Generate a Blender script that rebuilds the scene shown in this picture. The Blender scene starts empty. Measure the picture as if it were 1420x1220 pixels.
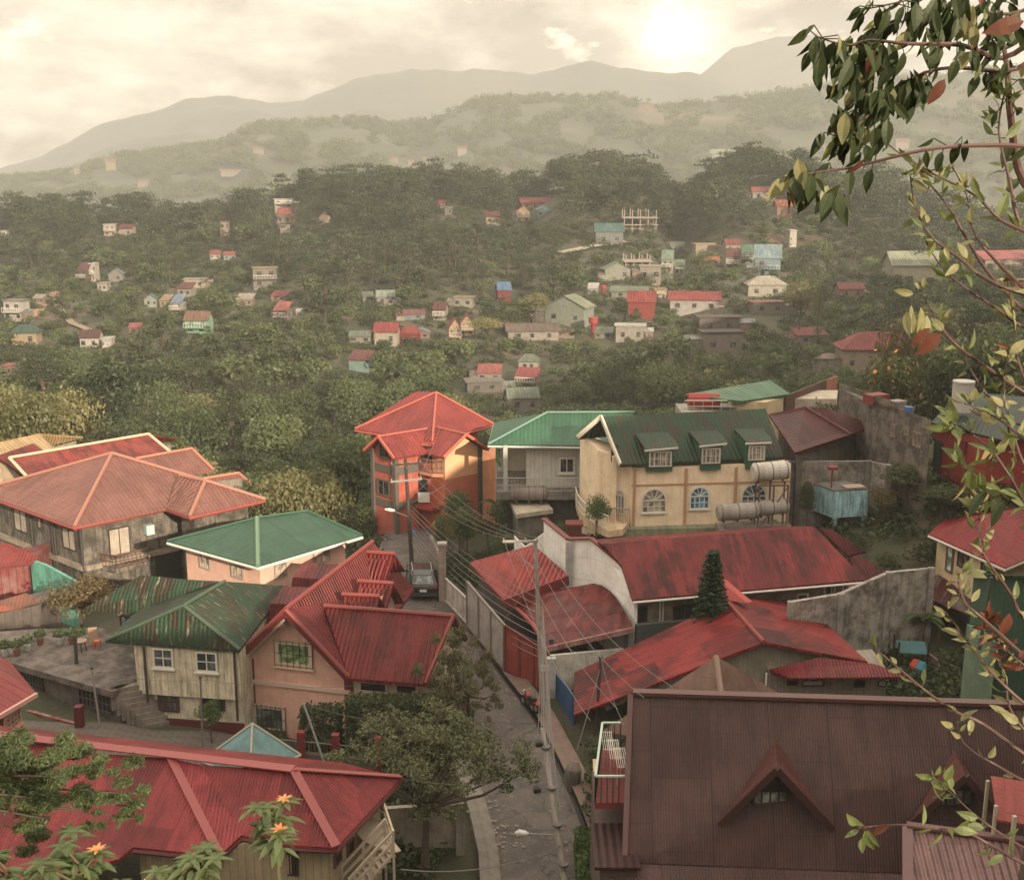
import bpy, bmesh, math, random
import numpy as np
from mathutils import Vector, Matrix
random.seed(7)
R = math.radians
SC = bpy.context.scene
COL = SC.collection
FPX = 1650.0            # focal length in photograph pixels (1420 wide)
PITCH = R(12.8)
cP, sP = math.cos(PITCH), math.sin(PITCH)

# ---------------------------------------------------------------- surveying helpers
def ray(x, y):
    a = (x-710)/FPX; b = (610-y)/FPX
    return Vector((a, cP + b*sP, -sP + b*cP))
def W(x, y, z):                       # point at height z
    d = ray(x, y); return d*(z/d.z)
def WY(x, y, Y):                      # point at distance Y
    d = ray(x, y); return d*(Y/d.y)
def onplane(a, b, c, px, py):          # line of sight meets the plane of three points
    a, b, c = Vector(a), Vector(b), Vector(c); n = (b-a).cross(c-a); d = ray(px, py); return d*(a.dot(n)/d.dot(n))
def proj(p):
    f = p[1]*cP - p[2]*sP; u = p[1]*sP + p[2]*cP
    return (710 + FPX*p[0]/f, 610 - FPX*u/f)

# ---------------------------------------------------------------- object helpers
def tag(o, label=None, cat=None, group=None, kind=None):
    if label: o['label'] = label
    if cat: o['category'] = cat
    if group: o['group'] = group
    if kind: o['kind'] = kind
    return o
def thing(name, loc, label, cat, group=None):
    o = bpy.data.objects.new(name, None); COL.objects.link(o)
    o.location = loc; o.empty_display_size = .3
    return tag(o, label, cat, group)
def base_of(o):
    b = Vector((0, 0, 0))
    while o is not None:
        b += o.location; o = o.parent
    return b

SPLIT = {'porch_post','column','downpipe','post','corner_pilaster','pier','parapet','support','ridge_cap','barge_board','trim_band','hoop','insulator','pole_band','fascia','leg','window_ledge'}
class MB:
    def __init__(s): s.v = []; s.f = []; s.mi = []; s.pc = []
    def poly(s, pts, mi=0):
        i = len(s.v); s.v += [tuple(p) for p in pts]; s.f.append(tuple(range(i, i+len(pts)))); s.mi.append(mi); return s
    def _add(s, vs, fs, mi=0):
        s.pc.append((len(s.v), len(s.f)))
        i = len(s.v); s.v += [tuple(p) for p in vs]
        for f in fs: s.f.append(tuple(i+k for k in f)); s.mi.append(mi)
        return s
    def obox(s, o, ax, ay, az, mi=0):      # corner + three edges
        o, ax, ay, az = map(Vector, (o, ax, ay, az))
        vs = [o, o+ax, o+ax+ay, o+ay, o+az, o+ax+az, o+ax+ay+az, o+ay+az]
        return s._add(vs, [(0,3,2,1),(4,5,6,7),(0,1,5,4),(1,2,6,5),(2,3,7,6),(3,0,4,7)], mi)
    def box(s, c, d, rz=0, mi=0):
        c = Vector(c); m = Matrix.Rotation(rz, 3, 'Z')
        ax, ay, az = m@Vector((d[0],0,0)), m@Vector((0,d[1],0)), Vector((0,0,d[2]))
        return s.obox(c-(ax+ay+az)/2, ax, ay, az, mi)
    def beam(s, p, q, w, h=None, mi=0):
        p, q = Vector(p), Vector(q); h = h or w; d = q-p
        if d.length < 1e-6: return s
        up = Vector((0,0,1)) if abs(d.normalized().z) < .95 else Vector((0,1,0))
        a = d.cross(up).normalized()*w; b = a.cross(d).normalized()*h
        return s.obox(p-a/2-b/2, a, d, b, mi)
    def tube(s, pts, r, n=6, cap=True, mi=0):
        pts = [Vector(p) for p in pts]; k = len(pts)
        rs = r if isinstance(r, (list, tuple)) else [r]*k
        vs = []
        ref = None
        for i, p in enumerate(pts):
            t = (pts[min(i+1,k-1)]-pts[max(i-1,0)])
            if t.length < 1e-9: t = Vector((0,0,1))
            t.normalize()
            if ref is None: ref = Vector((0,0,1)) if abs(t.z) < .9 else Vector((1,0,0))
            a = t.cross(ref)
            if a.length < 1e-4: a = t.cross(Vector((0,1,0)))
            a.normalize(); b = t.cross(a); ref = b.cross(t) if False else ref
            for j in range(n):
                an = 2*math.pi*j/n
                vs.append(p + (a*math.cos(an)+b*math.sin(an))*rs[i])
        fs = []
        for i in range(k-1):
            for j in range(n):
                fs.append((i*n+j, i*n+(j+1)%n, (i+1)*n+(j+1)%n, (i+1)*n+j))
        if cap: fs.append(tuple(range(n-1,-1,-1))); fs.append(tuple((k-1)*n+j for j in range(n)))
        return s._add(vs, fs, mi)
    def prism(s, top, zb, mi=0):           # top: ordered ring of 3D points, straight down to zb
        top = [Vector(p) for p in top]; n = len(top)
        bot = [Vector((p.x, p.y, zb if not callable(zb) else zb(p))) for p in top]
        fs = [tuple(range(n)), tuple(range(2*n-1, n-1, -1))]
        for i in range(n): j = (i+1)%n; fs.append((i, n+i, n+j, j))
        return s._add(top+bot, fs, mi)
    def slab(s, polys, th=.1, mi=0):       # roof faces with thickness
        key = lambda p: (round(p[0],2), round(p[1],2), round(p[2],2))
        idx = {}; vs = []; F = []
        for po in polys:
            f = []
            for p in po:
                k = key(p)
                if k not in idx: idx[k] = len(vs); vs.append(Vector(p))
                if idx[k] not in f: f.append(idx[k])
            n = Vector((0,0,0))
            for i in range(len(f)):
                a, b = vs[f[i]], vs[f[(i+1)%len(f)]]
                n += a.cross(b)
            if n.z < 0: f.reverse()
            F.append(f)
        E = {}
        for f in F:
            for i in range(len(f)): E[(f[i], f[(i+1)%len(f)])] = 1
        n = len(vs); vv = vs + [v-Vector((0,0,th)) for v in vs]
        fs = [tuple(f) for f in F] + [tuple(n+i for i in reversed(f)) for f in F]
        for (a, b) in E:
            if (b, a) not in E: fs.append((b, a, n+a, n+b))
        return s._add(vv, fs, mi)
    def build(s, name, mat, parent=None, smooth=False, recalc=True, label=None):
        if name in SPLIT and parent is not None and len(s.pc) > 1:
            first = None; ends = s.pc[1:]+[(len(s.v), len(s.f))]
            for (v0, f0), (v1, f1) in zip(s.pc, ends):
                m = MB(); m.v = s.v[v0:v1]; m.f = [tuple(i-v0 for i in f) for f in s.f[f0:f1]]; m.mi = s.mi[f0:f1]
                o = m.build(name, mat, parent, smooth, recalc, label); first = first or o
            return first
        me = bpy.data.meshes.new(name)
        b = base_of(parent) if parent is not None else Vector((0,0,0))
        me.from_pydata([(v[0]-b.x, v[1]-b.y, v[2]-b.z) for v in s.v], [], s.f)
        mats = mat if isinstance(mat, (list, tuple)) else [mat]
        for m in mats: me.materials.append(m)
        if len(mats) > 1: me.polygons.foreach_set('material_index', s.mi)
        if recalc:
            bm = bmesh.new(); bm.from_mesh(me); bmesh.ops.recalc_face_normals(bm, faces=bm.faces); bm.to_mesh(me); bm.free()
        uv_slope(me)
        if smooth: me.polygons.foreach_set('use_smooth', [True]*len(me.polygons))
        me.update()
        o = bpy.data.objects.new(name, me); COL.objects.link(o)
        if parent is not None: o.parent = parent
        if label: o['label'] = label
        return o
def uv_slope(me):                          # u runs level along a face, v runs up its slope, in metres
    uv = me.uv_layers.new(name='UVMap').data; vs = me.vertices
    for p in me.polygons:
        n = p.normal
        if abs(n.z) > .999: h = Vector((1,0,0))
        else: h = Vector((-n.y, n.x, 0)).normalized()
        if h.x < 0: h = -h
        sl = n.cross(h)
        if sl.z < 0: sl = -sl
        for li in p.loop_indices:
            co = vs[me.loops[li].vertex_index].co
            uv[li].uv = (co.dot(h), co.dot(sl))

# ---------------------------------------------------------------- materials
def srgb(r, g, b):
    f = lambda c: (c/255/12.92) if c/255 <= .04045 else ((c/255+.055)/1.055)**2.4
    return (f(r), f(g), f(b))
class NT:
    def __init__(s, nt): s.t = nt; s.n = nt.nodes; s.l = nt.links
    def add(s, ty, inp=None, **kw):
        nd = s.n.new(ty)
        for k, v in kw.items(): setattr(nd, k, v)
        for k, v in (inp or {}).items(): s.put(nd.inputs[k], v)
        return nd
    def put(s, sock, v):
        if isinstance(v, bpy.types.NodeSocket): s.l.new(v, sock)
        elif isinstance(v, bpy.types.Node): s.l.new(v.outputs[0], sock)
        elif isinstance(v, (tuple, list)) and len(v) == 3 and sock.type == 'RGBA': sock.default_value = (*v, 1)
        else: sock.default_value = v
    def math(s, op, a, b=0.0, c=None):
        nd = s.add('ShaderNodeMath', operation=op); s.put(nd.inputs[0], a); s.put(nd.inputs[1], b)
        if c is not None: s.put(nd.inputs[2], c)
        return nd.outputs[0]
    def mix(s, f, a, b, mode='MIX'):
        nd = s.add('ShaderNodeMix', data_type='RGBA', blend_type=mode)
        s.put(nd.inputs[0], f); s.put(nd.inputs[6], a); s.put(nd.inputs[7], b); return nd.outputs[2]
    def ramp(s, f, a, b):
        nd = s.add('ShaderNodeMapRange', clamp=True); s.put(nd.inputs[0], f)
        nd.inputs[1].default_value = a; nd.inputs[2].default_value = b; return nd.outputs[0]
    def noise(s, vec, scale, detail=4, rough=.6, sc=None):
        if sc: 
            m = s.add('ShaderNodeMapping'); s.put(m.inputs[0], vec); m.inputs['Scale'].default_value = sc; vec = m.outputs[0]
        nd = s.add('ShaderNodeTexNoise'); s.put(nd.inputs['Vector'], vec)
        nd.inputs['Scale'].default_value = scale; nd.inputs['Detail'].default_value = detail; nd.inputs['Roughness'].default_value = rough
        return nd.outputs[0]
def newmat(name):
    m = bpy.data.materials.new(name); m.use_nodes = True; t = NT(m.node_tree)
    t.n.clear(); out = t.add('ShaderNodeOutputMaterial'); b = t.add('ShaderNodeBsdfPrincipled')
    t.l.new(b.outputs[0], out.inputs[0]); return m, t, b
CACHE = {}
def cached(f):
    def g(*a, **k):
        key = (f.__name__, a, tuple(sorted(k.items())))
        if key not in CACHE: CACHE[key] = f(*a, **k)
        return CACHE[key]
    return g
@cached
def roof_mat(col, stain=(.03,.025,.02), amt=.5, pitch=.15, patch=None, pamt=.0, rough=.55, tile=0., flake=None, depth=.02, sheet=.9):
    m, t, b = newmat('roofing'); col = tuple(x*.70 for x in col); stain = tuple(x*.45 for x in stain); patch = patch and tuple(x*.5 for x in patch)
    uv = t.add('ShaderNodeUVMap').outputs[0]; sx = t.add('ShaderNodeSeparateXYZ', {0: uv})
    u, v = sx.outputs[0], sx.outputs[1]
    gu = t.math('FLOOR', t.math('DIVIDE', u, sheet)); gv = t.math('FLOOR', t.math('ADD', t.math('DIVIDE', v, 2.6), t.math('MULTIPLY', gu, .37)))
    wn = t.add('ShaderNodeTexWhiteNoise', {0: t.add('ShaderNodeCombineXYZ', {0: gu, 1: gv})}, noise_dimensions='2D')
    c = t.mix(t.math('MULTIPLY', wn.outputs[0], .5), col, tuple(x*.55 for x in col))
    if patch: c = t.mix(t.math('MULTIPLY', t.ramp(t.math('ADD', wn.outputs[0], t.math('MULTIPLY', t.noise(uv, .35, 2), 1.6)), 1.30, 1.4), pamt), c, patch)
    big = t.noise(uv, .45, 5, .65); st = t.noise(uv, 1.0, 5, .62, sc=(1.7, .30, 1)); fine = t.noise(uv, 9, 3, .6)
    k = t.ramp(t.math('ADD', t.math('MULTIPLY', st, .65), t.math('MULTIPLY', big, .5)), .55, .62)
    c = t.mix(t.math('MULTIPLY', k, amt), c, stain)
    if flake: c = t.mix(t.math('MULTIPLY', t.ramp(t.noise(uv, 1.7, 9, .8, sc=(2.4, .45, 1)), .56, .63), .7), c, flake)
    c = t.mix(t.math('MULTIPLY', t.ramp(fine, .35, .65), .4), c, tuple(x*.5 for x in col))
    c = t.mix(t.math('MULTIPLY', t.ramp(t.noise(uv, .3, 3), .45, .62), .3), c, tuple(min(1, x*1.45) for x in col))
    seam = t.math('LESS_THAN', t.math('FRACT', t.math('ADD', t.math('DIVIDE', v, 2.6), t.math('MULTIPLY', gu, .37))), .02)
    seam2 = t.math('LESS_THAN', t.math('FRACT', t.math('DIVIDE', u, sheet)), .035)
    c = t.mix(t.math('MULTIPLY', t.math('MAXIMUM', seam, seam2), .45), c, tuple(x*.35 for x in col))
    t.put(b.inputs['Base Color'], c)
    t.put(b.inputs['Roughness'], t.math('ADD', t.math('MULTIPLY', fine, .25), rough-.12))
    b.inputs['Specular IOR Level'].default_value = .22
    nl = t.math('LESS_THAN', t.math('FRACT', t.math('DIVIDE', v, .87)), .05); c2_ = t.math('LESS_THAN', t.math('FRACT', t.math('DIVIDE', u, pitch*2)), .3); t.put(b.inputs['Base Color'], t.mix(t.math('MULTIPLY', t.math('MULTIPLY', nl, c2_), .4), c, stain))
    h = t.math('SINE', t.math('MULTIPLY', u, 2*math.pi/pitch))
    if tile: h = t.math('ADD', h, t.math('MULTIPLY', t.math('FRACT', t.math('DIVIDE', v, tile)), -1.6))
    bp = t.add('ShaderNodeBump', {'Height': h, 'Distance': depth, 'Strength': .9}); t.put(b.inputs['Normal'], bp.outputs[0])
    return m
@cached
def wall_mat(col, dirt=.4, dcol=(.05,.045,.04), board=0., rough=.85, hboard=0., big=.65, streak=.38):
    m, t, b = newmat('wall surface')
    uv = t.add('ShaderNodeUVMap').outputs[0]; sx = t.add('ShaderNodeSeparateXYZ', {0: uv}); u, v = sx.outputs[0], sx.outputs[1]
    n1 = t.noise(uv, .9, 6, .7); n2 = t.noise(uv, 1.2, 6, .7, sc=(3, .3, 1)); n3 = t.noise(uv, 14, 3)
    c = t.mix(t.math('MULTIPLY', t.ramp(n1, .42, .64), dirt*big*1.5), col, dcol)
    c = t.mix(t.math('MULTIPLY', t.ramp(n2, .48, .62), dirt*streak*1.4), c, dcol)
    c = t.mix(t.math('MULTIPLY', n3, .22), c, tuple(x*.5 for x in col))
    h = t.math('MULTIPLY', n3, .2)
    if board:
        g = t.math('LESS_THAN', t.math('FRACT', t.math('DIVIDE', u, board)), .08)
        wn = t.add('ShaderNodeTexWhiteNoise', {'W': t.math('FLOOR', t.math('DIVIDE', u, board))}, noise_dimensions='1D')
        c = t.mix(t.math('MULTIPLY', wn.outputs[0], .3), c, tuple(x*.6 for x in col)); c = t.mix(t.math('MULTIPLY', g, .6), c, tuple(x*.25 for x in col))
        h = t.math('SUBTRACT', h, t.math('MULTIPLY', g, 1.))
    if hboard:
        g = t.math('LESS_THAN', t.math('FRACT', t.math('DIVIDE', v, hboard)), max(.02, min(.25, .02/hboard)))
        c = t.mix(t.math('MULTIPLY', g, .5), c, tuple(x*.3 for x in col)); h = t.math('SUBTRACT', h, g)
    t.put(b.inputs['Base Color'], c); b.inputs['Roughness'].default_value = rough
    bp = t.add('ShaderNodeBump', {'Height': h, 'Distance': .02, 'Strength': .7}); t.put(b.inputs['Normal'], bp.outputs[0])
    return m
@cached
def plain(col, rough=.6, metal=0., var=.25):
    m, t, b = newmat('painted')
    tc = t.add('ShaderNodeTexCoord').outputs['Object']
    c = t.mix(t.math('MULTIPLY', t.noise(tc, 5, 5, .7), var*1.6), col, tuple(x*.45 for x in col))
    t.put(b.inputs['Base Color'], c); b.inputs['Roughness'].default_value = rough; b.inputs['Metallic'].default_value = metal; m['c'] = list(col)
    return m
@cached
def glass_mat(col=(.02,.022,.024), rough=.08):
    m, t, b = newmat('window glass')
    tc = t.add('ShaderNodeTexCoord').outputs['Object']
    c = t.mix(t.ramp(t.noise(tc, 1.6, 3), .45, .7), col, tuple(min(1, x*4+.03) for x in col))
    t.put(b.inputs['Base Color'], c); b.inputs['Roughness'].default_value = rough; b.inputs['Specular IOR Level'].default_value = .6
    return m
@cached
def leaf_mat(c1, c2, c3=None, amt3=.0, trans=.35, nscale=.25):
    m, t, b = newmat('foliage'); t.n.remove(b)
    geo = t.add('ShaderNodeNewGeometry'); rnd = geo.outputs['Random Per Island']
    oi = t.add('ShaderNodeObjectInfo'); at = t.add('ShaderNodeAttribute', attribute_name='tint')
    tint = t.math('FRACT', t.math('ADD', oi.outputs['Random'], at.outputs['Fac']))
    pn = t.noise(geo.outputs['Position'], nscale, 3)
    f = t.math('ADD', t.math('MULTIPLY', tint, .55), t.math('ADD', t.math('MULTIPLY', rnd, .35), t.math('MULTIPLY', t.ramp(pn, .3, .7), .25)))
    c = t.mix(t.ramp(f, .1, 1.0), c1, c2)
    if c3: c = t.mix(t.math('GREATER_THAN', rnd, 1-amt3), c, c3)
    d = t.add('ShaderNodeBsdfDiffuse', {0: c}); tr = t.add('ShaderNodeBsdfTranslucent', {0: t.mix(.5, c, (min(1,c2[0]*1.8), min(1,c2[1]*1.7), c2[2]))})
    gl = t.add('ShaderNodeBsdfGlossy', {0: (.5,.5,.45), 'Roughness': .5})
    mx = t.add('ShaderNodeMixShader', {0: trans, 1: d.outputs[0], 2: tr.outputs[0]}); mx2 = t.add('ShaderNodeMixShader', {0: .04, 1: mx.outputs[0], 2: gl.outputs[0]})
    t.l.new(mx2.outputs[0], [n for n in t.n if n.type == 'OUTPUT_MATERIAL'][0].inputs[0]); return m
@cached
def ground_mat(c1, c2, c3, s=.2, rough=.95):
    m, t, b = newmat('earth and grass')
    p = t.add('ShaderNodeNewGeometry').outputs['Position']
    n1 = t.noise(p, s, 8, .7); n2 = t.noise(p, s*6, 6, .7); n3 = t.noise(p, s*.2, 5, .6)
    c = t.mix(t.ramp(n1, .35, .65), c1, c2); c = t.mix(t.ramp(n3, .56, .68), c, c3); c = t.mix(t.math('MULTIPLY', n2, .5), c, tuple(x*.4 for x in c1))
    t.put(b.inputs['Base Color'], c); b.inputs['Roughness'].default_value = rough
    bp = t.add('ShaderNodeBump', {'Height': n2, 'Distance': .3, 'Strength': .6}); t.put(b.inputs['Normal'], bp.outputs[0]); return m

CREAM = (.52,.38,.22); WHITE = (.62,.58,.5); CONC = (.20,.17,.14); PINK = (.66,.40,.31)
BARK = plain((.09,.065,.045), .95, 0, .5)
MET = plain((.35,.33,.30), .4, .6); DARK = plain((.012,.011,.01), .8)
FR_W = plain((.6,.56,.48), .5); FR_D = plain((.035,.022,.018), .6); CABLE = plain((.16,.145,.13), .6)
SUN_E=5.0; CLOUD_LO=(.12,.106,.085); CLOUD_HI=(.70,.62,.50); CLOUD_S=1.0; ZENITH=-3.0; HAZE=.00025; HAZE_C=(.94,.93,.905,1); HAZE_TOP=385; EXPO=0.60
# ---------------------------------------------------------------- terrain
def lerp(tab, x):
    if x <= tab[0][0]: return tab[0][1]
    for (a, b), (c, d) in zip(tab, tab[1:]):
        if x <= c:
            t = (x-a)/(c-a); return b+(d-b)*t
    return tab[-1][1]
CTRL = [(-40,50,-28),(-20,50,-28.6),(-22,56,-28.2),(-15,56,-28.9),(-17,57.8,-28.7),(-9,56,-30.2),(-11,57.5,-30.0),(-6,55,-30.0),(-30,60,-27.5),(-40,65,-28.5),(-12,64,-29.0),
 (0,46,-30.3),(0,40,-31),(0,30,-32),(-15,38,-30),(-30,38,-29.5),(12,36,-31),(15,44,-30.5),(-2,52,-29.7),(-3,60,-28.8),(-3,66,-28.0),(-5.5,71,-27.1),(-6,78,-26.9),(-6,85,-26.9),
 (4,58,-29),(6,62,-28.6),(12,62,-28.3),(20,62,-28),(28,58,-29),(33,62,-27.6),(20,50,-30),(-17,72,-28.8),(-30,80,-29.5),(-40,85,-30),(-20,90,-32),(-10,92,-29.5),
 (0,74,-26.6),(2,80,-26.0),(8,80,-24),(12,74,-24.5),(18,75,-24),(22,71,-26.0),(26,66,-28.3),(22,64,-28.5),(24,61,-28.8),(24,74,-23.4),(30,76,-21),(34,76,-20.5),(38,78,-19.5),(28,84,-21.5),(22,88,-24),(36,88,-20),(46,80,-14),(52,66,-9),
 (10,95,-30),(0,96,-32),(28,98,-25),(40,98,-22),(-45,100,-36),(-25,105,-38)]
CT = np.array(CTRL, float)
PROF = [(85,-28),(95,-31),(110,-36),(140,-42),(170,-42),(200,-39),(250,-35),(300,-30),(350,-24),(400,-17.5),(430,-14),(470,-17),(560,-42),(700,-26),(850,-62),(1200,-78),(9000,-90)]
CREST = [(-400,-9),(0,-9),(200,-8),(250,-11),(350,-9),(420,-2),(560,2.5),(640,3.5),(700,0),(745,-1),(765,5),(900,5),(937,-8),(975,3),(1030,9),(1100,5),(1150,1),(1220,1),(1290,-10),(1420,-14),(1900,-20)]
from mathutils import noise as MN
ROAD = [(2.1,30,-32.2),(2.0,40,-30.9),(1.5,48,-30.0),(.95,51.3,-29.66),(.2,54.6,-29.3),(-.9,58.8,-28.84),(-2.7,63.1,-28.3),(-5.0,68.9,-27.4),(-6.3,71.5,-27.0),(-7.2,76,-26.8),(-7.5,82,-26.75),(-7.5,90,-27)]
RX = [(b, a) for a, b, c in ROAD]; RZ = [(b, c) for a, b, c in ROAD]
def hn(x, y, s): return MN.noise(Vector((x/s, y/s, 3.3)))
def shade_hill(x, y):                   # unseen hill added right of frame to keep the sun off the foreground
    a = min(1, max(0, (x-max(16, .46*y+3))/15)); a = a*a*(3-2*a)
    b = 1-min(1, max(0, (y-56)/11)); b = b*b*(3-2*b)
    return a*b
def gz(x, y):
    z = gz0(x, y)
    if 28 < y < 92:
        d = abs(x-lerp(RX, y)); zr = lerp(RZ, y)-.28
        if d < 5: k = min(1, max(0, (5-d)/1.8)); z = min(z, z*(1-k)+min(z, zr)*k)
    return z
def gz0(x, y):
    x = float(x); y = float(y)
    d2 = (CT[:,0]-x)**2 + (CT[:,1]-y)**2 + .5
    w = 1/(d2*d2); near = float((w*CT[:,2]).sum()/w.sum())
    r = math.hypot(x, y)
    far = lerp(PROF, y if y > 80 else 80)
    px = 710 + FPX*x/max(y, 30)
    wt = min(1, max(0, (y-240)/170)); far += lerp(CREST, px)*wt
    if y > 95:
        far += (hn(x, y, 60)*4 + hn(x+50, y, 22)*1.5)*min(1, (y-95)/60)*(1 if y < 600 else 2)
        far += max(0, (px-1150)/270)*8*math.exp(-((y-150)/70)**2)          # right flank stays high
        far += max(0, (250-px)/250)*3*math.exp(-((y-130)/40)**2)
    b = min(1, max(0, (y-88)/22)); b = b*b*(3-2*b)
    z = near*(1-b)+far*b
    if y < 22: z += min(31, (22-y)*.92)         # slope up to the viewpoint, raised behind it to shade the left houses
    hr_ = shade_hill(x, y); tg = -0.6; z = z+hr_*(tg-z) if z < tg else z
    if 66 < y < 300:
        a2 = min(1, max(0, (x-.47*y-12)/20)); b2 = min(1, (y-66)/14)*min(1, (300-y)/60); z = z+a2*a2*(3-2*a2)*b2*max(0, 5-z)  # second unseen ridge at right, added to shade the valley trees
    return z
def hit(px, py):                        # where a line of sight meets the ground
    d = ray(px, py); t = 40.0
    while t < 1600:
        p = d*t
        if p.z < gz(p.x, p.y): break
        t *= 1.01
    lo, hi = t/1.01, t
    for _ in range(12):
        mid = (lo+hi)/2; p = d*mid
        if p.z < gz(p.x, p.y): hi = mid
        else: lo = mid
    return d*hi
def grid_mesh(name, mat, rows, kind='structure', smooth=True):
    n = len(rows[0]); vs = [p for r in rows for p in r]
    fs = [(i*n+j, i*n+j+1, (i+1)*n+j+1, (i+1)*n+j) for i in range(len(rows)-1) for j in range(n-1)]
    me = bpy.data.meshes.new(name); me.from_pydata(vs, [], fs); me.materials.append(mat)
    if smooth: me.polygons.foreach_set('use_smooth', [True]*len(fs))
    me.uv_layers.new(name='UVMap')
    o = bpy.data.objects.new(name, me); COL.objects.link(o); o['kind'] = kind; return o
GM = ground_mat((.040,.048,.020), (.085,.070,.042), (.15,.085,.058), .35)
ys = [-30,-15,0,8,15]+[20+1.6*i for i in range(62)]+[120*1.022**i for i in range(76)]
ys += [700,760,830,900,1000,1150,1400,2000,3000,5000,7500]
rows = []
for y in ys:
    half = max(75, y*.75); n = 110
    rows.append([(half*(2*j/n-1), y, gz(half*(2*j/n-1), y)) for j in range(n+1)])
grid_mesh('ground', GM, rows)

SKY_B = [(-300,285),(0,245),(50,240),(100,238),(160,215),(213,210),(260,203),(305,198),(345,180),(358,171),(395,171),(456,166),(507,162),(545,169),(590,168),(629,153),(654,138),(700,136),(760,131),(811,133),(847,129),(877,138),(918,144),(960,140),(1004,132),(1060,125),(1131,114),(1180,108),(1260,98),(1330,92),(1420,88),(1700,80)]
SKY_M = [(-300,300),(0,243),(20,238),(86,218),(137,188),(172,168),(218,156),(259,144),(284,135),(325,131),(355,132),(375,136),(400,141),(436,140),(466,127),(507,109),(548,99),(583,91),(608,90),(634,94),(660,92),(700,94),(740,95),(776,85),(800,80),(817,79),(852,89),(900,93),(953,97),(1000,120),(1060,138),(1300,150),(1700,190)]
SKY_P = [(700,190),(860,150),(960,100),(994,63),(1020,55),(1055,46),(1105,47),(1140,58),(1190,82),(1250,105),(1420,130),(1700,160)]
def ang(py): return math.tan(math.atan((py-610)/FPX)+PITCH)
def ridge(name, tab, yb, yc, ye, x0, x1, mat, amp, step=8, gul=1., rowsn=46, zb=-100, power=1.):
    rows = []; n = int((x1-x0)/step)
    crest = [-yc*ang(lerp(tab, x0+step*j)) for j in range(n+1)]
    for i in range(rowsn+1):
        t = i/rowsn; y = yb+(yc-yb)*min(1, t*1.25) if t <= .8 else yc+(ye-yc)*(t-.8)/.2
        k = min(1, t*1.25); prof = k**power
        row = []
        for j in range(n+1):
            px = x0+step*j; x = (px-710)/FPX*y*1.02
            h = zb+(crest[j]-zb)*prof if t <= .8 else crest[j]+(zb-crest[j])*((t-.8)/.2)**.8
            e = math.sin(math.pi*min(1, k*.97)) if t <= .8 else .3
            h += e*(hn(x, y*.6, 210*amp/30)*amp + hn(x+900, y, 75*amp/30)*amp*.6*gul)
            h += hn(x+77, y+31, 16*amp/30)*amp*.07
            row.append((x, y, h))
        rows.append(row)
    return grid_mesh(name, mat, rows)
HM = ground_mat((.035,.045,.024), (.070,.075,.040), (.15,.11,.07), .02)
MM = ground_mat((.022,.030,.022), (.045,.052,.034), (.06,.06,.04), .01)
ridge('hillside', SKY_B, 900, 1500, 2000, -300, 1700, HM, 26, power=.8)
ridge('mountain', SKY_M, 1900, 2600, 3000, -300, 1700, MM, 60, power=.9)
ridge('mountain_peak', SKY_P, 2650, 3100, 3400, 700, 1700, MM, 60, power=.9)

# ---------------------------------------------------------------- lane
def road_strip(offs, dz, name, mat, y0=30, y1=90, th=None, step=1.0):
    rows = []; y = y0
    tx = [(b, a) for a, b, c in ROAD]; tz = [(b, c) for a, b, c in ROAD]
    while y <= y1:
        xc = lerp(tx, y); z = lerp(tz, y)
        tn = (lerp(tx, y+.5)-lerp(tx, y-.5))
        rows.append([(xc+o, y-o*tn*.3, z+d+dz) for o, d in offs]); y += step
    return grid_mesh(name, mat, rows, smooth=False)
def rd_w(y): return 2.3 if y < 66 else 1.8
m, t, b = newmat('concrete road'); p = t.add('ShaderNodeNewGeometry').outputs['Position']
sx = t.add('ShaderNodeSeparateXYZ', {0: p})
c = t.mix(t.ramp(t.noise(p, .7, 8, .75), .35, .7), (.135,.108,.092), (.055,.046,.040)); c = t.mix(t.math('MULTIPLY', t.noise(p, 8, 4), .4), c, (.05,.042,.036))
jt = t.math('LESS_THAN', t.math('FRACT', t.math('DIVIDE', sx.outputs[1], 4.5)), .012); c = t.mix(jt, c, (.03,.025,.022))
vo = t.add('ShaderNodeTexVoronoi', feature='DISTANCE_TO_EDGE'); wv = t.add('ShaderNodeVectorMath', {0: p}, operation='ADD'); wn_ = t.add('ShaderNodeTexNoise'); t.put(wn_.inputs['Vector'], p); wn_.inputs['Scale'].default_value = 1.2; t.l.new(wn_.outputs['Color'], wv.inputs[1]); t.l.new(wv.outputs[0], vo.inputs['Vector']); vo.inputs['Scale'].default_value = .45
c = t.mix(t.math('MULTIPLY', t.math('LESS_THAN', vo.outputs['Distance'], .012), .7), c, (.025,.021,.018)); c = t.mix(t.math('MULTIPLY', t.ramp(t.noise(p, .5, 2), .58, .60), .5), c, (.05,.042,.037)); c = t.mix(t.math('MULTIPLY', t.ramp(t.noise(p, 2.5, 6, .7), .60, .66), .45), c, (.26,.21,.175))
t.put(b.inputs['Base Color'], c); b.inputs['Roughness'].default_value = .85
t.put(b.inputs['Normal'], t.add('ShaderNodeBump', {'Height': t.noise(p, 6, 6), 'Distance': .03, 'Strength': .5}).outputs[0]); ROADM = m
road_strip([(-2.1,0),(0,.03),(2.0,0)], .12, 'road', ROADM, 30, 90)
road_strip([(2.0,0),(2.0,-.3),(2.3,-.3),(2.3,.05)], .12, 'gutter', plain((.06,.05,.043), .9), 30, 72)
road_strip([(2.3,-.3),(2.3,.05),(3.3,.07),(3.3,-.5)], .12, 'pavement', wall_mat((.17,.11,.085), .6), 44, 70)
road_strip([(-3.0,-.3),(-3.0,.1),(-2.1,.1),(-2.1,-.1)], .12, 'kerb', wall_mat((.2,.17,.14), .6), 42, 68)
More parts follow.
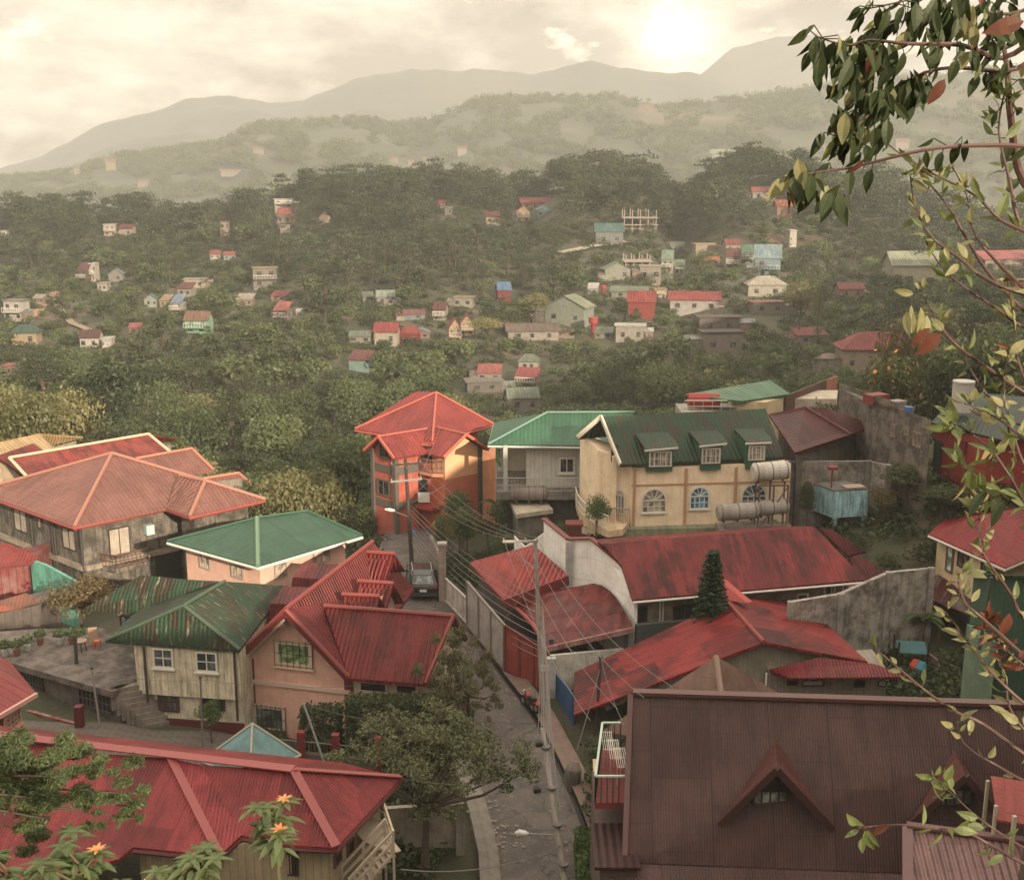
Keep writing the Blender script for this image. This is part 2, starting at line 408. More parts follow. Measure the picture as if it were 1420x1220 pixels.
# ---------------------------------------------------------------- building helpers
class Plane:                              # a vertical wall face through two plan points
    def __init__(s, A, B):
        s.A = Vector((A[0], A[1], 0)); s.B = Vector((B[0], B[1], 0)); s.u = (s.B-s.A).normalized()
        s.n = Vector((s.u.y, -s.u.x, 0))
        if s.n.dot(-s.A) < 0: s.n = -s.n
    def on(s, px, py):
        d = ray(px, py); t = s.A.dot(s.n)/d.dot(s.n); return d*t
def window(parent, pl, rect, mat=FR_W, glass=None, cols=2, rows=1, fw=.09, sill=True, bars=0, arch=False, barmat=None, name='window'):
    x0, y0, x1, y1 = rect
    a = pl.on(x0, (y0+y1)/2); b = pl.on(x1, (y0+y1)/2); cx = (x0+x1)/2
    zt = pl.on(cx, y0).z; zb = pl.on(cx, y1).z
    u = (b-a); u.z = 0; w = u.length; u.normalize(); h = zt-zb
    return window3(parent, Vector((a.x, a.y, zb)), u, pl.n, w, h, mat, glass, cols, rows, fw, sill, bars, arch, barmat, name)
def window3(parent, o, u, n, w, h, mat=FR_W, glass=None, cols=2, rows=1, fw=.09, sill=True, bars=0, arch=False, barmat=None, name='window'):
    glass = glass or glass_mat(); Z = Vector((0,0,1)); f = MB(); g = MB()
    O = o - n*.02
    if arch:
        r = w/2; c = O + u*r + Z*(h-r); pts = [O]+[O+u*w]+[c+u*(r*math.cos(k*math.pi/10))+Z*(r*math.sin(k*math.pi/10)) for k in range(11)]
        g._add([p+n*.06 for p in pts], [tuple(range(len(pts)))])
        ring = [O+n*.07, O+u*w+n*.07]+[p+n*.07 for p in pts[2:]]+[O+n*.07]
        for p, q in zip(ring, ring[1:]): f.beam(p, q, .1, .12)
        for k in range(1, 5): an = k*math.pi/5; f.beam(c+n*.08, c+n*.08+u*(r*math.cos(an))+Z*(r*math.sin(an)), .05, .06)
        f.beam(O+n*.08+Z*(h-r), O+u*w+n*.08+Z*(h-r), .06, .07)
        hh = h-r
    else:
        g.obox(O+n*.04, u*w, n*.03, Z*h); hh = h
        for (p, du, dz) in ((O, w, fw), (O+Z*(h-fw), w, fw)): f.obox(p, u*du, n*.12, Z*dz)
        f.obox(O+Z*fw, u*fw, n*.12, Z*(h-2*fw)); f.obox(O+u*(w-fw)+Z*fw, u*fw, n*.12, Z*(h-2*fw))
    for k in range(1, cols): f.obox(O+u*(w*k/cols-.03)+Z*fw, u*.06, n*.10, Z*(hh-2*fw))
    for k in range(1, rows): f.obox(O+Z*(hh*k/rows-.02)+u*fw, u*(w-2*fw), n*.09, Z*.05)
    if sill: f.obox(O-u*.08-Z*.09, u*(w+.16), n*.2, Z*.09)
    wo = f.build(name, mat, parent)
    g.build('pane', glass, wo)
    if bars:
        q = MB()
        for k in range(bars+1): q.obox(O+u*(w*k/bars-.012)+n*.13, u*.025, n*.025, Z*hh)
        for k in range(3): q.obox(O+Z*(hh*(.05+.45*k))+n*.15, u*w, n*.02, Z*.025)
        q.build('window_grille', barmat or FR_D, wo)
    return wo
def inset(pts, d):
    pts = [Vector((p[0], p[1], 0)) for p in pts]; n = len(pts); c = sum(pts, Vector())/n; out = []
    for i in range(n):
        a, p, b = pts[i-1], pts[i], pts[(i+1)%n]; e1 = (p-a).normalized(); e2 = (b-p).normalized()
        n1 = Vector((-e1.y, e1.x, 0)); n2 = Vector((-e2.y, e2.x, 0))
        if n1.dot(c-p) < 0 and n2.dot(c-p) < 0: n1, n2 = -n1, -n2
        elif n1.dot(c-p) < 0: n1 = -n1
        elif n2.dot(c-p) < 0: n2 = -n2
        m = n1+n2; m /= max(.4, m.dot(n1)); out.append(p+m*d)
    return out
def ridgecaps(parent, segs, mat, r=.11, name='ridge_cap'):
    if name == 'ridge_cap' and 'c' in mat: mat = plain(tuple(x*.62 for x in mat['c']), .6)
    b = MB()
    for p, q in segs: b.tube([Vector(p)+Vector((0,0,.02)), Vector(q)+Vector((0,0,.02))], r, 6)
    return b.build(name, mat, parent)
def gutter(parent, pts, mat, r=.08):
    b = MB(); b.tube([Vector(p)+Vector((0,0,-.16)) for p in pts], r, 6); return b.build('gutter', mat, parent)
def railing(parent, pts, h, mat, gap=.18, name='railing', r=.022, mid=0):
    b = MB(); Z = Vector((0,0,h)); pts = [Vector(p) for p in pts]
    b.tube([p+Z for p in pts], r*1.8, 5); b.tube([p+Z*.1 for p in pts], r*1.2, 5)
    if mid: b.tube([p+Z*.5 for p in pts], r*1.2, 5)
    for p, q in zip(pts, pts[1:]):
        n = max(1, int((q-p).length/gap))
        for k in range(n+1): c = p+(q-p)*(k/n); b.beam(c, c+Z, r, r)
    return b.build(name, mat, parent)
V = Vector
RED = srgb(150,52,50); DRED = srgb(110,38,36); SALM = srgb(150,103,92); GREEN = srgb(44,82,58); BROWN = srgb(88,52,46)
def body(parent, ring, zb, mat, name='wall'):
    return MB().prism(ring, zb).build(name, mat, parent)

# ---------------------------------------------------------------- grey concrete house, left
T = thing('concrete_house', W(150,760,-27), 'unpainted grey concrete house with a big salmon hip roof and boarded windows', 'house')
ze = -23.5
L, F_, R_ = W(-33,681,ze), W(103,730,ze), W(339,683,ze); B = L+R_-F_
wf, wr = W(263,716,ze), W(367.6,692.4,ze); wv = W(229.6,704,ze); wb = wr+(wv-wf)*2.2
C = (L+R_)/2; ap = WY(155,628.5,C.y+.2)
RM = roof_mat(SALM, srgb(110,60,50), .25, .30, rough=.6, depth=.045, tile=.42)
wa = W(284.5,666.5,ze+1.55); j = W(249,658.6,ze+1.75)
mid = (wf+wr)/2
MB().slab([[L,F_,ap],[F_,R_,ap],[R_,B,ap],[B,L,ap]], .16).slab([[wv,wf,wa,j],[wf,wr,wa],[wr,wb,wa],[wb,j,wa]], .16).build('roof', RM, T)
ridgecaps(T, [(ap,L),(ap,F_),(ap,R_),(wa,wf),(wa,wr),(wa,j)], plain(srgb(190,130,108), .6), .14)
gutter(T, [L,F_,wv,wf,wr], plain(srgb(140,60,52), .5), .12)
gw = wall_mat((.17,.145,.115), .9, (.04,.035,.03), big=.9, streak=.8)
wi = inset([L,F_,R_,B], 1.0)
body(T, [V((p.x,p.y,ze-.1)) for p in wi], -31, gw)
ww = inset([wv,wf,wr,wb], .9); body(T, [V((p.x,p.y,ze-.1)) for p in ww], -31, gw)
pl = Plane(wi[0], wi[1]); pr = Plane(wi[1], wi[2])
ply = wall_mat((.40,.34,.27), .4)
for rc in ((21,706,38,736),(53,718,58.6,732),(88,733,105.6,761)): window(T, pl, rc, FR_D, ply, 2 if rc[2]-rc[0] > 10 else 1, 1, .06, False)
window(T, pr, (150.7,731,180,770), FR_D, ply, 2, 1, .06, False)
led = MB(); cb = wi[1]; za = -26.9
led.beam(V((wi[0].x,wi[0].y,za)), V((cb.x,cb.y,za)), .5, .35); led.beam(V((cb.x,cb.y,za)), V((wi[2].x,wi[2].y,za)), .5, .35)
led.build('ledge', wall_mat((.33,.27,.2), .6), T)
pp = MB()
for px in (47,75,78,114):
    q = pl.on(px, 745); pp.tube([V((q.x,q.y,-29))+pl.n*.12, V((q.x,q.y,ze-.2))+pl.n*.12], .09, 6)
pp.build('downpipe', plain((.04,.035,.03), .6), T)
q = pr.on(199,734); MB().obox(q-V((0,0,.35)), pr.u*.6, pr.n*.5, V((0,0,.7))).build('air_conditioner', plain((.42,.55,.52), .4), T)
a0, a1 = pr.on(139,790), pr.on(206,776)
bal = [V((a0.x,a0.y,-27)), V((a0.x,a0.y,-27))+pr.n*1.3+pr.u*.6, V((a1.x,a1.y,-27))+pr.n*1.3-pr.u*.6, V((a1.x,a1.y,-27))]
MB().prism(bal, -27.3).build('balcony', gw, T); railing(T, bal, .95, plain((.14,.06,.04), .8), .28, mid=1, r=.03)
g0 = pr.on(216,790); MB().obox(V((g0.x,g0.y,-29.5)), pr.u*2.0, pr.n*.06, V((0,0,2.3))).build('garage_opening', DARK, T)  # near-black panel stands in for the shaded garage opening
ex = wall_mat((.22,.19,.15), .8)
# rear wings of that house
T2 = thing('wing_house', W(250,640,-26), 'small house with two low salmon ribbed roofs behind the big grey concrete house', 'house')
def quad(pts, z): return [W(x, y, zz) for (x, y), zz in zip(pts, z)]
z1 = quad([(188.7,636),(266,622),(296,651.5),(250.7,658.6)], [-22.6,-22.6,-23.9,-23.9]); z2 = quad([(281.7,664),(331,656),(346,669),(312.7,675.5)], [-23.6,-23.6,-24.5,-24.5])
MB().slab([z1], .2).slab([z2], .2).build('roof', RM, T2); ridgecaps(T2, [(z1[0],z1[1]),(z1[1],z1[2]),(z2[0],z2[1]),(z2[1],z2[2])], plain(srgb(215,140,112), .6), .12)
for zz in (z1, z2):
    i4 = inset(zz, .6); body(T2, [V((p.x,p.y,zz[k].z-.3)) for k, p in enumerate(i4)], -33, ex)

# ---------------------------------------------------------------- long red roof + tan roof at the far left
T = thing('long_red_house', W(120,640,-27), 'long red corrugated roof house with pale gable edge behind the grey concrete house', 'house')
rq = [W(13,635,-22), W(206,602,-22), W(235,626,-23), W(37,661,-23.0)]
back = [rq[0]+V((1,5,-1.5)), rq[1]+V((1,5,-1.5))]
MB().slab([rq, [rq[0],rq[1],back[1],back[0]]], .15).build('roof', roof_mat(srgb(150,62,55), srgb(90,30,30), .7, .35, rough=.5, depth=.04, patch=srgb(170,90,75), pamt=.5), T)
cream = wall_mat((.42,.33,.22), .6)
e0 = rq[3]+V((.5,.6,-.25)); e1 = rq[2]+V((-.5,.6,-.25)); e2 = back[1]+V((-.5,-.4,-.4)); e3 = back[0]+V((.5,-.4,-.4))
MB().prism([e0,e1,e2,e3], -34).build('wall', cream, T)
ridgecaps(T, [(rq[0],rq[3]),(rq[1],rq[2]),(rq[0],rq[1])], plain((.55,.42,.28), .6), .13, 'barge_board')
T = thing('tan_house', W(20,640,-27), 'house with pale tan corrugated roof cut by the left edge beside the long red roof', 'house')
q = [W(-60,626,-22.6), W(54,601,-22.6), W(75,622,-23.6), W(-60,650,-23.6)]; q2 = [q[0]+V((2,5,-1.4)), q[1]+V((2,5,-1.4))]
MB().slab([q,[q[0],q[1],q2[1],q2[0]]], .15).build('roof', roof_mat(srgb(188,160,118), srgb(130,95,66), .3, .35, rough=.5, depth=.035), T)
MB().prism([q[3]+V((.5,.6,-.25)), q[2]+V((-.5,.6,-.25)), q2[1]+V((-.5,-.4,-.3)), q2[0]+V((.5,-.4,-.3))], -34).build('wall', cream, T)
T = thing('gable_house', W(18,655,-27), 'small cream gabled house at the left edge in front of the tan roof', 'house')
a, b_, c_ = W(-40,655,-23.6), W(-5,632,-22.4), W(36,662,-24.0)
d = V((1.2,4.5,0))
MB().slab([[a,b_,b_+d,a+d],[b_,c_,c_+d,b_+d]], .18).build('roof', roof_mat(srgb(120,48,42), pitch=.3), T)
gq = [a+V((.5,.6,-.2)), b_+V((0,.6,-.3)), c_+V((-.6,.6,-.2))]
MB().prism(gq+[c_+d+V((-.6,-.2,-.2)), a+d+V((.5,-.2,-.2))], -30).build('wall', cream, T)
pw = Plane(gq[0], gq[2]); window(T, pw, (16,669,22,681), FR_D)

# ---------------------------------------------------------------- pale pink house, green hip roof
T = thing('pink_house', W(360,800,-26), 'pale pink house with smooth green hip roof and white gutter', 'house')
ze = -23
L, F_, R_ = W(232,750,ze), W(357.5,785,ze), W(502.5,742,ze); B = L+R_-F_
c = (L+F_+R_+B)/4
a1 = WY(356,718,c.y+.5); a2 = WY(427,719,c.y+2.6); a2.z = a1.z-.15
GR = roof_mat(srgb(58,90,70), srgb(34,66,48), .25, .5, rough=.5, depth=.012, sheet=3.)
MB().slab([[L,F_,a1],[F_,R_,a2,a1],[R_,B,a2],[B,L,a1,a2]], .14).build('roof', GR, T)
ridgecaps(T, [(a1,F_)], plain(srgb(120,150,120), .6), .16); ridgecaps(T, [(a1,L),(a2,R_),(a1,a2)], plain(srgb(60,105,78), .6), .08)
gutter(T, [L,F_,R_], plain((.62,.6,.54), .4), .10)
pk = wall_mat(PINK, .25, (.22,.12,.09)); wi = inset([L,F_,R_,B], .75)
body(T, [V((p.x,p.y,ze-.1)) for p in wi], -30, pk)
pl = Plane(wi[0], wi[1]); pr = Plane(wi[1], wi[2]); cur = glass_mat((.16,.13,.10), .3)
for rc in ((278,767,292,788),(322,779,338,801)): window(T, pl, rc, plain((.34,.29,.24),.5), cur, 2, 1, .07, False)
for rc in ((380,778,397,801),(433.5,761,457,780)): window(T, pr, rc, plain((.34,.29,.24),.5), cur, 2, 1, .07, False)

# ---------------------------------------------------------------- cream house with rusty green roof
T = thing('cream_house', W(260,960,-28.5), 'weathered cream boarded house under a rusty mottled green roof above stone steps', 'house')
ze = -24.0
L, F_ = W(146.5,888,ze), W(332,901,ze); Rb = W(399,812,ze)
RG = roof_mat(srgb(48,74,54), srgb(84,46,34), .75, .24, rough=.6, flake=(.40,.32,.21), depth=.02, sheet=.9)
ap = W(255,840,-22.0); rb = W(312,806,-22.0)
lb = L+(Rb-F_)
l1, l2, lt = W(117,843,ze-.2), W(197,851,ze-.2), W(196,797,-22.3)
MB().slab([[L,F_,ap],[F_,Rb,rb,ap],[L,ap,rb,lb]], .14).slab([[l1,l2,rb+V((0,0,-.1)),lt]], .14).build('roof', RG, T)
ridgecaps(T, [(ap,F_),(ap,rb),(ap,L)], plain(srgb(78,98,74), .7), .10)
cw = wall_mat((.68,.60,.43), .6, (.10,.075,.05), board=.35, big=.5, streak=.9)
wl, wr_ = W(186,896,-24.25), W(331,905,-24.25); wl.y += 0; dv = (Rb-F_).normalized()*7.5
ring = [wl, wr_, wr_+dv, wl+dv]; body(T, [V((p.x,p.y,ze-.1)) for p in ring], -26.9, cw)
n_ = Plane(wl, wr_).n
low = [V((p.x,p.y,-26.9)) for p in (wl+(wr_-wl)*.12-n_*.25, wr_-n_*.25, wr_+dv, wl+dv)]
body(T, low, -30, wall_mat((.60,.53,.40), .6, (.10,.08,.06)), 'lower_wall')
bw = [V((p.x,p.y,-28.3)) for p in (low[0]+n_*.05, low[1]+n_*.05, low[1], low[0])]; body(T, bw, -30, plain(srgb(88,36,32), .8), 'plinth')
pl = Plane(wl, wr_); gl2 = glass_mat((.03,.035,.035), .1)
window(T, pl, (212.7,898,241,925.5), FR_W, gl2, 2, 2, .1); window(T, pl, (272,903,302,931), FR_W, gl2, 2, 2, .1)
p2 = Plane(low[0], low[1]); window(T, p2, (220.5,957,248.5,985.5), plain((.12,.05,.04),.7), glass_mat((.07,.065,.06),.3), 3, 2, .1, False, bars=8)
window(T, p2, (280,962,312,984), FR_D, DARK, 2, 1, .06, False)
q = pl.on(203,930); MB().tube([V((q.x,q.y,-27.3))+pl.n*.1, V((q.x,q.y,-24.2))+pl.n*.1], .07).build('downpipe', plain((.05,.035,.03)), T)
q = pl.on(327,930); MB().tube([V((q.x,q.y,-28))+pl.n*.1, V((q.x,q.y,-24.2))+pl.n*.1], .07).build('downpipe', plain((.05,.035,.03)), T)
# rear porch of the left lobe
pv = [l1+V((1.6,.8,-.2)), l2+V((0,.8,-.2)), l2+V((0,5,-.2)), l1+V((1.6,5,-.2))]
body(T, [V((p.x,p.y,ze-.35)) for p in pv], -28.2, wall_mat((.36,.20,.15), .5), 'rear_wall')
pp = Plane(pv[0], pv[1]); window(T, pp, (168,854,184,868), FR_D, glass_mat((.10,.16,.18),.3), 2, 1, .06, False)

# ---------------------------------------------------------------- salmon gabled house with tiled red roof and dormers
T = thing('salmon_house', W(400,1000,-28.6), 'salmon house with steep dark red tiled roof, front gable and side dormers', 'house')
TR = roof_mat(srgb(124,42,42), srgb(70,24,24), .55, .25, rough=.42, tile=.36, depth=.05, patch=srgb(165,80,72), pamt=.25)
zl, zr, zp = -26.2, -25.5, -21.9
fl, fp, fr = W(304,935,zl), WY(395.5,845,58.0), W(483,938,zr)
bp_ = W(516.6,750.7,zp); br = W(575,816,zr); bl = fl+(bp_-fp)
FB = bp_-fp
K = [[fl,fp,bp_],[fl,bp_,bl],[fp,fr,br],[fp,br,bp_]]
rf = MB().slab(K, .18)
# right wing (cross gable)
w0, w1 = W(449,840,-22.9), W(629,854,-22.9); we0, we1 = W(484,940,zr-.05), W(590,948,zr-.05)
wb0 = w0+V((1.2,3,-2.4)); wb1 = w1+V((.5,3.2,-2.6))
rf.slab([[w0,w1,we1,we0],[w0,w1,wb1,wb0]], .16)
# dormers, right slope : (ridge left px, ridge right px, z, front eave drop, halfwidth)
def slope_z(P):                         # height of the right slope above plan point
    n = (fr-fp).cross(bp_-fp); return fp.z-(n.x*(P.x-fp.x)+n.y*(P.y-fp.y))/n.z
us = (fr-fp); us.z = 0; us.normalize(); vs_ = V((FB.x,FB.y,0)).normalized()
dorm = []
for (lx,ly,rx,ry,z,hw,dr) in ((498,765,547.6,768,-22.2,1.5,1.5),(495.5,805.6,546,809,-22.7,1.45,1.6),(474,824,526.5,826.8,-22.75,1.0,1.2)):
    r0, r1 = W(lx,ly,z), W(rx,ry,z); dn = V((0,0,-dr))
    rf.slab([[r0,r1,r1-vs_*hw+dn+us*.0,r0-vs_*hw*.6+dn+us*.5],[r0,r1,r1+vs_*hw+dn,r0+vs_*hw*.6+dn+us*.5]], .12); dorm.append((r0,r1,hw,dr))
# low eave skirt right
sk0, sk1 = W(545,792,-24.3), W(575,816,-25.6); dirb = (fr-br)*.35
rf.slab([[W(541,800,-24.2), sk1, sk1+dirb, W(541,800,-24.2)+dirb]], .12)
# dormers, left slope
for (x0,y0,x1,y1,z,hw,dr) in ((470,782,428,780,-23.0,1.5,1.3),(433,814,399.7,813.5,-23.0,1.6,1.4)):
    r0, r1 = W(x0,y0,z), W(x1,y1,z); r1 = r1-us*.3
    rf.slab([[r0,r1,r1-vs_*hw+V((0,0,-.45)),r0-vs_*hw+V((0,0,-.45))],[r1,r1-vs_*hw+V((0,0,-.45)),r1-vs_*hw-us*.25+V((0,0,-1.7)),r1-us*.25+V((0,0,-1.7))],
             [r0-vs_*hw+V((0,0,-.45)),r1-vs_*hw+V((0,0,-.45)),r1-vs_*(hw+.3)+V((0,0,-1.6)),r0-vs_*(hw+.3)+V((0,0,-1.6))]], .1)
rf.build('roof', TR, T)
ridgecaps(T, [(fp,bp_),(w0,w1),(fp,fl),(fp,fr),(w1,we1),(w1,wb1)]+[(a,b) for a,b,c,d in dorm], plain(srgb(150,62,56), .5), .12)
sw = wall_mat((.66,.38,.29), .35, (.30,.19,.14)); ns = -vs_
off = vs_*.9
A0 = fl+us*1.35+off; A1 = fp+off; A2 = fr-us*.35+off
ring = [V((A0.x,A0.y,zl+1.0)), V((A1.x,A1.y,zp-.35)), V((A2.x,A2.y,zr+.0)), A2+(br-fr)*.85-us*.4, A1+(bp_-fp)*.9, A0+vs_*11]
ring[3].z = zr-.4; ring[4].z = zp-1.3; ring[5].z = zl+.6
MB().prism(ring, -30.5).build('wall', sw, T)
soff = MB(); soff.beam(fl+V((0,0,-.2)), fp+V((0,0,-.2)), .12, .28); soff.beam(fp+V((0,0,-.2)), fr+V((0,0,-.2)), .12, .28); soff.build('barge_board', plain(srgb(92,34,32), .5), T)
s2 = MB(); s2.beam(fl+off*.35+us*.5+V((0,0,.1)), fp+off*.35+V((0,0,-.45)), .1, .14); s2.build('soffit_trim', plain((.62,.46,.36), .6), T)
pl = Plane(A0, A2); band = MB(); z_ = pl.on(410,953).z; band.obox(V((A0.x,A0.y,z_)), us*(A2-A0).length*1.0, pl.n*.14, V((0,0,.22))); band.build('band_course', plain((.58,.42,.33), .7), T)
cm = MB(); cm.obox(V((A0.x,A0.y,-30.5))-us*.25+pl.n*.05, us*.45, vs_*.5, V((0,0,5.0))); cm.obox(V((A2.x,A2.y,-30.5))-us*.3+pl.n*.05, us*.5, vs_*.5, V((0,0,4.9))); cm.build('corner_pilaster', plain(srgb(98,32,32), .6), T)
gt = glass_mat((.10,.14,.06), .15)
window(T, pl, (382,888,434,924.5), plain((.60,.44,.34),.6), gt, 1, 1, .22, True, bars=6); window(T, pl, (352,977,397,1013), plain((.60,.44,.34),.6), glass_mat((.05,.06,.055),.2), 1, 1, .2, True, bars=7)
# wing walls
B0, B1 = A2+V((0,0,0)), we1+V((-.4,.9,0))
ring = [V((A2.x,A2.y,zr-.1)), V((B1.x,B1.y,zr-.1)), V((w1.x-.5,w1.y,-23.3)), V((wb1.x-.4,wb1.y-.3,-25.4)), V((w0.x+2.2,w1.y+.5,-24.3))]
MB().prism(ring, -30.5).build('wing_wall', wall_mat((.55,.42,.30), .4), T)
pw = Plane(A2, B1)
window(T, pw, (498,944,538,960), plain((.55,.40,.30),.6), DARK, 1, 1, .12, False); window(T, pw, (548,947,580,963), plain((.55,.40,.30),.6), DARK, 1, 1, .12, False)
ledg = MB(); q0, q1 = pw.on(484,963), pw.on(590,968); ledg.obox(V((q0.x,q0.y,q0.z-.15)), pw.u*(q1-q0).length, pw.n*.35, V((0,0,.18))); ledg.build('window_ledge', plain(srgb(150,70,58), .7), T)
dw = MB()
for r0, r1, hw, dr in dorm[1:]:
    e = r1-us*.45
    dw.prism([e-vs_*hw*.75+V((0,0,-dr*.75)), e+V((0,0,-.15)), e+vs_*hw*.75+V((0,0,-dr*.75)), e+vs_*hw*.75-us*.4+V((0,0,-dr*.75)), e-us*.4+V((0,0,-.15)), e-vs_*hw*.75-us*.4+V((0,0,-dr*.75))], lambda p: slope_z(p)-.4)
dw.build('dormer_wall', wall_mat((.40,.27,.20), .3), T)

# ---------------------------------------------------------------- orange three storey house
T = thing('orange_house', W(600,740,-26.9), 'three storey orange house with red ribbed hip roof and yellow sunlit side', 'house')
OR = wall_mat((.40,.098,.066), .35, srgb(110,44,34)); YE = wall_mat((.70,.38,.21), .2, srgb(190,100,60)); OR2 = wall_mat((.52,.15,.09), .2, srgb(150,60,40)); GB = plain((.10,.085,.07), .7)  # yellow tower top over orange puts sunlight and its shadow into the colour
OM = roof_mat(srgb(150,66,62), srgb(96,42,40), .3, .30, rough=.5, depth=.04)
ze = -20.0
L, R_ = W(492,594.6,ze), W(684,587.6,ze); cx = (L+R_)/2; hv = (R_-L)/2; pv = V((-hv.y,hv.x,0))
F_, B = cx-pv, cx+pv; ap = WY(605,544,cx.y); ap2 = ap-hv*.28+pv*.22+V((0,0,-.1))
MB().slab([[L,F_,ap,ap2],[F_,R_,ap],[R_,B,ap2,ap],[B,L,ap2]], .16).build('roof', OM, T)
cap = plain(srgb(205,110,92), .55); ridgecaps(T, [(ap,F_),(ap,R_),(ap,L)], cap, .09)
gutter(T, [L,F_,R_], plain(srgb(170,80,66), .5), .08)
wi = inset([L,F_,R_,B], .9); body(T, [V((p.x,p.y,ze-.1)) for p in wi], -28, OR)
Kc = WY(550.5,742.5,85.8); e1 = V((.78,.62,0)).normalized(); e2 = V((-.70,.72,0)).normalized()
zt = -20.6
def tower(K, wa, wb_, gable, mat, roofm, name, zb=-28, apx=None):
    p0, p1, p2, p3 = K+e2*wb_, K+V((0,0,0)), K+e1*wa, K+e1*wa+e2*wb_
    for q in (p0,p1,p2,p3): q.z = zt
    b = MB()
    if gable == 'A':   # gable over the left face
        m0 = (p0+p1)/2+V((0,0,1.0)); m1 = (p3+p2)/2+V((0,0,1.0)); b.prism([p0,m0,p1,p2,m1,p3], zb)
    else:
        m0 = (p1+p2)/2+V((0,0,1.1)); m1 = (p0+p3)/2+V((0,0,1.1)); b.prism([p1,m0,p2,p3,m1,p0], zb)
    b.build(name, mat, T); return p0,p1,p2,p3,m0,m1
a = tower(Kc, 2.0, 2.65, 'A', OR, OM, 'tower_wall')
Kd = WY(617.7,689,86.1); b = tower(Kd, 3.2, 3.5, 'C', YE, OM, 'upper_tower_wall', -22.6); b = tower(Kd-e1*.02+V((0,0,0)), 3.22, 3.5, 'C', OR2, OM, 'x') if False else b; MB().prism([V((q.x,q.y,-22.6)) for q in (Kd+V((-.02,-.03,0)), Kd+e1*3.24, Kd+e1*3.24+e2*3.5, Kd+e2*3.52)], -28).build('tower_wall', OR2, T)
o_ = .45; up = V((0,0,.22))
def gab(a, ax, side, ext, ov=.5):
    p0,p1,p2,p3,m0,m1 = a
    if ax == 'A': q0, q1, far = p0, p1, e1
    else: q0, q1, far = p1, p2, e2
    s = (q1-q0).normalized(); f = -far*ov; m = m0+up+f; l_ = q0-s*ov+f+up-V((0,0,.35)); r_ = q1+s*ov+f+up-V((0,0,.35)); g = far*(ext+ov)
    return [[l_,m,m+g,l_+g],[m,r_,r_+g,m+g]], (m, m+g), (l_, r_)
s1, c1, lr1 = gab(a, 'A', 0, 4.2); s2, c2, lr2 = gab(b, 'C', 0, 4.5)
mm = MB().slab(s1, .14).slab(s2, .14)
# canopy over the recessed balcony
ca, cb = W(553,612,-20.9), W(617,611,-20.9); mm.slab([[ca,cb,cb+V((0,3,.9)),ca+V((0.6,3,.9))],[ca, W(580,620,-21.2), W(617,613,-21.2), cb]], .12)
mm.build('front_roof', OM, T); ridgecaps(T, [c1,c2], cap, .08)
bg = MB(); bg.beam(lr1[0],c1[0],.1,.2); bg.beam(c1[0],lr1[1],.1,.2); bg.beam(lr2[0],c2[0],.1,.2); bg.beam(c2[0],lr2[1],.1,.2); bg.build('barge_board', plain(srgb(190,100,80), .5), T)
# recessed middle
r0, r1 = a[2]+V((0,0,0)), b[0]+V((0,0,0)); rec = [a[2]+e2*.9, b[1]+e2*1.6+V((0,0,0)), b[1]+e2*3.4, a[2]+e2*4]
for q in rec: q.z = zt+.4
body(T, rec, -28, OR, 'recessed_wall')
pr_ = Plane(a[1], a[2]); pa = Plane(a[0], a[1]); pc = Plane(b[1], b[2])
bd = MB()
for yy in (655, 703):
    for P_, x0, x1 in ((pa, 516, 550), (pr_, 550, 580)):
        z = pa.on(550, yy).z; q0 = P_.on(x0, yy); q1 = P_.on(x1, yy); bd.obox(V((q0.x,q0.y,z-.28))-P_.n*.05, P_.u*((q1-q0).to_2d().length), P_.n*.1, V((0,0,.6)))
for K_ in (a[0], a[1], b[2]): bd.box((K_.x,K_.y,-24.2), (.34,.34,7.4), .75)
bd.build('trim_band', GB, T)
for rc in ((526.5,613,541.5,635),(524.5,665,541,687)): window(T, pa, rc, GB, glass_mat((.015,.014,.014)), 2, 1, .1, False)
pm = Plane(rec[0], rec[1]); window(T, pm, (581,664,593,686), FR_D, DARK, 1, 1, .05, False); window(T, pm, (604,668,612,676), FR_W, DARK, 1, 1, .06, False)
window(T, pm, (584,618,600,640), FR_D, DARK, 2, 1, .05, False)
bz = pm.on(600,652).z
bl4 = [V((q.x,q.y,bz)) for q in (a[2]+e1*.1, W(600,655,bz)+V((0,-.4,0)), b[1]-e1*.1, b[1]+e2*2, a[2]+e2*1.2)]
MB().prism(bl4, bz-.25).build('balcony', plain(srgb(190,130,100), .7), T)
railing(T, bl4[:3], 1.0, plain((.16,.08,.06),.7), .15, mid=1, r=.03)
# lower right wing
q0, q1 = W(662,632,-22.3), W(686.5,632.7,-22.3); q0.y = b[2].y+.5; q1.y = 92
MB().prism([V((q0.x,q0.y,-21.9)), V((q1.x,q1.y,-22.4)), V((q1.x,q1.y+4,-22.4)), V((q0.x,q0.y+4,-21.9))], -28).build('wing_wall', wall_mat(srgb(214,140,96), .3), T)
cl = MB()
for k in range(4): cl.box((W(581+4*k,690,-23.9).x, 86.2, -24.0), (.22,.06,.75))
pc2 = W(596,694,-24.6); cl.build('hung_laundry', plain((.62,.58,.52),.8), T)
bq = [V((W(576,700,-24.8).x,86.6,-24.7)), V((W(600,700,-24.8).x,85.7,-24.7)), V((W(622,700,-24.8).x,86.8,-24.7)), V((W(610,700,-24.8).x,89,-24.7))]
MB().prism(bq, -24.95).build('balcony', plain(srgb(150,60,50), .7), T)

